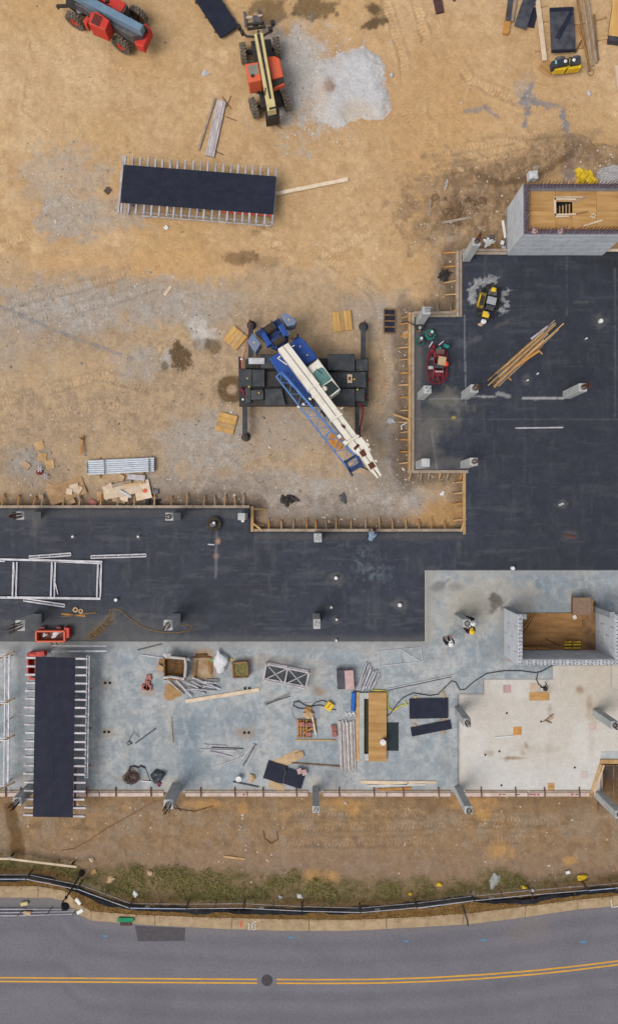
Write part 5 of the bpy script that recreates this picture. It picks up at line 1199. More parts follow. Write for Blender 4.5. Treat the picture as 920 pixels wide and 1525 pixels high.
for dx, zz in ((.5, .4), (.64, .4)):
    p0, p1 = ctr + v * (wd * .5 + dx) - u * ln * .5, ctr + v * (wd * .5 + dx) + u * ln * .28
    MB().beam((p0.x, p0.y, zz + .6), (p1.x, p1.y, zz + .6), .07, .07).build('side_rail', GLV, tb)
p0, p1 = ctr + v * (wd * .5 + .05) + u * ln * .18, ctr + v * (wd * .5 + .05) + u * ln * .46; MB().beam((p0.x, p0.y, 1.5), (p1.x, p1.y, 1.5), .1, .1).build('red_rail', M('rail_red', (122, 60, 52), (96, 46, 42), 4, .7), tb)
for k in (-.27, -.02, .22, .38):
    p = ctr + v * (wd * .5 + .52) + u * ln * k; MB().beam((p.x, p.y, .4), (p.x + .36, p.y + .24, 1.1), .07, .07).build('diagonal_brace', WB, tb)
p0, p1 = ctr - v * wd * .25 - u * (ln * .5 + .14), ctr + v * (wd * 1.15) - u * (ln * .5 + .2); MB().beam((p0.x, p0.y, .6), (p1.x, p1.y, .5), .1, .08).build('end_rail', GLV, tb)
MB().beam((p0.x, p0.y + .35, .6), (p1.x, p1.y + .3, .5), .05, .05).build('end_rail', GLV, tb)

# undecked shoring frame at the left edge
ufr = thing('shoring_frame', 'bare metal shoring frame cut off by the left edge below the columns', 'shoring frame', G(0, 1075))
for x in (8.5, 14.5): MB().beam(G(x, 975, .9), G(x - 2, 1172, .9), .08, .08).build('rail', GLV, ufr)
MB().beam(G(-60, 975, .9), G(-62, 1172, .9), .08, .08).build('rail', GLV, ufr)
for y in (974, 977, 1044, 1047.5, 1099, 1103, 1170): MB().beam(G(-60, y, .95), G(12, y, .95), .06, .06).build('cross_rail', GLV, ufr)
for y in (974, 1044, 1099, 1169): MB().beam(G(-3, y + 8, .5), G(22, y - 4, 1.5), .09, .07).build('diagonal_brace', WB, ufr)
for k in range(6): MB().tube(G(8.5, 980 + k * 34, .9), G(14, 1010 + k * 34, .9), .015, 4).build('lacing', GLV, ufr)
for x, y in ((10, 980), (9, 1075), (9, 1168), (-58, 980), (-58, 1168)): MB().tube(G(x, y, .88), (*G(x, y, .88).xy, .0), .04, 8).build('leg', GLV, ufr)

# ------------------------------------------------------------------ scaffold frames lying on the dark slab
sfm = thing('scaffolding', 'long silver ladder-like scaffold frame lying on the dark slab', 'scaffold', G(75, 862))
def gb(name, p, q_, par, w=.08, h=.1, z=.06, mat=GLV): return MB().beam(G(*p, z), G(*q_, z), w, h).build(name, mat, par)
gb('rail', (-120, 830), (153, 836.5), sfm, .12, z=.1); gb('rail', (67, 835.5), (152, 839.5), sfm, .07, z=.1); gb('rail', (-120, 888), (150, 891.5), sfm, .14, z=.1); gb('rail', (-90, 893), (10, 889.5), sfm, .08, z=.16); gb('rail', (-90, 831.5), (8, 836), sfm, .08, z=.16)
for x in (23.5, 80.5, 149):
    for e in (-2.6, 2.6): gb('rung', (x + e, 837), (x + e - 1.6, 890), sfm, .09, z=.06)
    MB().tube(G(x - 2, 838, .1), G(x + 1, 889, .1), .02, 5).build('lacing', GLV, sfm)
gb('brace', (83, 868), (87, 885), sfm, .05, z=.05)
def ladder_beam(label, x0, y0, x1, y1, sp=5.0, z=.08):
    c_ = G((x0 + x1) / 2, (y0 + y1) / 2); t = thing('ladder_beam', label, 'scaffold', c_, 'loose silver ladder beams'); d = Vector((x1 - x0, y1 - y0)).normalized(); n_ = Vector((-d.y, d.x)) * 1.9
    for s_ in (-1, 1): gb('chord', (x0 + n_.x * s_, y0 + n_.y * s_), (x1 + n_.x * s_, y1 + n_.y * s_), t, .07, .07, z)
    k = 0; ln_ = math.hypot(x1 - x0, y1 - y0)
    while k <= ln_: gb('rung', (x0 + d.x * k - n_.x, y0 + d.y * k - n_.y), (x0 + d.x * k + n_.x, y0 + d.y * k + n_.y), t, .04, .04, z); k += ln_ / 4
    MB().beam(G(x0, y0, .02), G(x1, y1, .02), .1, .03).build('web', STL, t)
ladder_beam('short silver ladder beam just above the scaffold frame', 44, 830, 106, 825.5)
ladder_beam('silver ladder beam right of and above the scaffold frame end', 136, 829.5, 218, 827)
ladder_beam('silver ladder beam just below the scaffold frame', 36, 893, 97, 902)
# box truss on the grey slab
bt = thing('box_truss', 'silver rectangular truss with cross braces on the grey slab', 'truss', G(426, 1008))
Q = [(396.6, 989), (460, 1002), (455, 1025.6), (392, 1013)]
for zz, dx, dy in ((.62, 0, 0), (.06, 1, 1)):
    qq = [G(x, y, .62) for x, y in Q]; qq = [Vector((p.x, p.y, zz)) for p in qq]
    for i in range(4): MB().beam(qq[i], qq[(i + 1) % 4], .09, .09).build('chord', ALU, bt)
    m0, m1 = (qq[0] + qq[1]) / 2, (qq[2] + qq[3]) / 2
    MB().beam(m0, m1, .08, .08).build('post', ALU, bt)
    if zz > .3:
        for p, q_ in ((qq[0], m1), (qq[3], m0), (m0, qq[2]), (m1, qq[1])): MB().beam(p - Vector((0, 0, .02)), q_ - Vector((0, 0, .02)), .05, .05).build('cross_brace', ALU, bt)
for x, y in Q + [(428.3, 995.5), (423.5, 1019.3)]:
    p = G(x, y, .62); MB().tube((p.x, p.y, .05), (p.x, p.y, .6), .04, 6).build('strut', ALU, bt)
qd = [G(x, y, .03) for x, y in [(397.5, 990.5), (459, 1003), (454.5, 1024.5), (393, 1012)]]; MB().prism([(p.x, p.y) for p in qd], .01, .03).build('shade_sheet', M('shade_sheet', (92, 96, 100), (74, 78, 82), 3, .8), bt)  # added dark sheet imitates the shade inside the truss
ft = thing('flat_truss', 'thin flat metal truss lying on the grey slab below the dark slab corner', 'truss', G(596, 978))
for p, q_ in (((563, 969.5), (626, 964)), ((565, 992), (629, 985)), ((626, 964), (629, 985)), ((563, 969.5), (565, 992)), ((595, 967), (597, 988)), ((595, 967), (568, 989)), ((595, 967), (627, 985))): gb('bar', p, q_, ft, .04, .04, .03)

# ------------------------------------------------------------------ loose lumber, tubes and sheets
def bar(name, p, q_, w, h, mat, label, cat, z=0.0, z2=None, group=None, ground=False, tube=False):
    """one loose piece lying from px p to px q_; w in px"""
    if ground: a, b = GG(*p, h / 2 + z), GG(*q_, h / 2 + (z if z2 is None else z2))
    else: a, b = G(*p, z + h / 2 + .004), G(*q_, (z if z2 is None else z2) + h / 2 + .004)
    if ground:
        lf = max(0.0, max(gz(*a.lerp(b, f_).xy) + h / 2 + min(z, z if z2 is None else z2) - a.lerp(b, f_).z for f_ in (.2, .4, .6, .8)))
        a.z += lf * .8; b.z += lf * .8
    m_ = MB()
    if tube: m_.tube(a, b, w / PPM / 2, 8)
    else: m_.beam(a, b, w / PPM, h)
    return tag(m_.build(name, mat), label, cat, group)
def sheet(name, c_, w, h, rot, th, mat, label, cat, z=0.0, ground=False, group=None, tilt=(0, 0)):
    p = GG(*c_, th / 2 + z) if ground else G(*c_, z + th / 2 + .004)
    mt = Matrix.Rotation(R(-rot), 3, 'Z') @ Matrix.Rotation(tilt[0], 3, 'X') @ Matrix.Rotation(tilt[1], 3, 'Y')
    o = MB().box((0, 0, 0), (L(w), L(h), th)).build(name, mat, origin=(0, 0, 0)); o.location = p; o.rotation_euler = mt.to_euler(); ORI[o] = p
    return tag(o, label, cat, group)
T = dict(ground=True)
# timber bundle on the dark slab
rd = random.Random(5)
lm = [WB, WG, WB, W, WO, WG, WB, W]
tl = 'long thin board in the loose timber bundle on the dark slab'
for i in range(26):
    f_ = i / 25; s0 = rd.uniform(0, .28); s1 = rd.uniform(.62, 1.0)
    o_ = (f_ - .5) * 16 + rd.uniform(-2.5, 2.5); e_ = rd.uniform(-3.5, 3.5)
    A_ = Vector((727 + o_ * .62, 576 + o_ * .74)); B_ = Vector((836 + o_ * .45 + e_ * .6, 476 + o_ * .72 + e_ * .7)); dv = B_ - A_
    p, q_ = A_ + dv * s0, A_ + dv * s1
    bar('board', (p.x, p.y), (q_.x, q_.y), rd.choice([1.4, 1.8, 2.4]), .045, lm[i % 8], tl, 'board', z=.05 * (i % 4) + rd.uniform(0, .01), group='boards in the timber bundle')
bar('board', (769, 544.5), (803, 522), 3.4, .05, WO, 'bright orange plank on top of the timber bundle', 'board', z=.22)
bar('board', (790, 505), (815, 486), 3.2, .05, ALU, 'pale grey board along the upper edge of the timber bundle', 'board', z=.2)
bar('stick', (802, 522), (807, 527.5), 1.6, .04, W, 'short stick poking from the bundle right side', 'stick', z=.2); bar('stick', (756, 562), (761, 566.5), 2.2, .05, WO, 'short peg near the lower end of the timber bundle', 'stick')
bar('metal_strip', (767, 637.6), (838, 636.6), 2.0, .04, GLV, 'thin silver strip lying alone on the dark slab', 'strip')
# yard: beams beside table A
BPALE = M('beam_pale', (216, 206, 206), (180, 168, 170), 2.5, .6, rnd=.08, stretch=(1, 1, 1))
al = 'silver beam in the stack between the telehandler and the deck table'
for k in range(4):
    bar('beam', (325.5 + k * 3.3, 150.5 + k * .9), (307.5 + k * 3.3, 233 + k * .9), 3.1, .16, BPALE, al, 'beam', z=.02 if k % 3 else .0, group='silver beams stacked on the yard', **T)
bar('beam', (320.5, 147), (296, 224), 3.2, .1, WG, 'single narrow beam lying apart left of the silver beam stack', 'beam', **T)
for i, (p, q_, lab) in enumerate([((331, 144), (345, 163), 'rusty rod poking right from the silver beams upper end'), ((344, 143), (338, 160), 'rusty rod leaning across the silver beams top'), ((336, 174), (352, 180), 'thin rusty rod on sand right of the silver beams'), ((322, 226), (334, 231), 'dark rod at the foot of the silver beams'), ((410, 184), (420, 192), 'short rusty rod below the orange telehandler')]):
    bar('rod', p, q_, 1.0, .03, RUST, lab, 'rod', tube=True, **T)
bar('plank', (411, 289.5), (518, 268), 5.4, .08, M('plank_bright', (246, 228, 204), (226, 202, 172), 2, .8), 'long pale plank right of the deck table on sand', 'plank', z=.06, **T)
bar('plank', (245, 440), (255, 427), 4.5, .05, WP, 'short pinkish offcut on the grey stony ground', 'plank', **T)
sheet('paper', (306, 110), 9, 9, 30, .03, GLV, 'pale square scrap on the sand above the silver beams', 'scrap', **T)
tag(MB().blob(GG(248, 339, .06), .16, .12, .07, 8).build('stone', WHT), 'white stone below the deck table', 'stone')
sheet('brick', (161, 284.5), 8, 9, 40, .12, M('brick_dark', (110, 92, 80), (86, 72, 64), 5, .9), 'dark brick on the pale gravel left of the deck table', 'brick', **T)
# black sheets at the top
st_ = thing('sheet_stack', 'stack of black sheets at the top edge beside the orange telehandler', 'sheets', GG(320, 18), )
for k in range(6):
    p = G(320 + (k % 2) * .6, 16 - (k % 3) * .5, GZ + .2 + k * .03); MB().box(p, (L(32), L(78), .026), R(33.5)).build('sheet', BLK, st_)
for k in (-26, 0, 26): p = G(320 + k * .55, 16 + k * .83, GZ + .08); MB().box(p, (L(36), .1, .12), R(33.5)).build('bearer', WB, st_)
tag(MB().beam(GG(647.5, -14, .1), GG(654.5, 21, .1), .5, .14).build('steel_channel', M('rust_purple', (96, 62, 62), (72, 46, 46), 5, .8)), 'rusty steel channel at the top edge, right of the gravel pile', 'steel channel')
bar('rusty_plate', (668, -6), (678, 1), 5, .05, RUST, 'rusty plate just inside the top edge right of the channel', 'plate', **T)
# material yard, upper right
bar('timber', (762, -16), (751.5, 53), 9, .14, WO, 'thick orange ended timber under black sheets at upper right', 'timber', **T)
bar('black_board', (760.5, -14), (754.5, 34), 7.5, .05, BLK2, 'narrow black board on the orange ended timber', 'board', z=.15, **T)
bar('plank', (768, -14), (761, 35), 4, .06, WG, 'grey plank between the black boards at upper right', 'plank', z=.15, **T)
bar('black_board', (792, -14), (772, 45), 19, .04, BLK2, 'wide black board lying askew beside the orange ended timber', 'board', z=.22, **T)
bar('black_board', (797, 8), (789, 42), 10, .04, BLK, 'short black board tucked under the wide one', 'board', z=.03, **T)
bar('black_scrap', (765, 2), (763, 17), 5, .04, BLK2, 'small black scrap left of the timber stack at top', 'scrap', **T)
bar('plank', (796, -16), (809, 93), 7, .07, WP, 'long pale plank running from the top edge to a tan square', 'plank', z=.12, **T)
sheet('plywood_square', (814, 101.5), 22, 20, 38, .02, PLY, 'tan plywood square touching the yellow roller', 'plywood', z=.05, **T)
bs = thing('sheet_stack', 'black sheet stack with torn wrap above the yellow roller', 'sheets', GG(836, 44))
for k in range(8):
    p = G(836.5 + (k * 7 % 3) * .4, 43 + (k * 5 % 4) * .9, GZ + .2 + k * .045); MB().box(p, (L(35), L(64 - (k == 7) * 8), .04), R(2.5)).build('sheet', BLK if k < 7 else BLK2, bs)
sw = MB(); q4 = [G(x, y, GZ + .57) for x, y in ((849, 14), (853, 20), (833, 58), (826, 56))]; sw.prism([(p.x, p.y) for p in q4], GZ + .53, GZ + .57).build('torn_wrap', BLK, bs)
for i, (p, q_) in enumerate([((792, 11), (813, 9)), ((800, 33), (818, 31)), ((796, 76.5), (815, 73.5)), ((851, 37.5), (877, 33)), ((853, 74), (870, 70)), ((885, 30), (902, 26)), ((886, 60), (905, 57))]):
    bar('bearer', p, q_, 3, .08, W, 'short wooden bearer under the stacks at upper right', 'timber', group='bearers under the upper right stacks', **T)
for i, (p, q_, w_, m_, lab) in enumerate([((856, -10), (876, 108), 3.4, WB, 'long tan pole right of the black stack reaching lowest'), ((865, -10), (880.5, 100), 3.6, WG, 'long grey pole next to the tan pole'), ((872, -10), (886, 96), 4, WG, 'thick grey pole in the middle of the pole group'), ((882, 25), (888.5, 92), 2.6, WB, 'shorter tan pole on the right of the pole group'), ((868, 54), (854, 81), 2.2, WB, 'thin stick crossing under the pole group'), ((858, 40), (873, 92), 2.4, WO, 'orange pole overlapping the tan pole')]):
    bar('pole', p, q_, w_, .07, m_, lab, 'pole', z=.08 + .02 * i, tube=True, **T)
sheet('plywood_sheet', (922, 34), 36, 58, 8, .02, PLYV, 'tan plywood sheet at the upper right edge', 'plywood', z=.5, **T)
sheet('sheet_pile', (922, 40), 32, 58, 8, .45, BLK2, 'dark pile under the plywood sheet at the upper right edge', 'sheets', **T)
m_ = MB(); ring(m_, GG(878.5, 108, .03), .2, .012, 20); tag(m_.build('wire_ring', STL), 'wire ring on the sand below the poles', 'ring')
bar('plank', (918, 98), (922, 135), 7, .06, WP, 'pale board at the right edge below the plywood sheet', 'board', **T)
bar('stick', (798, 123), (810, 127), 2, .04, W, 'short stick on the sand below the plywood square', 'stick', **T)
# round the tower
for p, q_, w_, m_, lab in [((640.5, 297), (638, 322), 3.4, WG, 'upright grey plank left of the clods near the tower'), ((665.5, 268.5), (661.5, 283), 2.4, ALU, 'short silver strip above the dark clods'), ((657.5, 332), (701, 324), 3.6, WG, 'grey plank lying flat across the clay clods'), ((641, 312), (648, 307), 2, W, 'small yellow stick beside the upright grey plank'), ((747.5, 329), (751.5, 355), 3.6, WHT, 'white pipe by the tower west wall'), ((721, 369), (731, 361), 2.4, WHT, 'white strip in the litter by the short form')]:
    bar('plank' if m_ is not WHT else 'white_pipe', p, q_, w_, .05, m_, lab, 'plank' if m_ is not WHT else 'pipe', **T)
for i, (x, y, r_) in enumerate([(723, 359, .2), (729, 357, .2), (726, 363, .22), (733, 361, .15)]):
    tag(MB().blob(GG(x, y, .08), r_, r_ * .7, .1, i + 20, .4).build('crumpled_plastic', WHT), 'white crumpled plastic heaped by the column near the tower', 'litter', 'white plastic litter near the tower')
tag(MB().box(GG(730.5, 354.5, .08), (.3, .25, .16), .2).build('grey_block', STL), 'grey block in the white litter', 'block')
sheet('styrofoam', (747, 362), 5, 6, 20, .1, WHT, 'small white foam block left of the tower base', 'foam', **T); sheet('styrofoam', (749, 369), 6, 4, 5, .1, GLV, 'grey white foam block by the tower corner', 'foam', **T)
tag(MB().box(GG(790, 266, .3), (.55, .5, .5), .1).blob(GG(790, 266, .55), .3, .26, .16, 5).build('white_sack', CLOTH), 'white bulk sack behind the tower upper left corner', 'sack')
yt_ = MB()
for i, (x, y, r_) in enumerate([(862, 258, .32), (868, 262, .42), (875, 266, .4), (880, 270, .3), (866, 268, .34), (863, 272, .3)]): yt_.blob(GG(x, y, .1), r_, r_ * .8, .22, i + 40, .35, rot=i)
tag(yt_.build('yellow_tarp', YEL), 'crumpled yellow tarp behind the tower', 'tarp')
gp = MB(); gp.blob(GG(918, 262, 0), 1.3, .8, .35, 61, .15, 3); stuff(tag(gp.build('gravel_heap', M('gravel_pale', (196, 192, 190), (160, 156, 154), 8, .95, fine=.3, fscale=14)), 'pale gravel heap at the right edge behind tower', 'gravel'))
# crane mats
def mat_pad(label, cx, cy, w, h, rot, n_, m0=PLYV):
    c_ = GG(cx, cy); t = thing('crane_mat', label, 'timber mat', c_, 'timber mats round the crane'); mt = Matrix.Rotation(R(-rot), 3, 'Z')
    for k in range(n_):
        off = mt @ Vector(((k + .5) / n_ * L(w) - L(w) / 2, 0, 0)); MB().box(c_ + off + Vector((0, 0, .09)), (L(w) / n_ - .012, L(h), .12), m=mt).build('plank', m0 if k != n_ // 2 or n_ < 4 else W, t)
    for s_ in (-.35, .35): MB().box(c_ + mt @ Vector((0, L(h) * s_, .02)), (L(w), .12, .05), m=mt).build('batten', WB, t)
mat_pad('timber mat turned diamond-wise left of the crane counterweight', 350.5, 504, 26, 26, 40, 4); mat_pad('square timber mat above the crane to the right', 509.3, 479, 28.5, 29.5, -7, 5); mat_pad('timber mat below the crane left rear outrigger', 337.5, 630.5, 28.5, 27.5, 104, 4); mat_pad('orange timber mat half hidden below the crane jib', 500, 657.5, 21, 19, 20, 3, WO)
fp = thing('panel_frame', 'wooden frame with four black panels left of the form', 'panel', GG(580, 478))
for x in (571.5, 588.5): MB().beam(GG(x + .3, 460.5, .1), GG(x - .6, 496.5, .1), .07, .09).build('rail', WB, fp)
for k in range(5): MB().beam(GG(571.5, 461 + k * 8.8, .11), GG(588.5, 461.3 + k * 8.8, .11), .07, .08).build('crossbar', WB, fp)
for k in range(4): MB().box(GG(580, 465.4 + k * 8.8, .05), (L(15), L(7), .03)).build('black_panel', BLK, fp)
# left: scraps above the form
for i, (x, y, w_, h_, r_, lab) in enumerate([(59.5, 664, 14, 13, -20, 'topmost of three cardboard squares above the form'), (64, 681, 13, 13, 5, 'middle of three cardboard squares above the form'), (75, 691.5, 13, 13, -10, 'lowest of three cardboard squares above the form'), (40, 692.5, 12, 8, 40, 'pale card scrap left of the cardboard squares')]):
    sheet('cardboard', (x, y), w_, h_, r_, .05, CARD if i == 3 else W, lab, 'cardboard', z=.02, **T)
vb2 = thing('red_valve', 'small red valve with two spoked handles above the form', 'valve', GG(63, 703))
MB().blob(GG(60, 704, .1), .22, .14, .12, 9).build('body', CRIM, vb2)
for x, y in ((61.5, 699), (70, 710)):
    for a_ in range(3): MB().box(GG(x, y, .2), (.42, .05, .04), a_ * 1.05).build('spoke', ALU, vb2)
xs_ = thing('survey_stake', 'orange wooden cross stake standing in stony ground', 'stake', GG(123, 665))
MB().beam(GG(124, 648, .1), GG(123.6, 677, .3), .12, .06).build('post', WO, xs_); MB().beam(GG(120, 651, .25), GG(124, 655, .25), .07, .05).build('arm', WB, xs_); MB().beam(GG(129, 651, .25), GG(124.5, 655, .25), .07, .05).build('arm', WB, xs_)
tb_ = thing('tube_bundle', 'strapped bundle of silver tubes above the scrap plywood', 'tubes', GG(182, 696))
for k in range(7):
    for j in range(2):
        p, q_ = GG(133, 687.5 + k * 3.1, .14 + j * .13), GG(231, 683 + k * 3.0, .14 + j * .13); p.x += random.uniform(-.08, .05); z_ = .14 + j * .13 - .3; p.z = q_.z = z_
        MB().tube(p, q_, .064, 8).build('tube', M('bright_tube', (222, 226, 232), (196, 202, 212), 3, .5, .1, rnd=.06), tb_)
for x in (158, 224): MB().beam(GG(x, 684, .4), GG(x + .5, 707.5, .4), .05, .03).build('strap', STL, tb_)
for x in (150, 215): MB().beam(GG(x, 681, .03), GG(x, 712, .03), .09, .08).build('bearer', WB, tb_)
for k in range(6): MB().box(GG(132.6, 688 + k * 3.1, .27 + (k % 2) * .02), (.05, .1, .1)).build('end_cap', TEAL, tb_)
rd = random.Random(12)
SCR = M('plywood_worn', (196, 160, 118), (166, 130, 92), 2.0, .85, rnd=.08, fine=.18)
s1 = [(100, 731, 56, 27, -20, SCR, .08), (112, 726, 14, 10, -15, WP, .14), (118, 729, 10, 12, 30, WP, .18), (82, 738, 14, 10, 20, SCR, .03), (98, 745, 16, 9, 10, PLY, .02), (106, 747, 14, 9, -25, CARD, .12), (80, 729, 20, 12, -22, SCR, .1), (75, 724, 9, 8, 20, CARD, .05), (118, 736, 3, 18, -14, WG, .2), (86, 745, 12, 7, 45, CARD, .1), (63, 740, 7, 5, 20, CARD, .03), (105, 732, 9, 9, 10, WP, .16)]
S1L = ['largest brown plywood sheet of the left heap', 'pale offcut on the upper right of the left heap', 'tall pale offcut at the right end of the left heap', 'small yellow offcut at the left side of the left heap', 'tan sheet lowest in the left heap by the form', 'cardboard flap low in the middle of the left heap', 'yellow sheet over the left part of the big brown sheet', 'small cardboard at the upper left of the left heap', 'grey strip standing along the left heap right end', 'cardboard piece low on the left of the left heap', 'tiny cardboard left of the left heap', 'small square offcut in the middle of the left heap']
for i, a in enumerate(s1): sheet('plywood_scrap', a[:2], a[2], a[3], a[4], .03, a[5], S1L[i], 'plywood scrap', z=a[6], ground=True, group='left heap of plywood scraps', tilt=(rd.uniform(-.08, .08), rd.uniform(-.08, .08)))
s2 = [(188, 728, 66, 20, -12, WP, .09), (213, 730, 24, 28, -12, WP, .1), (166, 731, 14, 20, -32, WP, .2), (150, 738, 10, 13, -10, SCR, .05), (158, 738, 12, 11, 30, CARD, .06), (186, 741, 13, 10, 15, WP, .16), (178, 722, 40, 5, -14, WG, .2), (195, 723, 44, 5, -14, WP, .22), (204, 711, 26, 8, 4, ALU, .12), (182, 712, 8, 9, 20, CARD, .14), (138, 748, 14, 8, 30, BRICK, .04), (187, 735, 22, 4, 30, ALU, .25), (200, 721, 28, 3, -8, W, .28), (178, 745, 20, 7, 12, CARD, .08)]
S2L = ['long pale sheet forming the back of the right heap', 'square tan sheet with red label in the right heap', 'tilted pale sheet at the left of the right heap', 'brown offcut farthest left in the right heap', 'cardboard scrap beside the leftmost brown offcut', 'pale square offcut low in the right heap', 'grey strip slanting over the right heap left part', 'pale strip along the ridge of the right heap', 'silver sheet at the top of the right heap', 'small cardboard at the upper left of right heap', 'red brick coloured scrap left of the right heap by the form', 'silver strip crossing the middle of the right heap', 'thin yellow lath on top of the right heap', 'cardboard flap at the lower middle of the right heap']
for i, a in enumerate(s2): sheet('plywood_scrap', a[:2], a[2], a[3], a[4], .03, a[5], S2L[i], 'plywood scrap', z=a[6], ground=True, group='right heap of plywood scraps', tilt=(rd.uniform(-.08, .08), rd.uniform(-.08, .08)))
tag(MB().lathe(GG(217, 731, .22), [(.13, -.01), (.13, .012)], 12).build('red_label', M('red_label', (226, 108, 74), (216, 94, 62), 3, .7)), 'round red label on the pale plywood heap', 'label')
sheet('concrete_lump', (232, 732), 9, 7, 10, .16, STL, 'grey block right of the pale plywood heap', 'block', **T)
for nm, x, y, sx, sy, sd_, lab in (('black_tarp', 430, 744.5, .5, .36, 3, 'crumpled black tarp on the stony ground above the notch form'), ('black_tarp', 664, 411, .55, .3, 5, 'dark crumpled tarp left of the yellow trowel form'), ('black_tarp', 227, 746, .55, .25, 7, 'dark tarp scraps by the right plywood heap')):
    b_ = MB()
    for k in range(4): b_.blob(GG(x + random.uniform(-7, 7), y + random.uniform(-4, 4), .03), sx * .6, sy * .6, .1, sd_ * 9 + k, .5, rot=k)
    tag(b_.build(nm, M('tarp_black', (38, 32, 32), (62, 54, 52), 4, .7)), lab, 'tarp')
# bent white pipe and stone slab outside the tall form
tag(MB().path([GG(598, 640, .05), GG(597, 634, .05), GG(608, 628, .05)], .05).build('bent_pipe', WHT), 'white bent pipe outside the tall form', 'pipe')
for i, (x, y, r_, m_, lab) in enumerate([(582, 627, .26, CON, 'pale flat stone outside the tall form'), (604, 498, .3, CARD, 'tan stone slab outside the form near the dull trowel'), (735, 1311, .42, M('grey_plastic', (168, 168, 164), (140, 142, 138), 4, .7), 'grey crumpled sheet in the weeds at right'), (224, 709 + 590, .2, CARD, 'tan rock by the end of the white rail'), (137, 1280, .18, WP, 'pale rock above the white rail end'), (166, 1309, .28, CARD, 'flat tan rock in the weeds'), (141, 1297, .2, PLY, 'brown rock by the weeds'), (202, 1331, .2, WHT, 'white foam block in the weeds above the fence'), (446, 1334, .18, WHT, 'white plastic scrap in the weeds'), (418, 1335, .17, GLV, 'grey stone in the weeds beside white scrap'), (658.5, 735, .16, WHT, 'white scrap in the notch corner gravel'), (876, 140, .16, GLV, 'pale round stone on the sand below the roller'), (583, 112, .15, CON, 'pale round stone beside the gravel pile'), (686, 253, .22, CARD, 'tan stone above the tower clods'), (798, 250, .26, WG, 'flat grey stone north of the tower'), (752, 233, .2, CARD, 'tan stone on the sand above the stony bank'), (511, 742, .3, STL, 'flat grey stone in the gravel above the notch form')]):
    tag(MB().blob(GG(x, y, .05), r_, r_ * .7, .1, i + 70, .3, 2, rot=i * .7).build('stone' if 'stone' in lab or 'rock' in lab else 'scrap', m_), lab, 'stone' if 'stone' in lab or 'rock' in lab else 'litter')
# clay clods by the tower
rd = random.Random(4)
for i in range(14):
    x, y = rd.gauss(676, 26), rd.gauss(314, 17); r_ = rd.uniform(.1, .26)
    tag(MB().blob(GG(x, y, .05), r_, r_ * .8, r_ * .55, i + 120, .35, 2, rot=i).build('clay_clod', M('clod', (142, 114, 84), (112, 88, 64), 4, .95, rnd=.15, bump=.5, fscale=14)), 'brown clay clod in the clump left of the tower', 'clod', 'clay clods left of the tower')

# ------------------------------------------------------------------ grey slab clutter
sk = thing('skip', 'orange skip with white bag below the thick left column', 'skip', G(79, 945))
def skip(t, x0, y0, x1, y1, h=.5):
    for p, q_ in (((x0, y0), (x1, y0)), ((x0, y1), (x1, y1)), ((x0, y0), (x0, y1)), ((x1, y0), (x1, y1))): MB().beam(G(*p, h / 2 + .1), G(*q_, h / 2 + .1), .09, h).build('side', ORG if t is sk else RED, t)
    c_ = G((x0 + x1) / 2, (y0 + y1) / 2); MB().box((c_.x, c_.y, .12), (L(x1 - x0), L(y1 - y0), .05)).build('bottom', M('skip_inside', (150, 92, 76), (112, 66, 56), 3, .8), t)
    for x in (x0 + 5, x1 - 5):
        for y in (y0, y1): MB().tube(G(x, y - 1, .1) , G(x, y + 1, .1), .1, 10).build('wheel', DKM, t)
skip(sk, 56, 939.5, 98, 954.5); MB().box(G(101, 942, .3), (.3, .6, .4)).build('tow_bar', RED, sk)
for x in (64, 88, 100): MB().box(G(x, 935, .2), (.3, .15, .2)).build('bracket', CRIM, sk)
tag(MB().blob(G(84, 944, .35), .3, .16, .14, 31, .35, rot=.5).build('white_bag', CLOTH), 'white bag lying in the orange skip', 'bag'); tag(MB().blob(G(68, 945, .3), .16, .12, .1, 33, .35).build('white_bag', CLOTH), 'smaller white rag in the left of the orange skip', 'bag')
sk2 = thing('lift_platform', 'red-orange lift platform half under the black deck table', 'lift', G(52, 988))
skip(sk2, 44, 972, 56, 1004, .6); MB().box(G(57, 974, .45), (.95, .3, .5), .15).build('control_box', RED, sk2); MB().box(G(49.5, 1007, .5), (.36, .36, .4)).build('motor_box', RED, sk2); MB().box(G(49.5, 1007, .71), (.22, .24, .03)).build('opening', DKM, sk2)
# soil crate with cloth rim
cr1 = thing('soil_crate', 'timber crate full of soil with white cloth over its rim', 'crate', G(261, 994))
for p, q_ in (((246, 979), (246.5, 1010)), ((276, 979), (275.5, 1011)), ((246, 979), (276, 979)), ((246, 1010), (276, 1011))): MB().beam(G(*p, .4), G(*q_, .4), .08, .7).build('side', WB, cr1)
MB().box(G(261, 994, .3), (L(28), L(29), .3)).build('soil', MUD, cr1)
cl = MB()
for pts in ([(246, 977), (258, 979), (277, 981)], [(276, 981), (277, 992), (275.5, 1009)], [(243, 1009), (255, 1008), (275, 1011)]): cl.path([G(*p, .8) for p in pts], .085, 7)
cl.blob(G(249, 976, .8), .22, .16, .12, 3, .4).blob(G(280, 982, .7), .14, .1, .1, 4, .4); cl.build('cloth', M('cloth_grey', (206, 202, 200), (176, 172, 170), 4, .9), cr1)
tag(MB().box(G(239.5, 995, .1), (.42, .34, .18), -.5).build('paper_sack', CARD), 'tan paper sack left of the soil crate', 'sack'); sheet('mud_patch', (241, 986), 9, 9, 20, .03, M('mudstain', (166, 130, 88), (140, 108, 74), 4, .95), 'brown mud smear left of the soil crate', 'mud')
tag(MB().blob(G(258, 1031, .02), .5, .4, .05, 12, .3, 3).build('sand_spill', M('sand_spill', (186, 150, 104), (160, 124, 84), 5, .95)), 'little sand spill below the soil crate', 'sand')
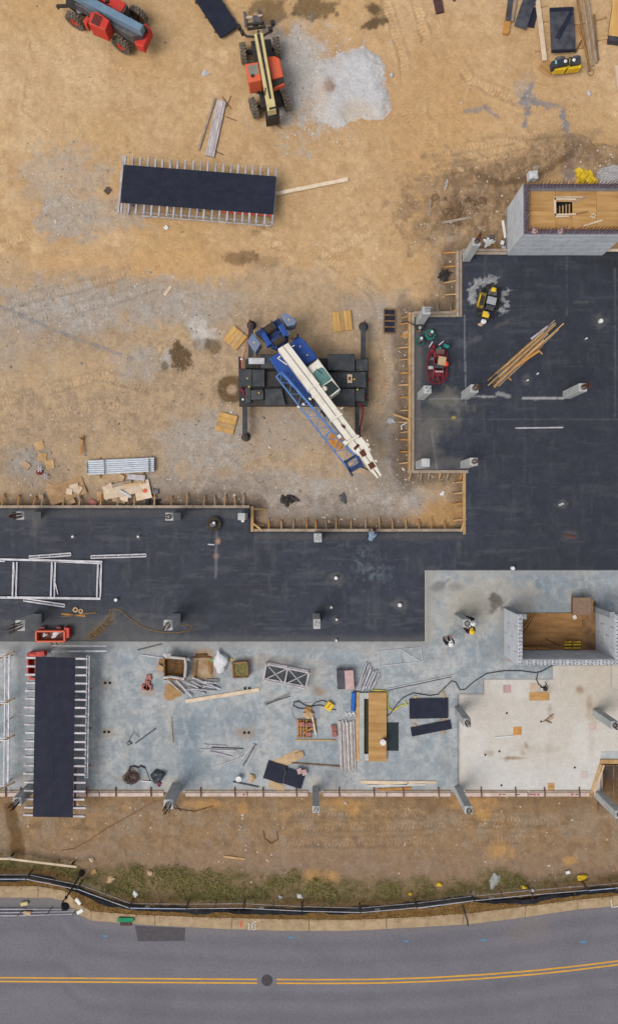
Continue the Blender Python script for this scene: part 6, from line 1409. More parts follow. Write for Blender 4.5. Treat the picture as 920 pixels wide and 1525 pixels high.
mb_ = thing('muddy_board', 'muddy plywood board with timber battens right of the soil crate', 'board', G(302, 993))
sheet_b = MB().box(G(302, 995, .02), (L(30), L(32), .03), -.06).build('panel', M('muddy_ply', (188, 168, 140), (156, 116, 74), 1.6, .9), mb_); MB().beam(G(294, 984, .06), G(291, 1010, .06), .1, .06).build('batten', WB, mb_); MB().blob(G(300, 977, .04), .55, .16, .05, 4, .35).build('mud', MUD, mb_); MB().blob(G(314, 994, .04), .14, .5, .05, 6, .35).build('mud', M('mud_light', (160, 124, 82), (130, 98, 64), 4, .95), mb_)
bag = MB().blob(G(329, 986, .22), .44, .6, .26, 22, .18, 3, rot=.15).tube(G(326, 974, .25), G(324, 967, .3), .12, 8, .04)
tag(bag.build('bulk_bag', CLOTH, smooth=True), 'white bulk bag with a twisted neck on the grey slab', 'bag')
tag(MB().lathe(G(315.5, 983, .02), [(.08, 0), (.08, .06)], 10).build('green_cap', M('green_cap', (60, 190, 96), (50, 170, 84), 3, .5)), 'small bright green cap left of the bulk bag', 'cap'); tag(MB().box(G(344, 982, .04), (.14, .16, .08), .5).build('yellow_tag', YEL), 'small yellow tag right of the bulk bag', 'tag')
cr2 = thing('timber_crate', 'square timber crate of green-brown rubble right of the bulk bag', 'crate', G(357.5, 997))
for p, q_ in (((347, 987), (348, 1008)), ((368, 985), (370, 1007)), ((347, 987), (368, 985)), ((348, 1008), (370, 1007))): MB().beam(G(*p, .3), G(*q_, .3), .09, .5).build('side', WB, cr2)
MB().box(G(358, 997, .3), (L(20), L(20), .34), .05).build('rubble', M('rubble_green', (140, 130, 76), (92, 82, 52), 6, .95, bump=.7, fscale=14), cr2)
rd = random.Random(9)
for p, q_ in [((249, 1012), (274, 1034)), ((261, 1011), (286, 1038)), ((265, 1011), (295, 1024)), ((287, 1009), (328, 1026)), ((306, 1012.5), (325, 1012.5)), ((300, 1018), (322, 1016)), ((279, 1026), (305, 1032)), ((284, 1026), (321, 1029)), ((285, 1014), (300, 1022)), ((296, 1020), (318, 1024)), ((292, 1022), (306, 1034)), ((304, 1015), (324, 1018)), ((288, 1013), (320, 1022)), ((296, 1026), (316, 1019))]:
    bar('scaffold_tube', p, q_, rd.choice([1.8, 2.2, 2.6]), .07, rd.choice([GLV, GLV, ALU]), 'grey tube in the tangle below the soil crate', 'tube', z=rd.uniform(0, .3), z2=rd.uniform(0, .3), group='tangled scaffold tubes', tube=True)
bar('plank', (276.5, 1044.5), (386, 1027), 5.4, .06, WP, 'long pale plank below the tangle of tubes', 'plank')
def bricks(t_label, spots, mat=BRICK, z=0.0):
    for i, (x, y, r_) in enumerate(spots):
        tag(MB().box(G(x, y, .08 + z), (.28, .34, .16), R(r_)).build('brick', mat), t_label, 'brick', 'bricks: ' + t_label[:40])
bricks('red brick in the small heap left of the soil crate', [(222, 1009, 10), (220, 1016, 5), (215, 1023, 8), (223, 1024, -5), (219, 1024, 40)]); bricks('red brick beside the bundle of white tubes', [(497, 1084, 8), (498, 1093, 4)]); bricks('pink brick on the dark tarp near the south form', [(446, 1148, 15), (453, 1150, 12)], PINK, .16)
for p, q_, m_, lab, w_ in [((205, 968), (241, 959), STL, 'grey tube nearest the dark slab edge left of the crate', 1.8), ((210, 975), (243, 980), GLV, 'bright tube touching the soil crate left side', 2.2), ((202, 1107), (232, 1085), STL, 'grey tube on the left open part of the grey slab', 2.0), ((255, 1068), (257, 1106), WG, 'upright slim stick on the open grey slab', 2.2), ((397, 1049), (416, 1041), STL, 'dark rod below the box truss', 1.6), ((432, 1037), (416, 1042), STL, 'short dark rod end below the box truss', 1.2),
                         ((303, 1109), (337, 1111), GLV, 'topmost bright tube in the lower fan of tubes', 2.2), ((297, 1116), (352, 1118), GLV, 'long grey tube in the lower fan of tubes', 2.2), ((313, 1119), (346, 1127), GLV, 'lower bright tube in the fan of tubes', 2.4), ((315, 1113), (362, 1115), STL, 'thin tube crossing the fan of tubes', 1.8), ((327, 1140), (362, 1127), GLV, 'tube slanting to the right fan', 1.8), ((356, 1136), (378, 1108), GLV, 'left tube of the upright right fan', 2.), ((362, 1140), (381, 1108), STL, 'middle tube of the upright right fan', 2.), ((366, 1144), (382, 1110), GLV, 'right tube of the upright right fan', 1.8), ((347, 1164), (385, 1172), STL, 'slanted grey tube at the south form by the bucket', 2.4), ((440, 1102), (500, 1102.5), W, 'slim lath left of the white tube bundle', 1.8), ((434, 1136), (506, 1141), WB, 'slim brown lath right of the dark tarp', 1.8), ((577, 1026), (681, 1004), GLV, 'very long thin tube pointing to the lift shaft', 1.8), ((578, 1028), (672, 1008), STL, 'long thin rod under the very long tube', 1.), ((736, 1098), (764, 1096), WHT, 'thin white strip on the beige slab', 1.),
                         ((92, 914), (128, 917.5), WO, 'orange stick by the thick left column', 2.2), ((92, 918), (144, 912), WB, 'brown stick crossing the orange one by the column', 2.2)]:
    bar('slim_tube' if m_ in (GLV, STL) else 'stick', p, q_, w_, .06, m_, lab, 'tube' if m_ in (GLV, STL) else 'stick', tube=m_ in (GLV, STL))
for x, y, r_ in ((113, 908, .17), (121, 910, .15)): tag(MB().lathe(G(x, y, .02), [(r_, 0), (r_, .05), (r_ * .4, .06), (r_ * .4, 0)], 14).build('cable_reel', CARD), {113: 'left of two tan reels on the dark slab', 121: 'right of two tan reels on the dark slab'}[x], 'reel')
# bricks and slats pallet
pl = thing('pallet', 'timber pallet loaded with red bricks and offcuts', 'pallet', G(456, 1086))
for k in range(4): MB().beam(G(443.5 + k * 4.2, 1072, .12), G(443.5 + k * 4.2, 1098, .12), .085, .04).build('slat', WO, pl)
for y in (1073, 1085, 1097): MB().beam(G(442, y, .06), G(464, y, .06), .09, .08).build('bearer', WB, pl)
for x, y in ((449, 1078), (460, 1079), (459, 1093)): tag(MB().box(G(x, y, .24), (.33, .24, .18), .1).build('brick', BRICK), 'red brick on the timber pallet', 'brick', 'bricks on the pallet')
bar('stick', (451, 1092), (466, 1084), 2.4, .05, WO, 'orange lath lying across the pallet', 'stick', z=.18); bar('stick', (464, 1064), (470, 1094), 2.6, .06, WP, 'pale lath at the right side of the pallet', 'stick', z=.1); bar('stick', (469, 1070), (470, 1088), 3, .06, WB, 'dark stick right of the pallet', 'stick')
tag(MB().blob(G(459, 1065, .14), .3, .22, .14, 3, .3).build('sand_sack', CARD), 'open tan sack above the pallet', 'sack'); tag(MB().blob(G(459, 1057, .12), .26, .2, .12, 6, .3).build('sand_sack', PLY), 'upper brown sack above the pallet', 'sack')
sheet('grey_board', (471, 1061), 9, 20, 0, .02, M('grey_board', (160, 164, 172), (146, 150, 160), 3, .8), 'grey board right of the sacks', 'board')
yb_ = thing('yellow_case', 'yellow case lying on the grey slab', 'case', G(490, 1051.5)); bevel(MB().box(G(490, 1051.5, .13), (.46, .5, .24), R(-38)).build('shell', YEL, yb_), .03); MB().box(G(490, 1051.5, .26), (.05, .3, .04), R(-38)).build('handle', YELD, yb_)
tag(MB().path([G(x, y, .04) for x, y in ((500, 1057), (490, 1056), (478, 1050), (468, 1051), (462, 1052), (455, 1055), (445, 1055), (437, 1051), (438, 1045), (445, 1044), (453, 1050), (463, 1052), (470, 1046), (480, 1043), (486, 1045))], .03, 6).build('power_cable', HOSE), 'black cable loop left of the yellow case', 'cable')
tag(MB().path([G(454 + 19 * math.cos(a), 1058 + 14 * math.sin(a) + 3 * math.sin(3 * a), .02) for a in np.linspace(1.2, 5.2, 20)], .012, 4).build('thin_cord', M('cord_red', (176, 120, 110), (150, 100, 92), 5, .8)), 'thin reddish cord loop left of the sacks', 'cord')
pk = thing('pallet_stack', 'strapped stack half black and half pink boards on the grey slab', 'boards', G(515, 1012))
for k in range(5): MB().box(G(507.5, 1012, .1 + k * .1), (L(12), L(28), .09), R(3)).build('black_board', BLK2, pk); MB().box(G(520, 1012.5, .12 + k * .1), (L(13), L(28), .09), R(3)).build('pink_board', PINK, pk)
MB().box(G(501.5, 1009, .3), (.06, L(24), .4), R(3)).build('edge_strap', GLV, pk)
tl = 'silver tube in the slanted stack beside the black and pink boards'
for k in range(12):
    rr = random.Random(k); p, q_ = (531 + (k % 6) * 4.4 + rr.uniform(-1, 1), 1026 + rr.uniform(-3, 3)), (546 + (k % 6) * 3.6 + rr.uniform(-1, 1), 988 + (k % 6) * 3 + rr.uniform(-3, 4))
    bar('scaffold_tube', p, q_, 2.3, .09, rr.choice([GLV, GLV, ALU]), tl, 'tube', z=.02 + .1 * (k // 6), group='slanted stack of silver tubes', tube=True)
bt_ = MB().tube(G(527, 1031, .18), G(525.5, 1058.5, .18), .15, 10); tag(bt_.build('tarp_roll', BLUE), 'rolled blue tarp left of the plywood covered pit', 'tarp')
for k in range(9):
    rr = random.Random(k + 50); bar('white_tube', (504 + k * 2.75 + rr.uniform(-.4, .4), 1073 + rr.uniform(-1, 3)), (507 + k * 2.75 + rr.uniform(-.5, .5), 1146 + rr.uniform(-5, 4)), 2.3, .09, M('white_tube', (214, 208, 204), (180, 168, 164), 5, .6, rnd=.08), 'white stained tube in the upright bundle by the pit', 'tube', z=.01 + .03 * (k % 2), group='bundle of white tubes by the pit', tube=True)
ws = MB()
for i in range(5): ws.beam(G(514 + i * 3, 1060 + (i % 2) * 3, .05), G(517 + i * 3, 1066 - (i % 2) * 4, .07), .05, .04)
tag(ws.build('hardware', WHT), 'white metal fittings between tarp roll and tubes', 'fittings')
# pit with plywood cover
pit = thing('covered_pit', 'long narrow pit box with white liner left of the plywood cover', 'pit', G(545, 1081))
for x0, x1, y0, y1, m_, nm in ((530, 534.6, 1030, 1132, W, 'edge_board'), (534.8, 541.5, 1031, 1131, CON, 'liner'), (541.7, 549, 1031, 1039.5, CON, 'liner'), (541.7, 549, 1121.5, 1131, CON, 'liner')):
    c_ = (G(x0, y0) + G(x1, y1)) / 2; MB().box((c_.x, c_.y, .1), (L(x1 - x0), L(y1 - y0), .2)).build(nm, m_, pit)
c_ = G(545.3, 1080.5); MB().box((c_.x, c_.y, .02), (L(7), L(82), .03)).build('pit_bottom', M('pit_dark', (70, 66, 44), (52, 48, 34), 3, .9), pit)
for y0, y1 in ((1030, 1075), (1075.4, 1132)): c_ = (G(548, y0) + G(574.5, y1)) / 2; MB().box((c_.x, c_.y, .235), (L(26.5), L(y1 - y0), .03)).build('cover_sheet', PLY, pit)
for y in (1034, 1080, 1128): MB().beam(G(549, y, .12), G(574, y, .12), .09, .18).build('bearer', WB, pit)
p = G(570, 1105.5, .6); bk = thing('bucket', 'white lidded bucket on the plywood cover of the pit', 'bucket', (p.x, p.y, .25)); MB().lathe((p.x, p.y, .25), [(.14, 0), (.17, .36), (.18, .36), (.18, .4), (.0, .41)], 18).build('pail', WHT, bk); MB().path([(p.x - .17, p.y, .6), (p.x, p.y + .1, .67), (p.x + .17, p.y, .6)], .01, 4).build('handle', STL, bk)
tag(MB().box(G(574, 1101, .32), (.14, .16, .1)).build('red_tool', CRIM), 'small red tool beside the bucket on the pit cover', 'tool')
sheet('rubber_mat', (584.5, 1097), 17, 42, 0, .03, M('mat_green', (36, 52, 56), (30, 42, 48), 3, .8), 'dark green mat right of the plywood pit cover', 'mat')
for c_, w_, h_, r_, lab in (((638, 1055), 57.5, 30, -1, 'large black sheet on the grey slab left of the seam'), ((641.5, 1084.5), 60, 13.5, -11, 'narrow black sheet tilted below the large black sheet')): sheet('black_sheet', c_, w_, h_, r_, .02, BLK, lab, 'sheet', z=.07)
for i, (p, q_) in enumerate((((618, 1036), (618, 1074)), ((660, 1030), (660, 1076)), ((618, 1078), (618, 1096)), ((658, 1072), (660, 1094)))): bar('bearer', p, q_, 3, .06, W, 'slim wooden bearer under the black sheets on the grey slab', 'timber', group='bearers under the black sheets')
tag(MB().path([G(x, y, z_) for x, y, z_ in ((553, 1028, .06), (565, 1028.5, .1), (576, 1029, .06), (577, 1045, .03), (578, 1055, .05), (586, 1059, .03), (590, 1055, .08), (597, 1051, .04), (605, 1049, .07), (603, 1044, .04), (605, 1050, .1))], .045, 5).build('caution_tape', M('tape_yellow', (222, 214, 70), (206, 196, 60), 4, .6)), 'yellow tape trailing round the pit cover corner', 'tape')
tag(MB().path([G(x, y, .05) for x, y in ((536, 1061), (556, 1063), (574, 1067), (580, 1064), (590, 1050), (600, 1039), (615, 1032), (640, 1036), (652, 1034), (664, 1022), (672, 1014), (678, 1016), (684, 1027), (692, 1027), (704, 1016), (724, 1003), (750, 999), (775, 999), (797, 1002), (806, 1000), (818, 993), (828, 989))], .028, 6).build('long_cable', HOSE), 'long black cable winding from the pit cover to the lift shaft', 'cable')
tag(MB().path([G(x, y, .05) for x, y in ((800, 1003), (798, 1012), (802, 1020), (808, 1025))], .03, 6).build('pump_hose', HOSE), 'short black hose dropping to the pump on the beige slab', 'hose')
pu = thing('pump', 'small black pump on the beige slab below the shaft', 'pump', G(810, 1025)); MB().lathe(G(810, 1025, 0), [(.14, 0), (.14, .25), (.08, .3)], 14).build('body', DKM, pu); MB().path([G(811, 1022, .3), G(813, 1018, .3), G(811, 1016, .2)], .03).build('handle', HOSE, pu); MB().box(G(806, 1026, .1), (.16, .12, .14)).build('outlet', GLV, pu)
for i, (p, q_, w_, m_, lab) in enumerate([((537, 1164.5), (606, 1166), 5, WP, 'left thick plank by the south form below the mat'), ((607.5, 1165), (649, 1165), 4, WP, 'right pale plank by the south form'), ((547, 1170.5), (634, 1168), 3.4, M('wood_white', (214, 210, 204), (192, 186, 178), 2, .8), 'white plank by the south form below two pale planks'), ((561, 1176), (612, 1174), 3.6, WO, 'orange plank lowest by the south form')]):
    bar('plank', p, q_, w_, .05, m_, lab, 'plank', z=.0)
# dark tarp with cardboard, bucket, coil
bar('cardboard', (403, 1143), (447, 1122), 15, .02, CARD, 'crumpled cardboard sticking out above the dark tarp', 'cardboard'); sheet('cardboard', (412, 1171), 24, 10, 22, .03, CARD, 'cardboard piece below the dark tarp', 'cardboard')
tag(MB().box(G(446, 1124, .06), (.5, .35, .08), .3).build('cardboard', CARD), 'rolled cardboard end at the top right of the tarp', 'cardboard')
dt = thing('dark_tarp', 'dark folded tarp near the south form', 'tarp', G(422, 1154))
for c_, w_, h_, r_ in (((410, 1150), 30, 27, 17), ((437, 1159), 30, 24, 17)): MB().box(G(*c_, .08), (L(w_), L(h_), .05), R(-r_)).build('fold', BLK, dt)
MB().path([G(424, 1142, .12), G(425, 1150, .13), G(421, 1166, .12)], .05, 6).build('crease', BLKP, dt)
p = G(356, 1157.5); bk = thing('bucket', 'white lidded bucket alone near the south form', 'bucket', p); MB().lathe((p.x, p.y, 0), [(.13, 0), (.165, .34), (.175, .34), (.175, .38), (0, .39)], 18).build('pail', WHT, bk); MB().path([(p.x - .17, p.y, .36), (p.x, p.y - .12, .4), (p.x + .17, p.y, .36)], .01, 4).build('handle', STL, bk)
tag(MB().blob(G(375, 1159, .08), .18, .26, .1, 12, .3).build('paper_sack', CARD), 'small tan sack right of the lone bucket', 'sack')
cc = MB(); rd = random.Random(6)
for k in range(14): ph, ox_, oy_, rx_, ry_ = rd.uniform(0, 6), rd.uniform(-4, 4), rd.uniform(-3.5, 3.5), rd.uniform(-4, 3), rd.uniform(-4, 3); cc.path([G(196 + ox_ + (9 + rx_) * math.cos(a + ph), 1157 + oy_ + (8 + ry_) * math.sin(a + ph), .04 + .022 * k + .03 * math.sin(2 * a + k)) for a in np.linspace(0, 6.0, 22)], .022, 5)
tag(cc.build('cable_coil', M('coil_rust', (120, 84, 72), (58, 54, 56), 3, .8)), 'tangled rust and black cable coil left of the south column', 'cable coil')
tag(MB().path([G(x, y, .05) for x, y in ((192, 1148), (194, 1142), (200, 1141), (206, 1143), (211, 1141), (216, 1144))], .05, 6).build('cable_end', HOSE), 'thick black cable end above the cable coil', 'cable')
tag(MB().path([G(x, y, .03) for x, y in ((208, 1139), (216, 1142), (221, 1155), (224, 1164))], .015, 4).build('thin_cord', RUST), 'thin rusty cord right of the cable coil', 'cord')
tag(MB().beam(G(210, 1163, .05), G(226, 1164.5, .05), .08, .05).build('metal_bar', GLV), 'silver bar between the coil and black bag', 'bar'); tag(MB().blob(G(235, 1157, .2), .38, .4, .2, 44, .3, 2).build('black_bag', M('bag_black', (66, 72, 82), (48, 54, 62), 3, .5)), 'black plastic bag right of the cable coil', 'bag'); tag(MB().blob(G(237, 1168, .06), .12, .16, .06, 45, .3).build('red_rag', CRIM), 'red rag below the black plastic bag', 'rag')
rc = thing('rod_tangle', 'bent wire tangle on the left open grey slab', 'wire', G(194, 1102)); MB().path([G(x, y, .05) for x, y in ((188, 1107), (192, 1104), (197, 1107), (190, 1110))], .04).build('wire', STL, rc); MB().path([G(x, y, .06) for x, y in ((192, 1104), (199, 1090), (208, 1098))], .015).build('wire', RUST, rc)
# embedded plates, pads and sleeves
for i, (x, y, w_, h_, m_, lab) in enumerate([(754.5, 1026, 11.5, 11.5, PINK, 'pink square pad on the beige slab left of the pump'), (794.5, 1023, 12, 11, M('pad_pale', (206, 184, 160), (192, 168, 144), 3, .8), 'pale square pad touching the wide tan pad'), (802.5, 1037, 30, 12.5, PLY, 'wide tan plywood pad below the pump'), (770, 1088.5, 12, 12, WO, 'orange square pad in the middle of the beige slab'), (882, 1082, 11, 10.5, M('pad_pink', (210, 186, 178), (198, 172, 164), 3, .8), 'faint pink pad beside the lone right column'), (869.5, 1153.5, 10.5, 10.5, M('pad_faint', (206, 186, 178), (204, 190, 182), 3, .8), 'faint square pad near the pit form'), (820, 1171.5, 9.5, 10.5, PLY, 'tan square pad at the south form of the beige slab')]):
    sheet('floor_pad', (x, y), w_, h_, 0, .015, m_, lab, 'pad', z=.004)
DOT = M('sleeve_black', (30, 30, 32), (40, 38, 38), 4, .8)
for (x, y) in ((157, 1017), (164, 1017), (156, 1090), (162.5, 1090), (365, 1025), (371.5, 1025), (364, 1091), (370.5, 1091)):
    m_ = MB().lathe(G(x, y), [(.085, 0), (.085, .035), (.06, .035), (.06, .01), (.0, .01)], 14); tag(m_.build('pipe_sleeve', DOT), 'black pipe sleeve, one of four pairs set in the grey slab', 'pipe sleeve', 'paired pipe sleeves in the grey slab')
for (x, y) in ((754, 1062), (805, 1074.5), (722, 1124), (743, 1119), (746, 1169.5), (855, 1143)): tag(MB().lathe(G(x, y, .006), [(.06, 0), (.06, .03), (.0, .031)], 12).build('floor_plug', DOT), 'small black plug set in the beige slab', 'floor plug', 'black plugs in the beige slab')
for (x, y, r_) in ((110, 799, .07), (207, 799, .07), (500, 860.5, .11), (594.5, 900.5, .12), (493, 904, .08), (501, 922, .07), (892.5, 479, .13), (762, 846, .12), (362, 775.5, .1), (784, 567, .05), (174, 893, .1), (799, 557, .05), (500.5, 953, .07), (871, 505, .05)):
    tag(MB().lathe(G(x, y), [(r_, 0), (r_, .25), (r_ * .7, .27), (0, .27)], 12).build('pipe_stub', WHT), 'white capped pipe stub standing on the dark slab', 'pipe stub', 'capped pipe stubs on the dark slab')
tag(MB().beam(G(840, 797, .05), G(856, 800, .1), .12, .08).build('rusty_bracket', RUST), 'rusty bracket on the dark slab at right', 'bracket'); tag(MB().box(G(835, 751, .06), (.3, .12, .08), .4).build('white_fitting', GLV), 'white fitting on the dark slab above the rusty bracket', 'fitting')
dbs = thing('stick_cross', 'crossed brown sticks on the beige slab', 'sticks', G(815, 1070)); gb('stick', (808, 1075), (824, 1063), dbs, .04, .03, .04, WB); gb('stick', (811, 1072), (821, 1077), dbs, .06, .03, .03, WB); gb('stick', (817, 1064), (820, 1071), dbs, .06, .03, .03, W)
vi = thing('concrete_vibrator', 'black engine with hose over the form by the column', 'vibrator', G(625, 488)); MB().box(G(625, 487, .25), (.42, .36, .3), .3).build('engine', DKM, vi); MB().lathe(G(625, 488, .42), [(.1, 0), (.08, .06)], 12).build('cover', GLV, vi); MB().box(G(623.5, 492, .25), (.16, .12, .2)).build('tank', YELD, vi); MB().path([G(620, 486, .3), G(614, 483, .35), G(606, 479, .2), G(598, 480, -.1)], .035, 6).build('hose', HOSE, vi)
# tan cord on the dark slab
tag(MB().path([G(x, y, .03) for x, y in ((163, 921), (165, 908), (172, 906), (182, 910), (195, 922), (210, 932), (228, 939), (246, 942), (266, 942), (282, 939), (287, 933), (280, 930), (270, 931))], .025, 5).build('tan_cord', ROPE), 'tan cord looping across the dark slab to the column', 'cord')
tg = MB(); rd = random.Random(15)
for k in range(10): c_ = (rd.uniform(138, 164), 0); t_ = rd.random(); x0, y0 = 138 + 26 * t_, 948 - 24 * t_; tg.path([G(x0 + 5 * math.cos(a) * rd.uniform(.6, 1), y0 + 5 * math.sin(a) * rd.uniform(.6, 1), .03 + .01 * k) for a in np.linspace(0, 5, 10)], .02, 4)
tag(tg.build('cord_heap', ROPE), 'heap of tangled tan cord at the edge of the dark slab', 'cord'); tag(MB().path([G(x, y, .03) for x, y in ((76, 956), (80, 964), (86, 962), (84, 957))], .03, 5).build('cord_loop', ROPE), 'tan cord loop below the orange skip', 'cord')
tag(MB().path([GG(x, y, .02) for x, y in ((92, 1266), (110, 1264), (130, 1253), (160, 1233), (200, 1211), (232, 1192))], .02, 4).build('buried_wire', M('wire_orange', (150, 96, 62), (132, 84, 56), 5, .8)), 'thin orange wire across the brown strip to the south column', 'wire')
for k, pts in enumerate([((243, 1196), (262, 1204), (290, 1208), (318, 1200)), ((245, 1200), (258, 1194), (270, 1208)), ((392, 1236), (394, 1248), (404, 1256), (414, 1250), (412, 1238))]):
    tag(MB().path([GG(*p, .04) for p in pts], .02, 4).build('wire', RUST), ['long dark wire on dirt right of the south column bars', 'short dark wire loop under the south column bars', 'wire hoop on the brown dirt strip'][k], 'wire')
bar('stick', (333, 1275), (365, 1279), 3, .05, W, 'tan stick on the brown dirt strip', 'stick', **T); bar('stick', (186, 1265), (188, 1275), 1.4, .03, WB, 'short dark twig on the dirt strip', 'stick', **T)
# ------------------------------------------------------------------ people
CLT = {k: M('cloth_' + k, *v) for k, v in {'black': ((40, 38, 42), (56, 52, 56), 5, .9), 'jeans': ((58, 66, 86), (46, 52, 70), 5, .9), 'maroon': ((84, 48, 48), (60, 38, 40), 5, .9), 'paleblue': ((142, 164, 186), (110, 134, 160), 4, .9)}.items()}
def skin_body(joints, edges, radii):
    me = bpy.data.meshes.new('tmp'); me.from_pydata(joints, edges, []); o = bpy.data.objects.new('tmp', me); COL.objects.link(o)
    sk_ = o.modifiers.new('skin', 'SKIN'); sk_.use_smooth_shade = True
    for i, r_ in enumerate(radii): me.skin_vertices[0].data[i].radius = (r_, r_) if not isinstance(r_, tuple) else r_
    me.skin_vertices[0].data[0].use_root = True
    ss = o.modifiers.new('sub', 'SUBSURF'); ss.levels = 1; ss.render_levels = 1
    dg = bpy.context.evaluated_depsgraph_get(); out = bpy.data.meshes.new_from_object(o.evaluated_get(dg))
    bpy.data.objects.remove(o); bpy.data.meshes.remove(me); return out
def person(label, px, py, face, hat, top, legs, pose='stand', hz=1.0):
    """feet at px,py; face = world angle the person looks to"""
    b = G(px, py); t = thing('person', label, 'person', b, None)
    if pose == 'stand':
        J = [(0, 0, .95), (0, 0, 1.2), (.0, 0, 1.42), (.01, 0, 1.5), (.04, 0, 1.62), (.045, 0, 1.7),
             (0, .19, 1.4), (.1, .27, 1.14), (.3, .2, 1.05), (.38, .17, 1.04), (0, -.19, 1.4), (.08, -.27, 1.14), (.29, -.18, 1.08), (.37, -.15, 1.08),
             (0, .1, .88), (.03, .12, .48), (0, .13, .09), (.15, .15, .05), (0, -.1, .88), (.06, -.12, .48), (.02, -.13, .09), (.17, -.15, .05)]
    else:   # bent forward over the form, hands on the board
        J = [(0, 0, .72), (.18, 0, .9), (.4, 0, .98), (.5, 0, .98), (.6, 0, .98), (.66, 0, .99),
             (.4, .19, .95), (.5, .25, .68), (.62, .2, .42), (.66, .18, .36), (.4, -.19, .95), (.5, -.25, .68), (.62, -.2, .42), (.66, -.18, .36),
             (0, .1, .68), (.16, .14, .4), (-.02, .14, .09), (.12, .16, .05), (0, -.1, .68), (.22, -.14, .4), (.06, -.14, .09), (.2, -.16, .05)]
    E = [(0, 1), (1, 2), (2, 3), (3, 4), (4, 5), (2, 6), (6, 7), (7, 8), (8, 9), (2, 10), (10, 11), (11, 12), (12, 13), (0, 14), (14, 15), (15, 16), (16, 17), (0, 18), (18, 19), (19, 20), (20, 21)]
    Rr = [(.15, .17), (.15, .17), (.14, .18), .06, .1, .09, .085, .06, .045, .04, .085, .06, .045, .04, .1, .075, .055, .045, .1, .075, .055, .045]
    # five fingers at each hand
    for hnd in (9, 13):
        h0 = Vector(J[hnd]); pr = (h0 - Vector(J[hnd - 1])).normalized(); s_ = Vector((-pr.y, pr.x, 0)).normalized()
        for k, (o_, ln_) in enumerate(((-.035, .07), (-.012, .085), (.012, .08), (.034, .065), (.05, .045))):
            r0 = h0 + pr * (.02 if k < 4 else -.02) + s_ * o_; m0 = r0 + pr * ln_ * .55 + (s_ * .03 if k == 4 else Vector((0, 0, 0))); m1 = m0 + pr * ln_ * .4 + Vector((0, 0, -.025)); i0 = len(J)
            J += [tuple(r0), tuple(m0), tuple(m1)]; E += [(hnd, i0), (i0, i0 + 1), (i0 + 1, i0 + 2)]; Rr += [.011, .01, .009]
    me = skin_body(J, E, Rr)
    me.materials.clear()
    for m_ in (legs, top, SKIN): me.materials.append(m_)
    hands = [Vector(J[9]), Vector(J[13])]; head = Vector(J[5]); hip = Vector(J[0])
    for p in me.polygons:
        c_ = p.center; i = 1
        if pose == 'stand':
            if c_.z < .95: i = 0
        elif c_.z < .75 and c_.x < .36: i = 0
        if min((c_ - h_).length for h_ in hands) < .11 and (c_.z > .95 or pose != 'stand'): i = 2
        if (c_ - head).length < .17: i = 2
        p.material_index = i
    bo = bpy.data.objects.new('body', me); COL.objects.link(bo); bo.parent = t; ORI[bo] = Vector(b)
    Z = Vector((0, 0, 0)); hd = Vector(J[5]); ax = Vector((0, 0, 1)) if pose == 'stand' else Vector((.75, 0, .66))
    fw_ = Vector((1, 0, 0)) if pose == 'stand' else Vector((.66, 0, -.75)); lt = Vector((0, 1, 0))
    def local(name, m_, mat, sm=True):
        o = m_.build(name, mat, origin=(0, 0, 0)); o.parent = t; o.location = (0, 0, 0); return o
    fc = MB().blob(hd + fw_ * .105 - ax * .02, .02, .016, .03, 1, 0)
    for s_ in (-1, 1): fc.blob(hd + lt * s_ * .1 - ax * .01, .02, .014, .035, 2, 0)
    fcb = local('face', fc, SKIN)
    ey = MB()
    for s_ in (-1, 1): ey.blob(hd + fw_ * .095 + lt * s_ * .035 + ax * .015, .012, .014, .01, 3, 0)
    ey.box(hd + fw_ * .1 - ax * .075, (.02, .05, .012)); local('eyes', ey, DKM)
    if hat is not None:
        hp = hd + ax * .03 * hz
        m_ = MB().lathe(hp, [(.175, 0), (.175, .015), (.135, .02), (.13, .07), (.1, .115), (.05, .14), (0, .145)], 22, ax); hh_ = local('hard_hat', m_, hat)
        m2 = MB().box(hp + fw_ * .165 + ax * .008, (.09, .2, .014), m=Matrix((fw_, lt, ax)).transposed()); m2.box(hp + ax * .142, (.2, .03, .02), m=Matrix((fw_, lt, ax)).transposed())
        br = m2.build('brim', hat, origin=(0, 0, 0)); br.parent = hh_
        for p_ in hh_.data.polygons: p_.use_smooth = True
    else:
        local('hair', MB().blob(hd + ax * .03 - fw_ * .02, .115, .11, .1, 5, .05), CLT['black'])
    for s_ in (-1, 1):
        k = 17 if s_ > 0 else 21; f_ = Vector(J[k]); local('boot', MB().box((f_.x - .06, f_.y, .05), (.28, .11, .1)), M('boot', (92, 70, 50), (74, 56, 42), 5, .8))
    t.rotation_euler = (0, 0, face); return t
person('worker in white hard hat and dark clothes standing alone on the grey slab', 664, 953.5, R(100), WHT, CLT['black'], CLT['black'])
person('worker in white hard hat with dark jacket right of the short column', 696.5, 922.5, R(170), WHT, CLT['black'], CLT['jeans'])
person('worker in yellow hard hat below the column, facing the white hat', 694.5, 935.5, R(110), YEL, CLT['maroon'], CLT['black'])
person('person in pale blue jacket bending over the notch form', 549.5, 803.5, R(70), None, CLT['paleblue'], CLT['jeans'], 'bend')

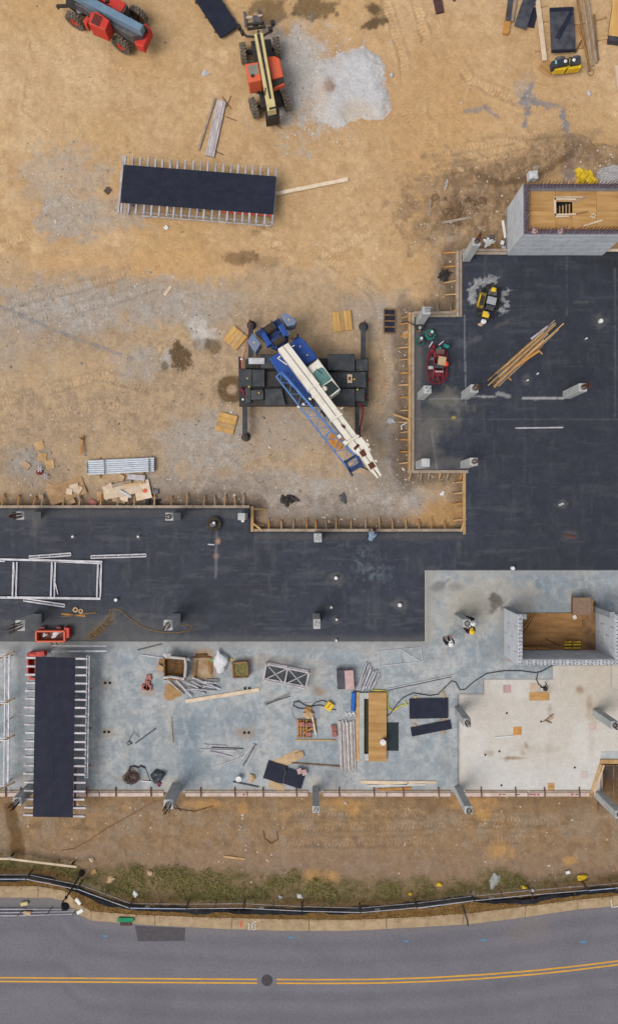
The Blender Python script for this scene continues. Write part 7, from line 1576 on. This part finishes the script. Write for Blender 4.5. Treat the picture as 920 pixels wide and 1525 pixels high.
# ------------------------------------------------------------------ fence, lamp, rail, weeds
FB = [(-150, 1296), (48, 1297), (123, 1311), (199, 1339), (282, 1340), (365, 1339), (450, 1343), (535, 1345), (617, 1338), (700, 1328), (785, 1319), (866, 1313), (945, 1306), (1040, 1296)]
WIRE = M('fence_wire', (128, 126, 122), (104, 102, 98), 5, .6, .3)
FH = 1.05
names = ['far left panel of the road fence', 'fence panel behind the street lamp', 'fence panel slanting down just right of the lamp', 'fence panel above the green storm drain', 'fence panel above the white 18', 'fence panel right of the white 18', 'fence panel above the road left of centre', 'fence panel over the mulch at centre', 'fence panel left of the black kerb line', 'fence panel right of the black kerb line', 'fence panel below the grey crumpled sheet', 'fence panel near the right yellow bag', 'fence panel at the right edge']
for i, (p, q_) in enumerate(zip(FB[:-1], FB[1:])):
    a, b = GG(p[0] + 1, p[1]), GG(q_[0] - 1, q_[1]); a.z = b.z = GZ
    t = thing('fence_panel', 'low wire mesh ' + names[i], 'fence', (a + b) / 2, 'wire mesh fence panels along the road')
    d = b - a; ln = d.length; dn = d.normalized(); lean = Vector((-dn.y, dn.x, 0)) * -.02
    up = Vector((0, 0, FH)) + lean
    for f_ in (0, .5, 1): MB().tube(a + d * f_ - Vector((0, 0, .1)), a + d * f_ + up, .03 if f_ != .5 else .02, 6).build('post', STL, t)
    MB().tube(a + up, b + up, .022, 6).build('rail', GLV, t); MB().tube(a + up * .5, b + up * .5, .018, 6).build('rail', GLV, t)
    if i in (0, 3, 8, 11): MB().tube(a + up * .97 + lean * 2, b + up * .9 + lean * 3, .03, 6).build('rail', CRL if i != 8 else GLV, t)
    wm = MB(); n_ = int(ln / .16)
    for k in range(-8, n_ + 1):
        for sg in (1, -1):
            s0, s1 = k * .16, k * .16 + FH
            z0_, z1_ = (0, 1)
            if s0 < 0: z0_ = -s0 / FH; s0 = 0
            if s1 > ln: z1_ = 1 - (s1 - ln) / FH; s1 = ln
            if s1 <= s0: continue
            if sg < 0: s0, s1 = ln - s0, ln - s1
            wm.tube(a + dn * s0 + up * z0_, a + dn * s1 + up * z1_, .0055, 3)
    wm.build('wire_mesh', WIRE, t)
    if i in (3, 5, 7, 9): c_ = a + d * .3 + up * .8; MB().box(c_, (.3, .02, .2), math.atan2(d.y, d.x)).build('sign_plate', GLV, t)
sl = [(-150, 1306), (44, 1306), (72, 1308), (100, 1318), (128, 1330), (155, 1340), (192, 1350), (230, 1352), (290, 1354), (360, 1356), (430, 1356), (490, 1356), (540, 1354), (600, 1349), (650, 1343), (700, 1338), (730, 1341), (760, 1341), (800, 1337), (840, 1331), (880, 1326), (940, 1321), (1040, 1310)]
SX, SY = [p[0] for p in sl], [p[1] for p in sl]
m_ = MB(); pts = []
for px in np.arange(-150, 1041, 6): pts.append((px, float(np.interp(px, SX, SY)) + 1.0 * math.sin(px * .09) + .6 * math.sin(px * .31)))
vs = []
for i, (x, y) in enumerate(pts):
    p = G(x, y - 2.6, GZ); w_ = .17 + .05 * math.sin(x * .05)
    vs += [(p.x, p.y + .05, GZ - .08), (p.x, p.y, GZ + .2 + .05 * math.sin(x * .13)), (p.x + .02, p.y - w_, GZ + .33 + .05 * math.sin(x * .13)), (p.x + .02, p.y - w_ - .02, GZ + .3 + .05 * math.sin(x * .13)), (p.x, p.y - .02, GZ + .17 + .05 * math.sin(x * .13)), (p.x, p.y + .03, GZ - .08)]
fs = [(i * 6 + j, i * 6 + (j + 1) % 6, (i + 1) * 6 + (j + 1) % 6, (i + 1) * 6 + j) for i in range(len(pts) - 1) for j in range(6)]
sfn = thing('silt_fence', 'long black silt fence cloth sagging in front of the wire fence', 'silt fence', G(460, 1356, GZ))
m_.add(vs, fs).build('cloth', M('silt_black', (26, 27, 32), (40, 42, 50), 3, .7), sfn)
for px in range(-140, 1040, 62): p = G(px, float(np.interp(px, SX, SY)) - 3.5, GZ); MB().beam((p.x, p.y, GZ - .1), (p.x + .01, p.y, GZ + .5), .04, .04).build('stake', WB, sfn)
# white rail at the left and fence panel laid on the road
wr = thing('guard_rail', 'white painted rail on short posts at the left above the weeds', 'rail', GG(60, 1280))
for p, q_ in (((-120, 1272), (20, 1273.5)), ((20.5, 1273.7), (118, 1285.5))): MB().beam(GG(*p, .5), GG(*q_, .5), .13, .07).build('board', WP, wr)
for x, y in ((20, 1272), (110, 1284)): p = GG(x, y); MB().beam(p - Vector((0, 0, .1)), p + Vector((.001, 0, .5)), .09, .09).build('post', DKM, wr)
MB().box(GG(20, 1271, .56), (.36, .1, .04)).build('bracket', STL, wr); MB().beam(GG(21, 1276, .3), GG(23, 1282, .05), .07, .05).build('strut', DKM, wr)
fpn = thing('barrier_panel', 'wire barrier panel lying on the road beside the left kerb', 'barrier', G(40, 1358, RZ))
for y0, y1 in ((1354, 1355), (1359, 1357.5), (1363.5, 1361)): MB().tube(G(-150, y0 + 1, RZ + .12), G(38, y0, RZ + .12), .03, 6).build('rail', GLV, fpn); MB().tube(G(38, y0, RZ + .12), G(112, y1, RZ + .1), .02, 6).build('rail', GLV, fpn)
for p, q_ in (((38, 1352), (27, 1364)), ((78, 1351), (70, 1362)), ((113, 1356), (108, 1363))): MB().tube(G(*p, RZ + .1), G(*q_, RZ + .16), .03, 6).build('foot', DKM, fpn)
for i, (x, y, r_, m__, lab) in enumerate([(37, 1345.5, -12, M('sandbag_yellow', (220, 206, 150), (202, 186, 128), 5, .9), 'yellowish sandbag on the road at the left kerb'), (41.5, 1359.5, 4, CARD, 'tan sandbag on the barrier panel'), (117, 1342, 52, WHT, 'white sandbag nearest the street lamp'), (120, 1357, -32, WHT, 'white sandbag on the kerb corner')]):
    p = G(x, y, RZ + .1); o = bevel(MB().box((0, 0, 0), (.48, .24, .16)).build('sandbag', m__, origin=(0, 0, 0)), .06, 3); o.location = p; o.rotation_euler = (0, 0, R(-r_)); tag(o, lab, 'sandbag', 'sandbags by the left kerb')
for x, y, r_, lab in ((653, 1316, .2, 'yellow plastic bag in the weeds right of centre'), (865, 1306, .3, 'yellow bag by the fence at right'), (610, 1330, .14, 'small yellow scrap by the fence at centre'), (779, 1320, .18, 'faded yellow scrap behind the fence')): tag(MB().blob(GG(x, y, .1), r_, r_ * .6, .1, int(x), .35).build('yellow_bag', YEL), lab, 'bag')
for x, y, lab in ((790, 1325, 'small white label board on the fence at right'), (844, 1298, 'small white stone above the right yellow bag')): tag(MB().box(GG(x, y, .1), (.26, .18, .1), .2).build('white_scrap', WHT), lab, 'litter')
# street lamp
LB = GG(122, 1300); LZ = 3.1
lp = thing('street_lamp', 'black street lamp with curved arm and round shade at the left kerb', 'street lamp', LB)
MB().lathe(LB, [(.2, -.1), (.2, .12), (.12, .3), (.09, .5)], 14).build('base', DKM, lp); MB().tube(LB, (LB.x, LB.y, LZ - .4), .055, 10, .045).build('post', DKM, lp); MB().lathe((LB.x, LB.y, LZ - .4), [(.05, -.1), (.1, 0), (.05, .1)], 12).build('collar', DKM, lp)
h0 = Vector((LB.x, LB.y, LZ - .35)); hw = G(97.5, 1350.5, LZ + .15)
MB().path([h0, G(95, 1341, LZ), G(92.5, 1347, LZ + .35), G(92.8, 1352, LZ + .6), G(93.5, 1355.5, LZ + .7), G(96, 1355, LZ + .6), (hw.x, hw.y, LZ + .4)], .045, 8).build('arm', DKM, lp)
MB().lathe(hw, [(.24, -.05), (.24, .0), (.2, .1), (.1, .2), (.05, .28), (0, .29)], 20).build('shade', M('lamp_black', (22, 24, 30), (30, 32, 40), 4, .4), lp); MB().lathe(hw, [(.18, -.06), (.12, -.14), (0, -.16)], 14).build('lens', GLV, lp)

# ------------------------------------------------------------------ gravel pile, stones, weeds (uncountable)
def pile_fields(X, Y):
    s = H / (H - GZ); PX, PY = X * s * PPM + 460, 762.5 - Y * s * PPM
    n1 = fbm(X, Y, .7, 4, off=71); n2 = fbm(X, Y, 2.5, 3, off=72)
    edge = [(455, 110), (472, 84), (500, 70), (545, 64), (572, 80), (580, 120), (588, 155), (576, 188), (548, 197), (500, 193), (470, 180), (452, 150)]
    d = pline_dist(PX, PY, edge + edge[:1]); ins = inpoly(PX, PY, edge); n9 = fbm(X, Y, 3, 5, g=.75, off=73); sd = np.where(ins, d, -d) + (n1 - .5) * 10 + (n9 - .5) * 13
    gh = ground_fields(X, Y)[1]
    h = gh - .07 + sstep(-4, 26, sd) * .3 + (n1 - .5) * .12 * sstep(0, 10, sd) + (n2 - .5) * .05
    h -= ell(PX, PY, 530, 172, 24, 18, .6) * .16
    gcol = ground_fields(X, Y)[0]; h -= (1 - sstep(448, 478, PX + (n2 - .5) * 30)) * .12
    col, mx = mixer(X.shape, (206, 204, 205)); mx(sstep(.45, .6, n1) * .5, (202, 198, 194)); mx(ell(PX, PY, 530, 168, 28, 16, .6, 0, (n1 - .5)) * .7, (200, 184, 164)); mx(ell(PX, PY, 490, 132, 9, 12, .4, 0, (n2 - .5)) * .85, (156, 128, 108)); mx(ell(PX, PY, 478, 150, 14, 30, .6, 0, (n1 - .5)) * .5, (206, 190, 172))
    e_ = np.clip(np.maximum(1 - sstep(-6, 14, sd + (n2 - .5) * 14 + (n9 - .5) * 20), (1 - sstep(455, 510, PX + (n1 - .5) * 60)) * .75), 0, 1)[..., None]; col = col * (1 - e_ * .8) + gcol * e_ * .8
    return col, h, np.full(X.shape, .8)
a, b = G(435, 208, GZ), G(602, 52, GZ)
stuff(tag(grid_obj('gravel_pile', np.arange(a.x, b.x, .07), np.arange(a.y, b.y, .07), pile_fields, soil_mat('pile_gravel', .06, .16, True, .8)), 'broad pale crushed stone pile right of the orange telehandler', 'gravel'))

def scatter(name, n_try, size, dens, mat, label, cat, seed, box=(0, 0, 920, 1340), kind='rock'):
    rs = np.random.RandomState(seed)
    px = rs.uniform(box[0], box[2], n_try); py = rs.uniform(box[1], box[3], n_try)
    s = (H - GZ) / H; X = (px - 460) / PPM * s; Y = (762.5 - py) / PPM * s
    col, h, rock, gm, mu, PX, PY = ground_fields(X[None, :], Y[None, :])
    h, rock, gm, mu = h[0], rock[0], gm[0], mu[0]
    keep = (rs.rand(n_try) < dens(px, py, rock, gm, mu)) & (h > -.55)
    X, Y, h = X[keep], Y[keep], h[keep]; n_ = len(X)
    co, tr = [], []
    if kind == 'rock':
        base = np.array([(1, 0, 0), (-1, 0, 0), (0, 1, 0), (0, -1, 0), (0, 0, 1), (.55, .55, .5), (-.5, .5, .45), (-.55, -.5, .5), (.5, -.55, .5)], float)
        f_ = np.array([(0, 5, 8), (2, 6, 5), (1, 7, 6), (3, 8, 7), (5, 6, 4), (6, 7, 4), (7, 8, 4), (8, 5, 4), (0, 2, 5), (2, 1, 6), (1, 3, 7), (3, 0, 8)])
        sz = size[0] + (size[1] - size[0]) * rs.rand(n_) ** 3; ang = rs.uniform(0, 6.28, n_)
        v = base[None] * (1 + rs.uniform(-.25, .25, (n_, 9, 3))) * sz[:, None, None] * np.array([1, .75, .55])
        c, sn = np.cos(ang)[:, None], np.sin(ang)[:, None]
        v = np.stack([v[..., 0] * c - v[..., 1] * sn, v[..., 0] * sn + v[..., 1] * c, v[..., 2]], -1)
        v += np.stack([X, Y, h - sz * .12], -1)[:, None]
        co = v.reshape(-1, 3); tr = (f_[None] + (np.arange(n_) * 9)[:, None, None]).reshape(-1, 3)
        val = np.repeat(rs.rand(n_), 9)
    else:
        k = 7
        ang = rs.uniform(0, 6.28, (n_, k)); ln = rs.uniform(size[0], size[1], (n_, k)); w_ = rs.uniform(.012, .026, (n_, k)); tl_ = rs.uniform(.25, 1.0, (n_, k))
        bx_, by_ = X[:, None] + rs.normal(0, .06, (n_, k)), Y[:, None] + rs.normal(0, .06, (n_, k)); bz = h[:, None] - .02 + 0 * ang
        dx, dy = np.cos(ang), np.sin(ang)
        p0 = np.stack([bx_ - dy * w_, by_ + dx * w_, bz], -1); p1 = np.stack([bx_ + dy * w_, by_ - dx * w_, bz], -1)
        m0 = np.stack([bx_ + dx * ln * tl_ * .45 - dy * w_ * .8, by_ + dy * ln * tl_ * .45 + dx * w_ * .8, bz + ln * .5], -1); m1 = np.stack([bx_ + dx * ln * tl_ * .45 + dy * w_ * .8, by_ + dy * ln * tl_ * .45 - dx * w_ * .8, bz + ln * .5], -1)
        tp_ = np.stack([bx_ + dx * ln * tl_, by_ + dy * ln * tl_, bz + ln * (.75 - .35 * tl_)], -1)
        co = np.stack([p0, p1, m0, m1, tp_], 2).reshape(-1, 3); nb_ = n_ * k
        tr = (np.array([(0, 1, 3), (0, 3, 2), (2, 3, 4)])[None] + (np.arange(nb_) * 5)[:, None, None]).reshape(-1, 3); val = np.repeat(np.repeat(rs.rand(n_), k) * .6 + rs.rand(nb_) * .4, 5)
    o = mesh_np(name, co, tr, np.repeat(val[:, None], 3, 1), val, mat, smooth=False)
    stuff(tag(o, label, cat)); return o
def ramp_mat(name, cols, rough=.95, transl=False):
    m = bpy.data.materials.new(name); m.use_nodes = True; n, l = m.node_tree.nodes, m.node_tree.links; b = n['Principled BSDF']; b.inputs['Roughness'].default_value = rough; b.inputs['Specular IOR Level'].default_value = .15
    at = n.new('ShaderNodeAttribute'); at.attribute_name = 'rocky'; cr_ = n.new('ShaderNodeValToRGB'); els = cr_.color_ramp.elements
    els[0].color = C(*cols[0]); els[1].color = C(*cols[-1])
    for i, c_ in enumerate(cols[1:-1]): e = els.new((i + 1) / (len(cols) - 1)); e.color = C(*c_)
    l.new(at.outputs['Fac'], cr_.inputs[0]); l.new(cr_.outputs[0], b.inputs['Base Color']); return m
ST = ramp_mat('stones', [(130, 118, 108), (168, 154, 140), (190, 176, 160), (216, 208, 198), (186, 166, 138)])
scatter('stones', 60000, (.02, .1), lambda px, py, rock, gm, mu: .012 + .8 * np.clip(rock - .1, 0, 1) * (1 - gm) * np.where(py > 1180, .4, 1), ST, 'small stones strewn over the yard', 'stones', 2)
scatter('gravel', 14000, (.03, .09), lambda px, py, rock, gm, mu: .3 * np.exp(-((px - 470) / 60) ** 2 - ((py - 130) / 70) ** 2), ramp_mat('pale_stones', [(176, 174, 174), (206, 204, 204), (226, 224, 224), (196, 190, 184)]), 'loose pale gravel round the stone pile', 'gravel', 12, (390, 30, 640, 230))
scatter('stones', 1600, (.08, .2), lambda px, py, rock, gm, mu: .02 + .3 * rock * (py > 400) + .3 * np.exp(-((px - 700) / 60) ** 2 - ((py - 290) / 50) ** 2), ST, 'bigger loose stones strewn over the yard', 'stones', 3)
GRS = ramp_mat('weeds', [(88, 90, 46), (112, 110, 60), (140, 130, 80), (172, 156, 108), (100, 102, 54)])
def wd_(px, py, rock, gm, mu):
    n_ = fbm(px / 24., py / 24., .5, 3, off=88); return np.clip(gm * (1 - mu) * (.03 + .75 * sstep(.5, .66, n_)), 0, 1)
scatter('weeds', 24000, (.08, .24), wd_, GRS, 'patchy green weeds and grass along the inside of the road fence', 'weeds', 5, (-40, 1262, 960, 1372), 'grass')
DRY = ramp_mat('dry_grass', [(112, 84, 44), (146, 112, 64), (168, 132, 82), (92, 70, 40)])
scatter('dry_grass', 16000, (.05, .16), lambda px, py, rock, gm, mu: mu * .55, DRY, 'short dry brown grass between fence and kerb', 'dry grass', 6, (-40, 1290, 960, 1372), 'grass')
scatter('weeds', 1500, (.06, .16), lambda px, py, rock, gm, mu: np.exp(-((py - 1192) / 4) ** 2) * .12 + np.exp(-((px - 420) / 40) ** 2 - ((py - 8) / 12) ** 2) * .5, GRS, 'sparse weeds below the south form and at the top edge', 'weeds', 8, (0, 0, 920, 1210), 'grass')
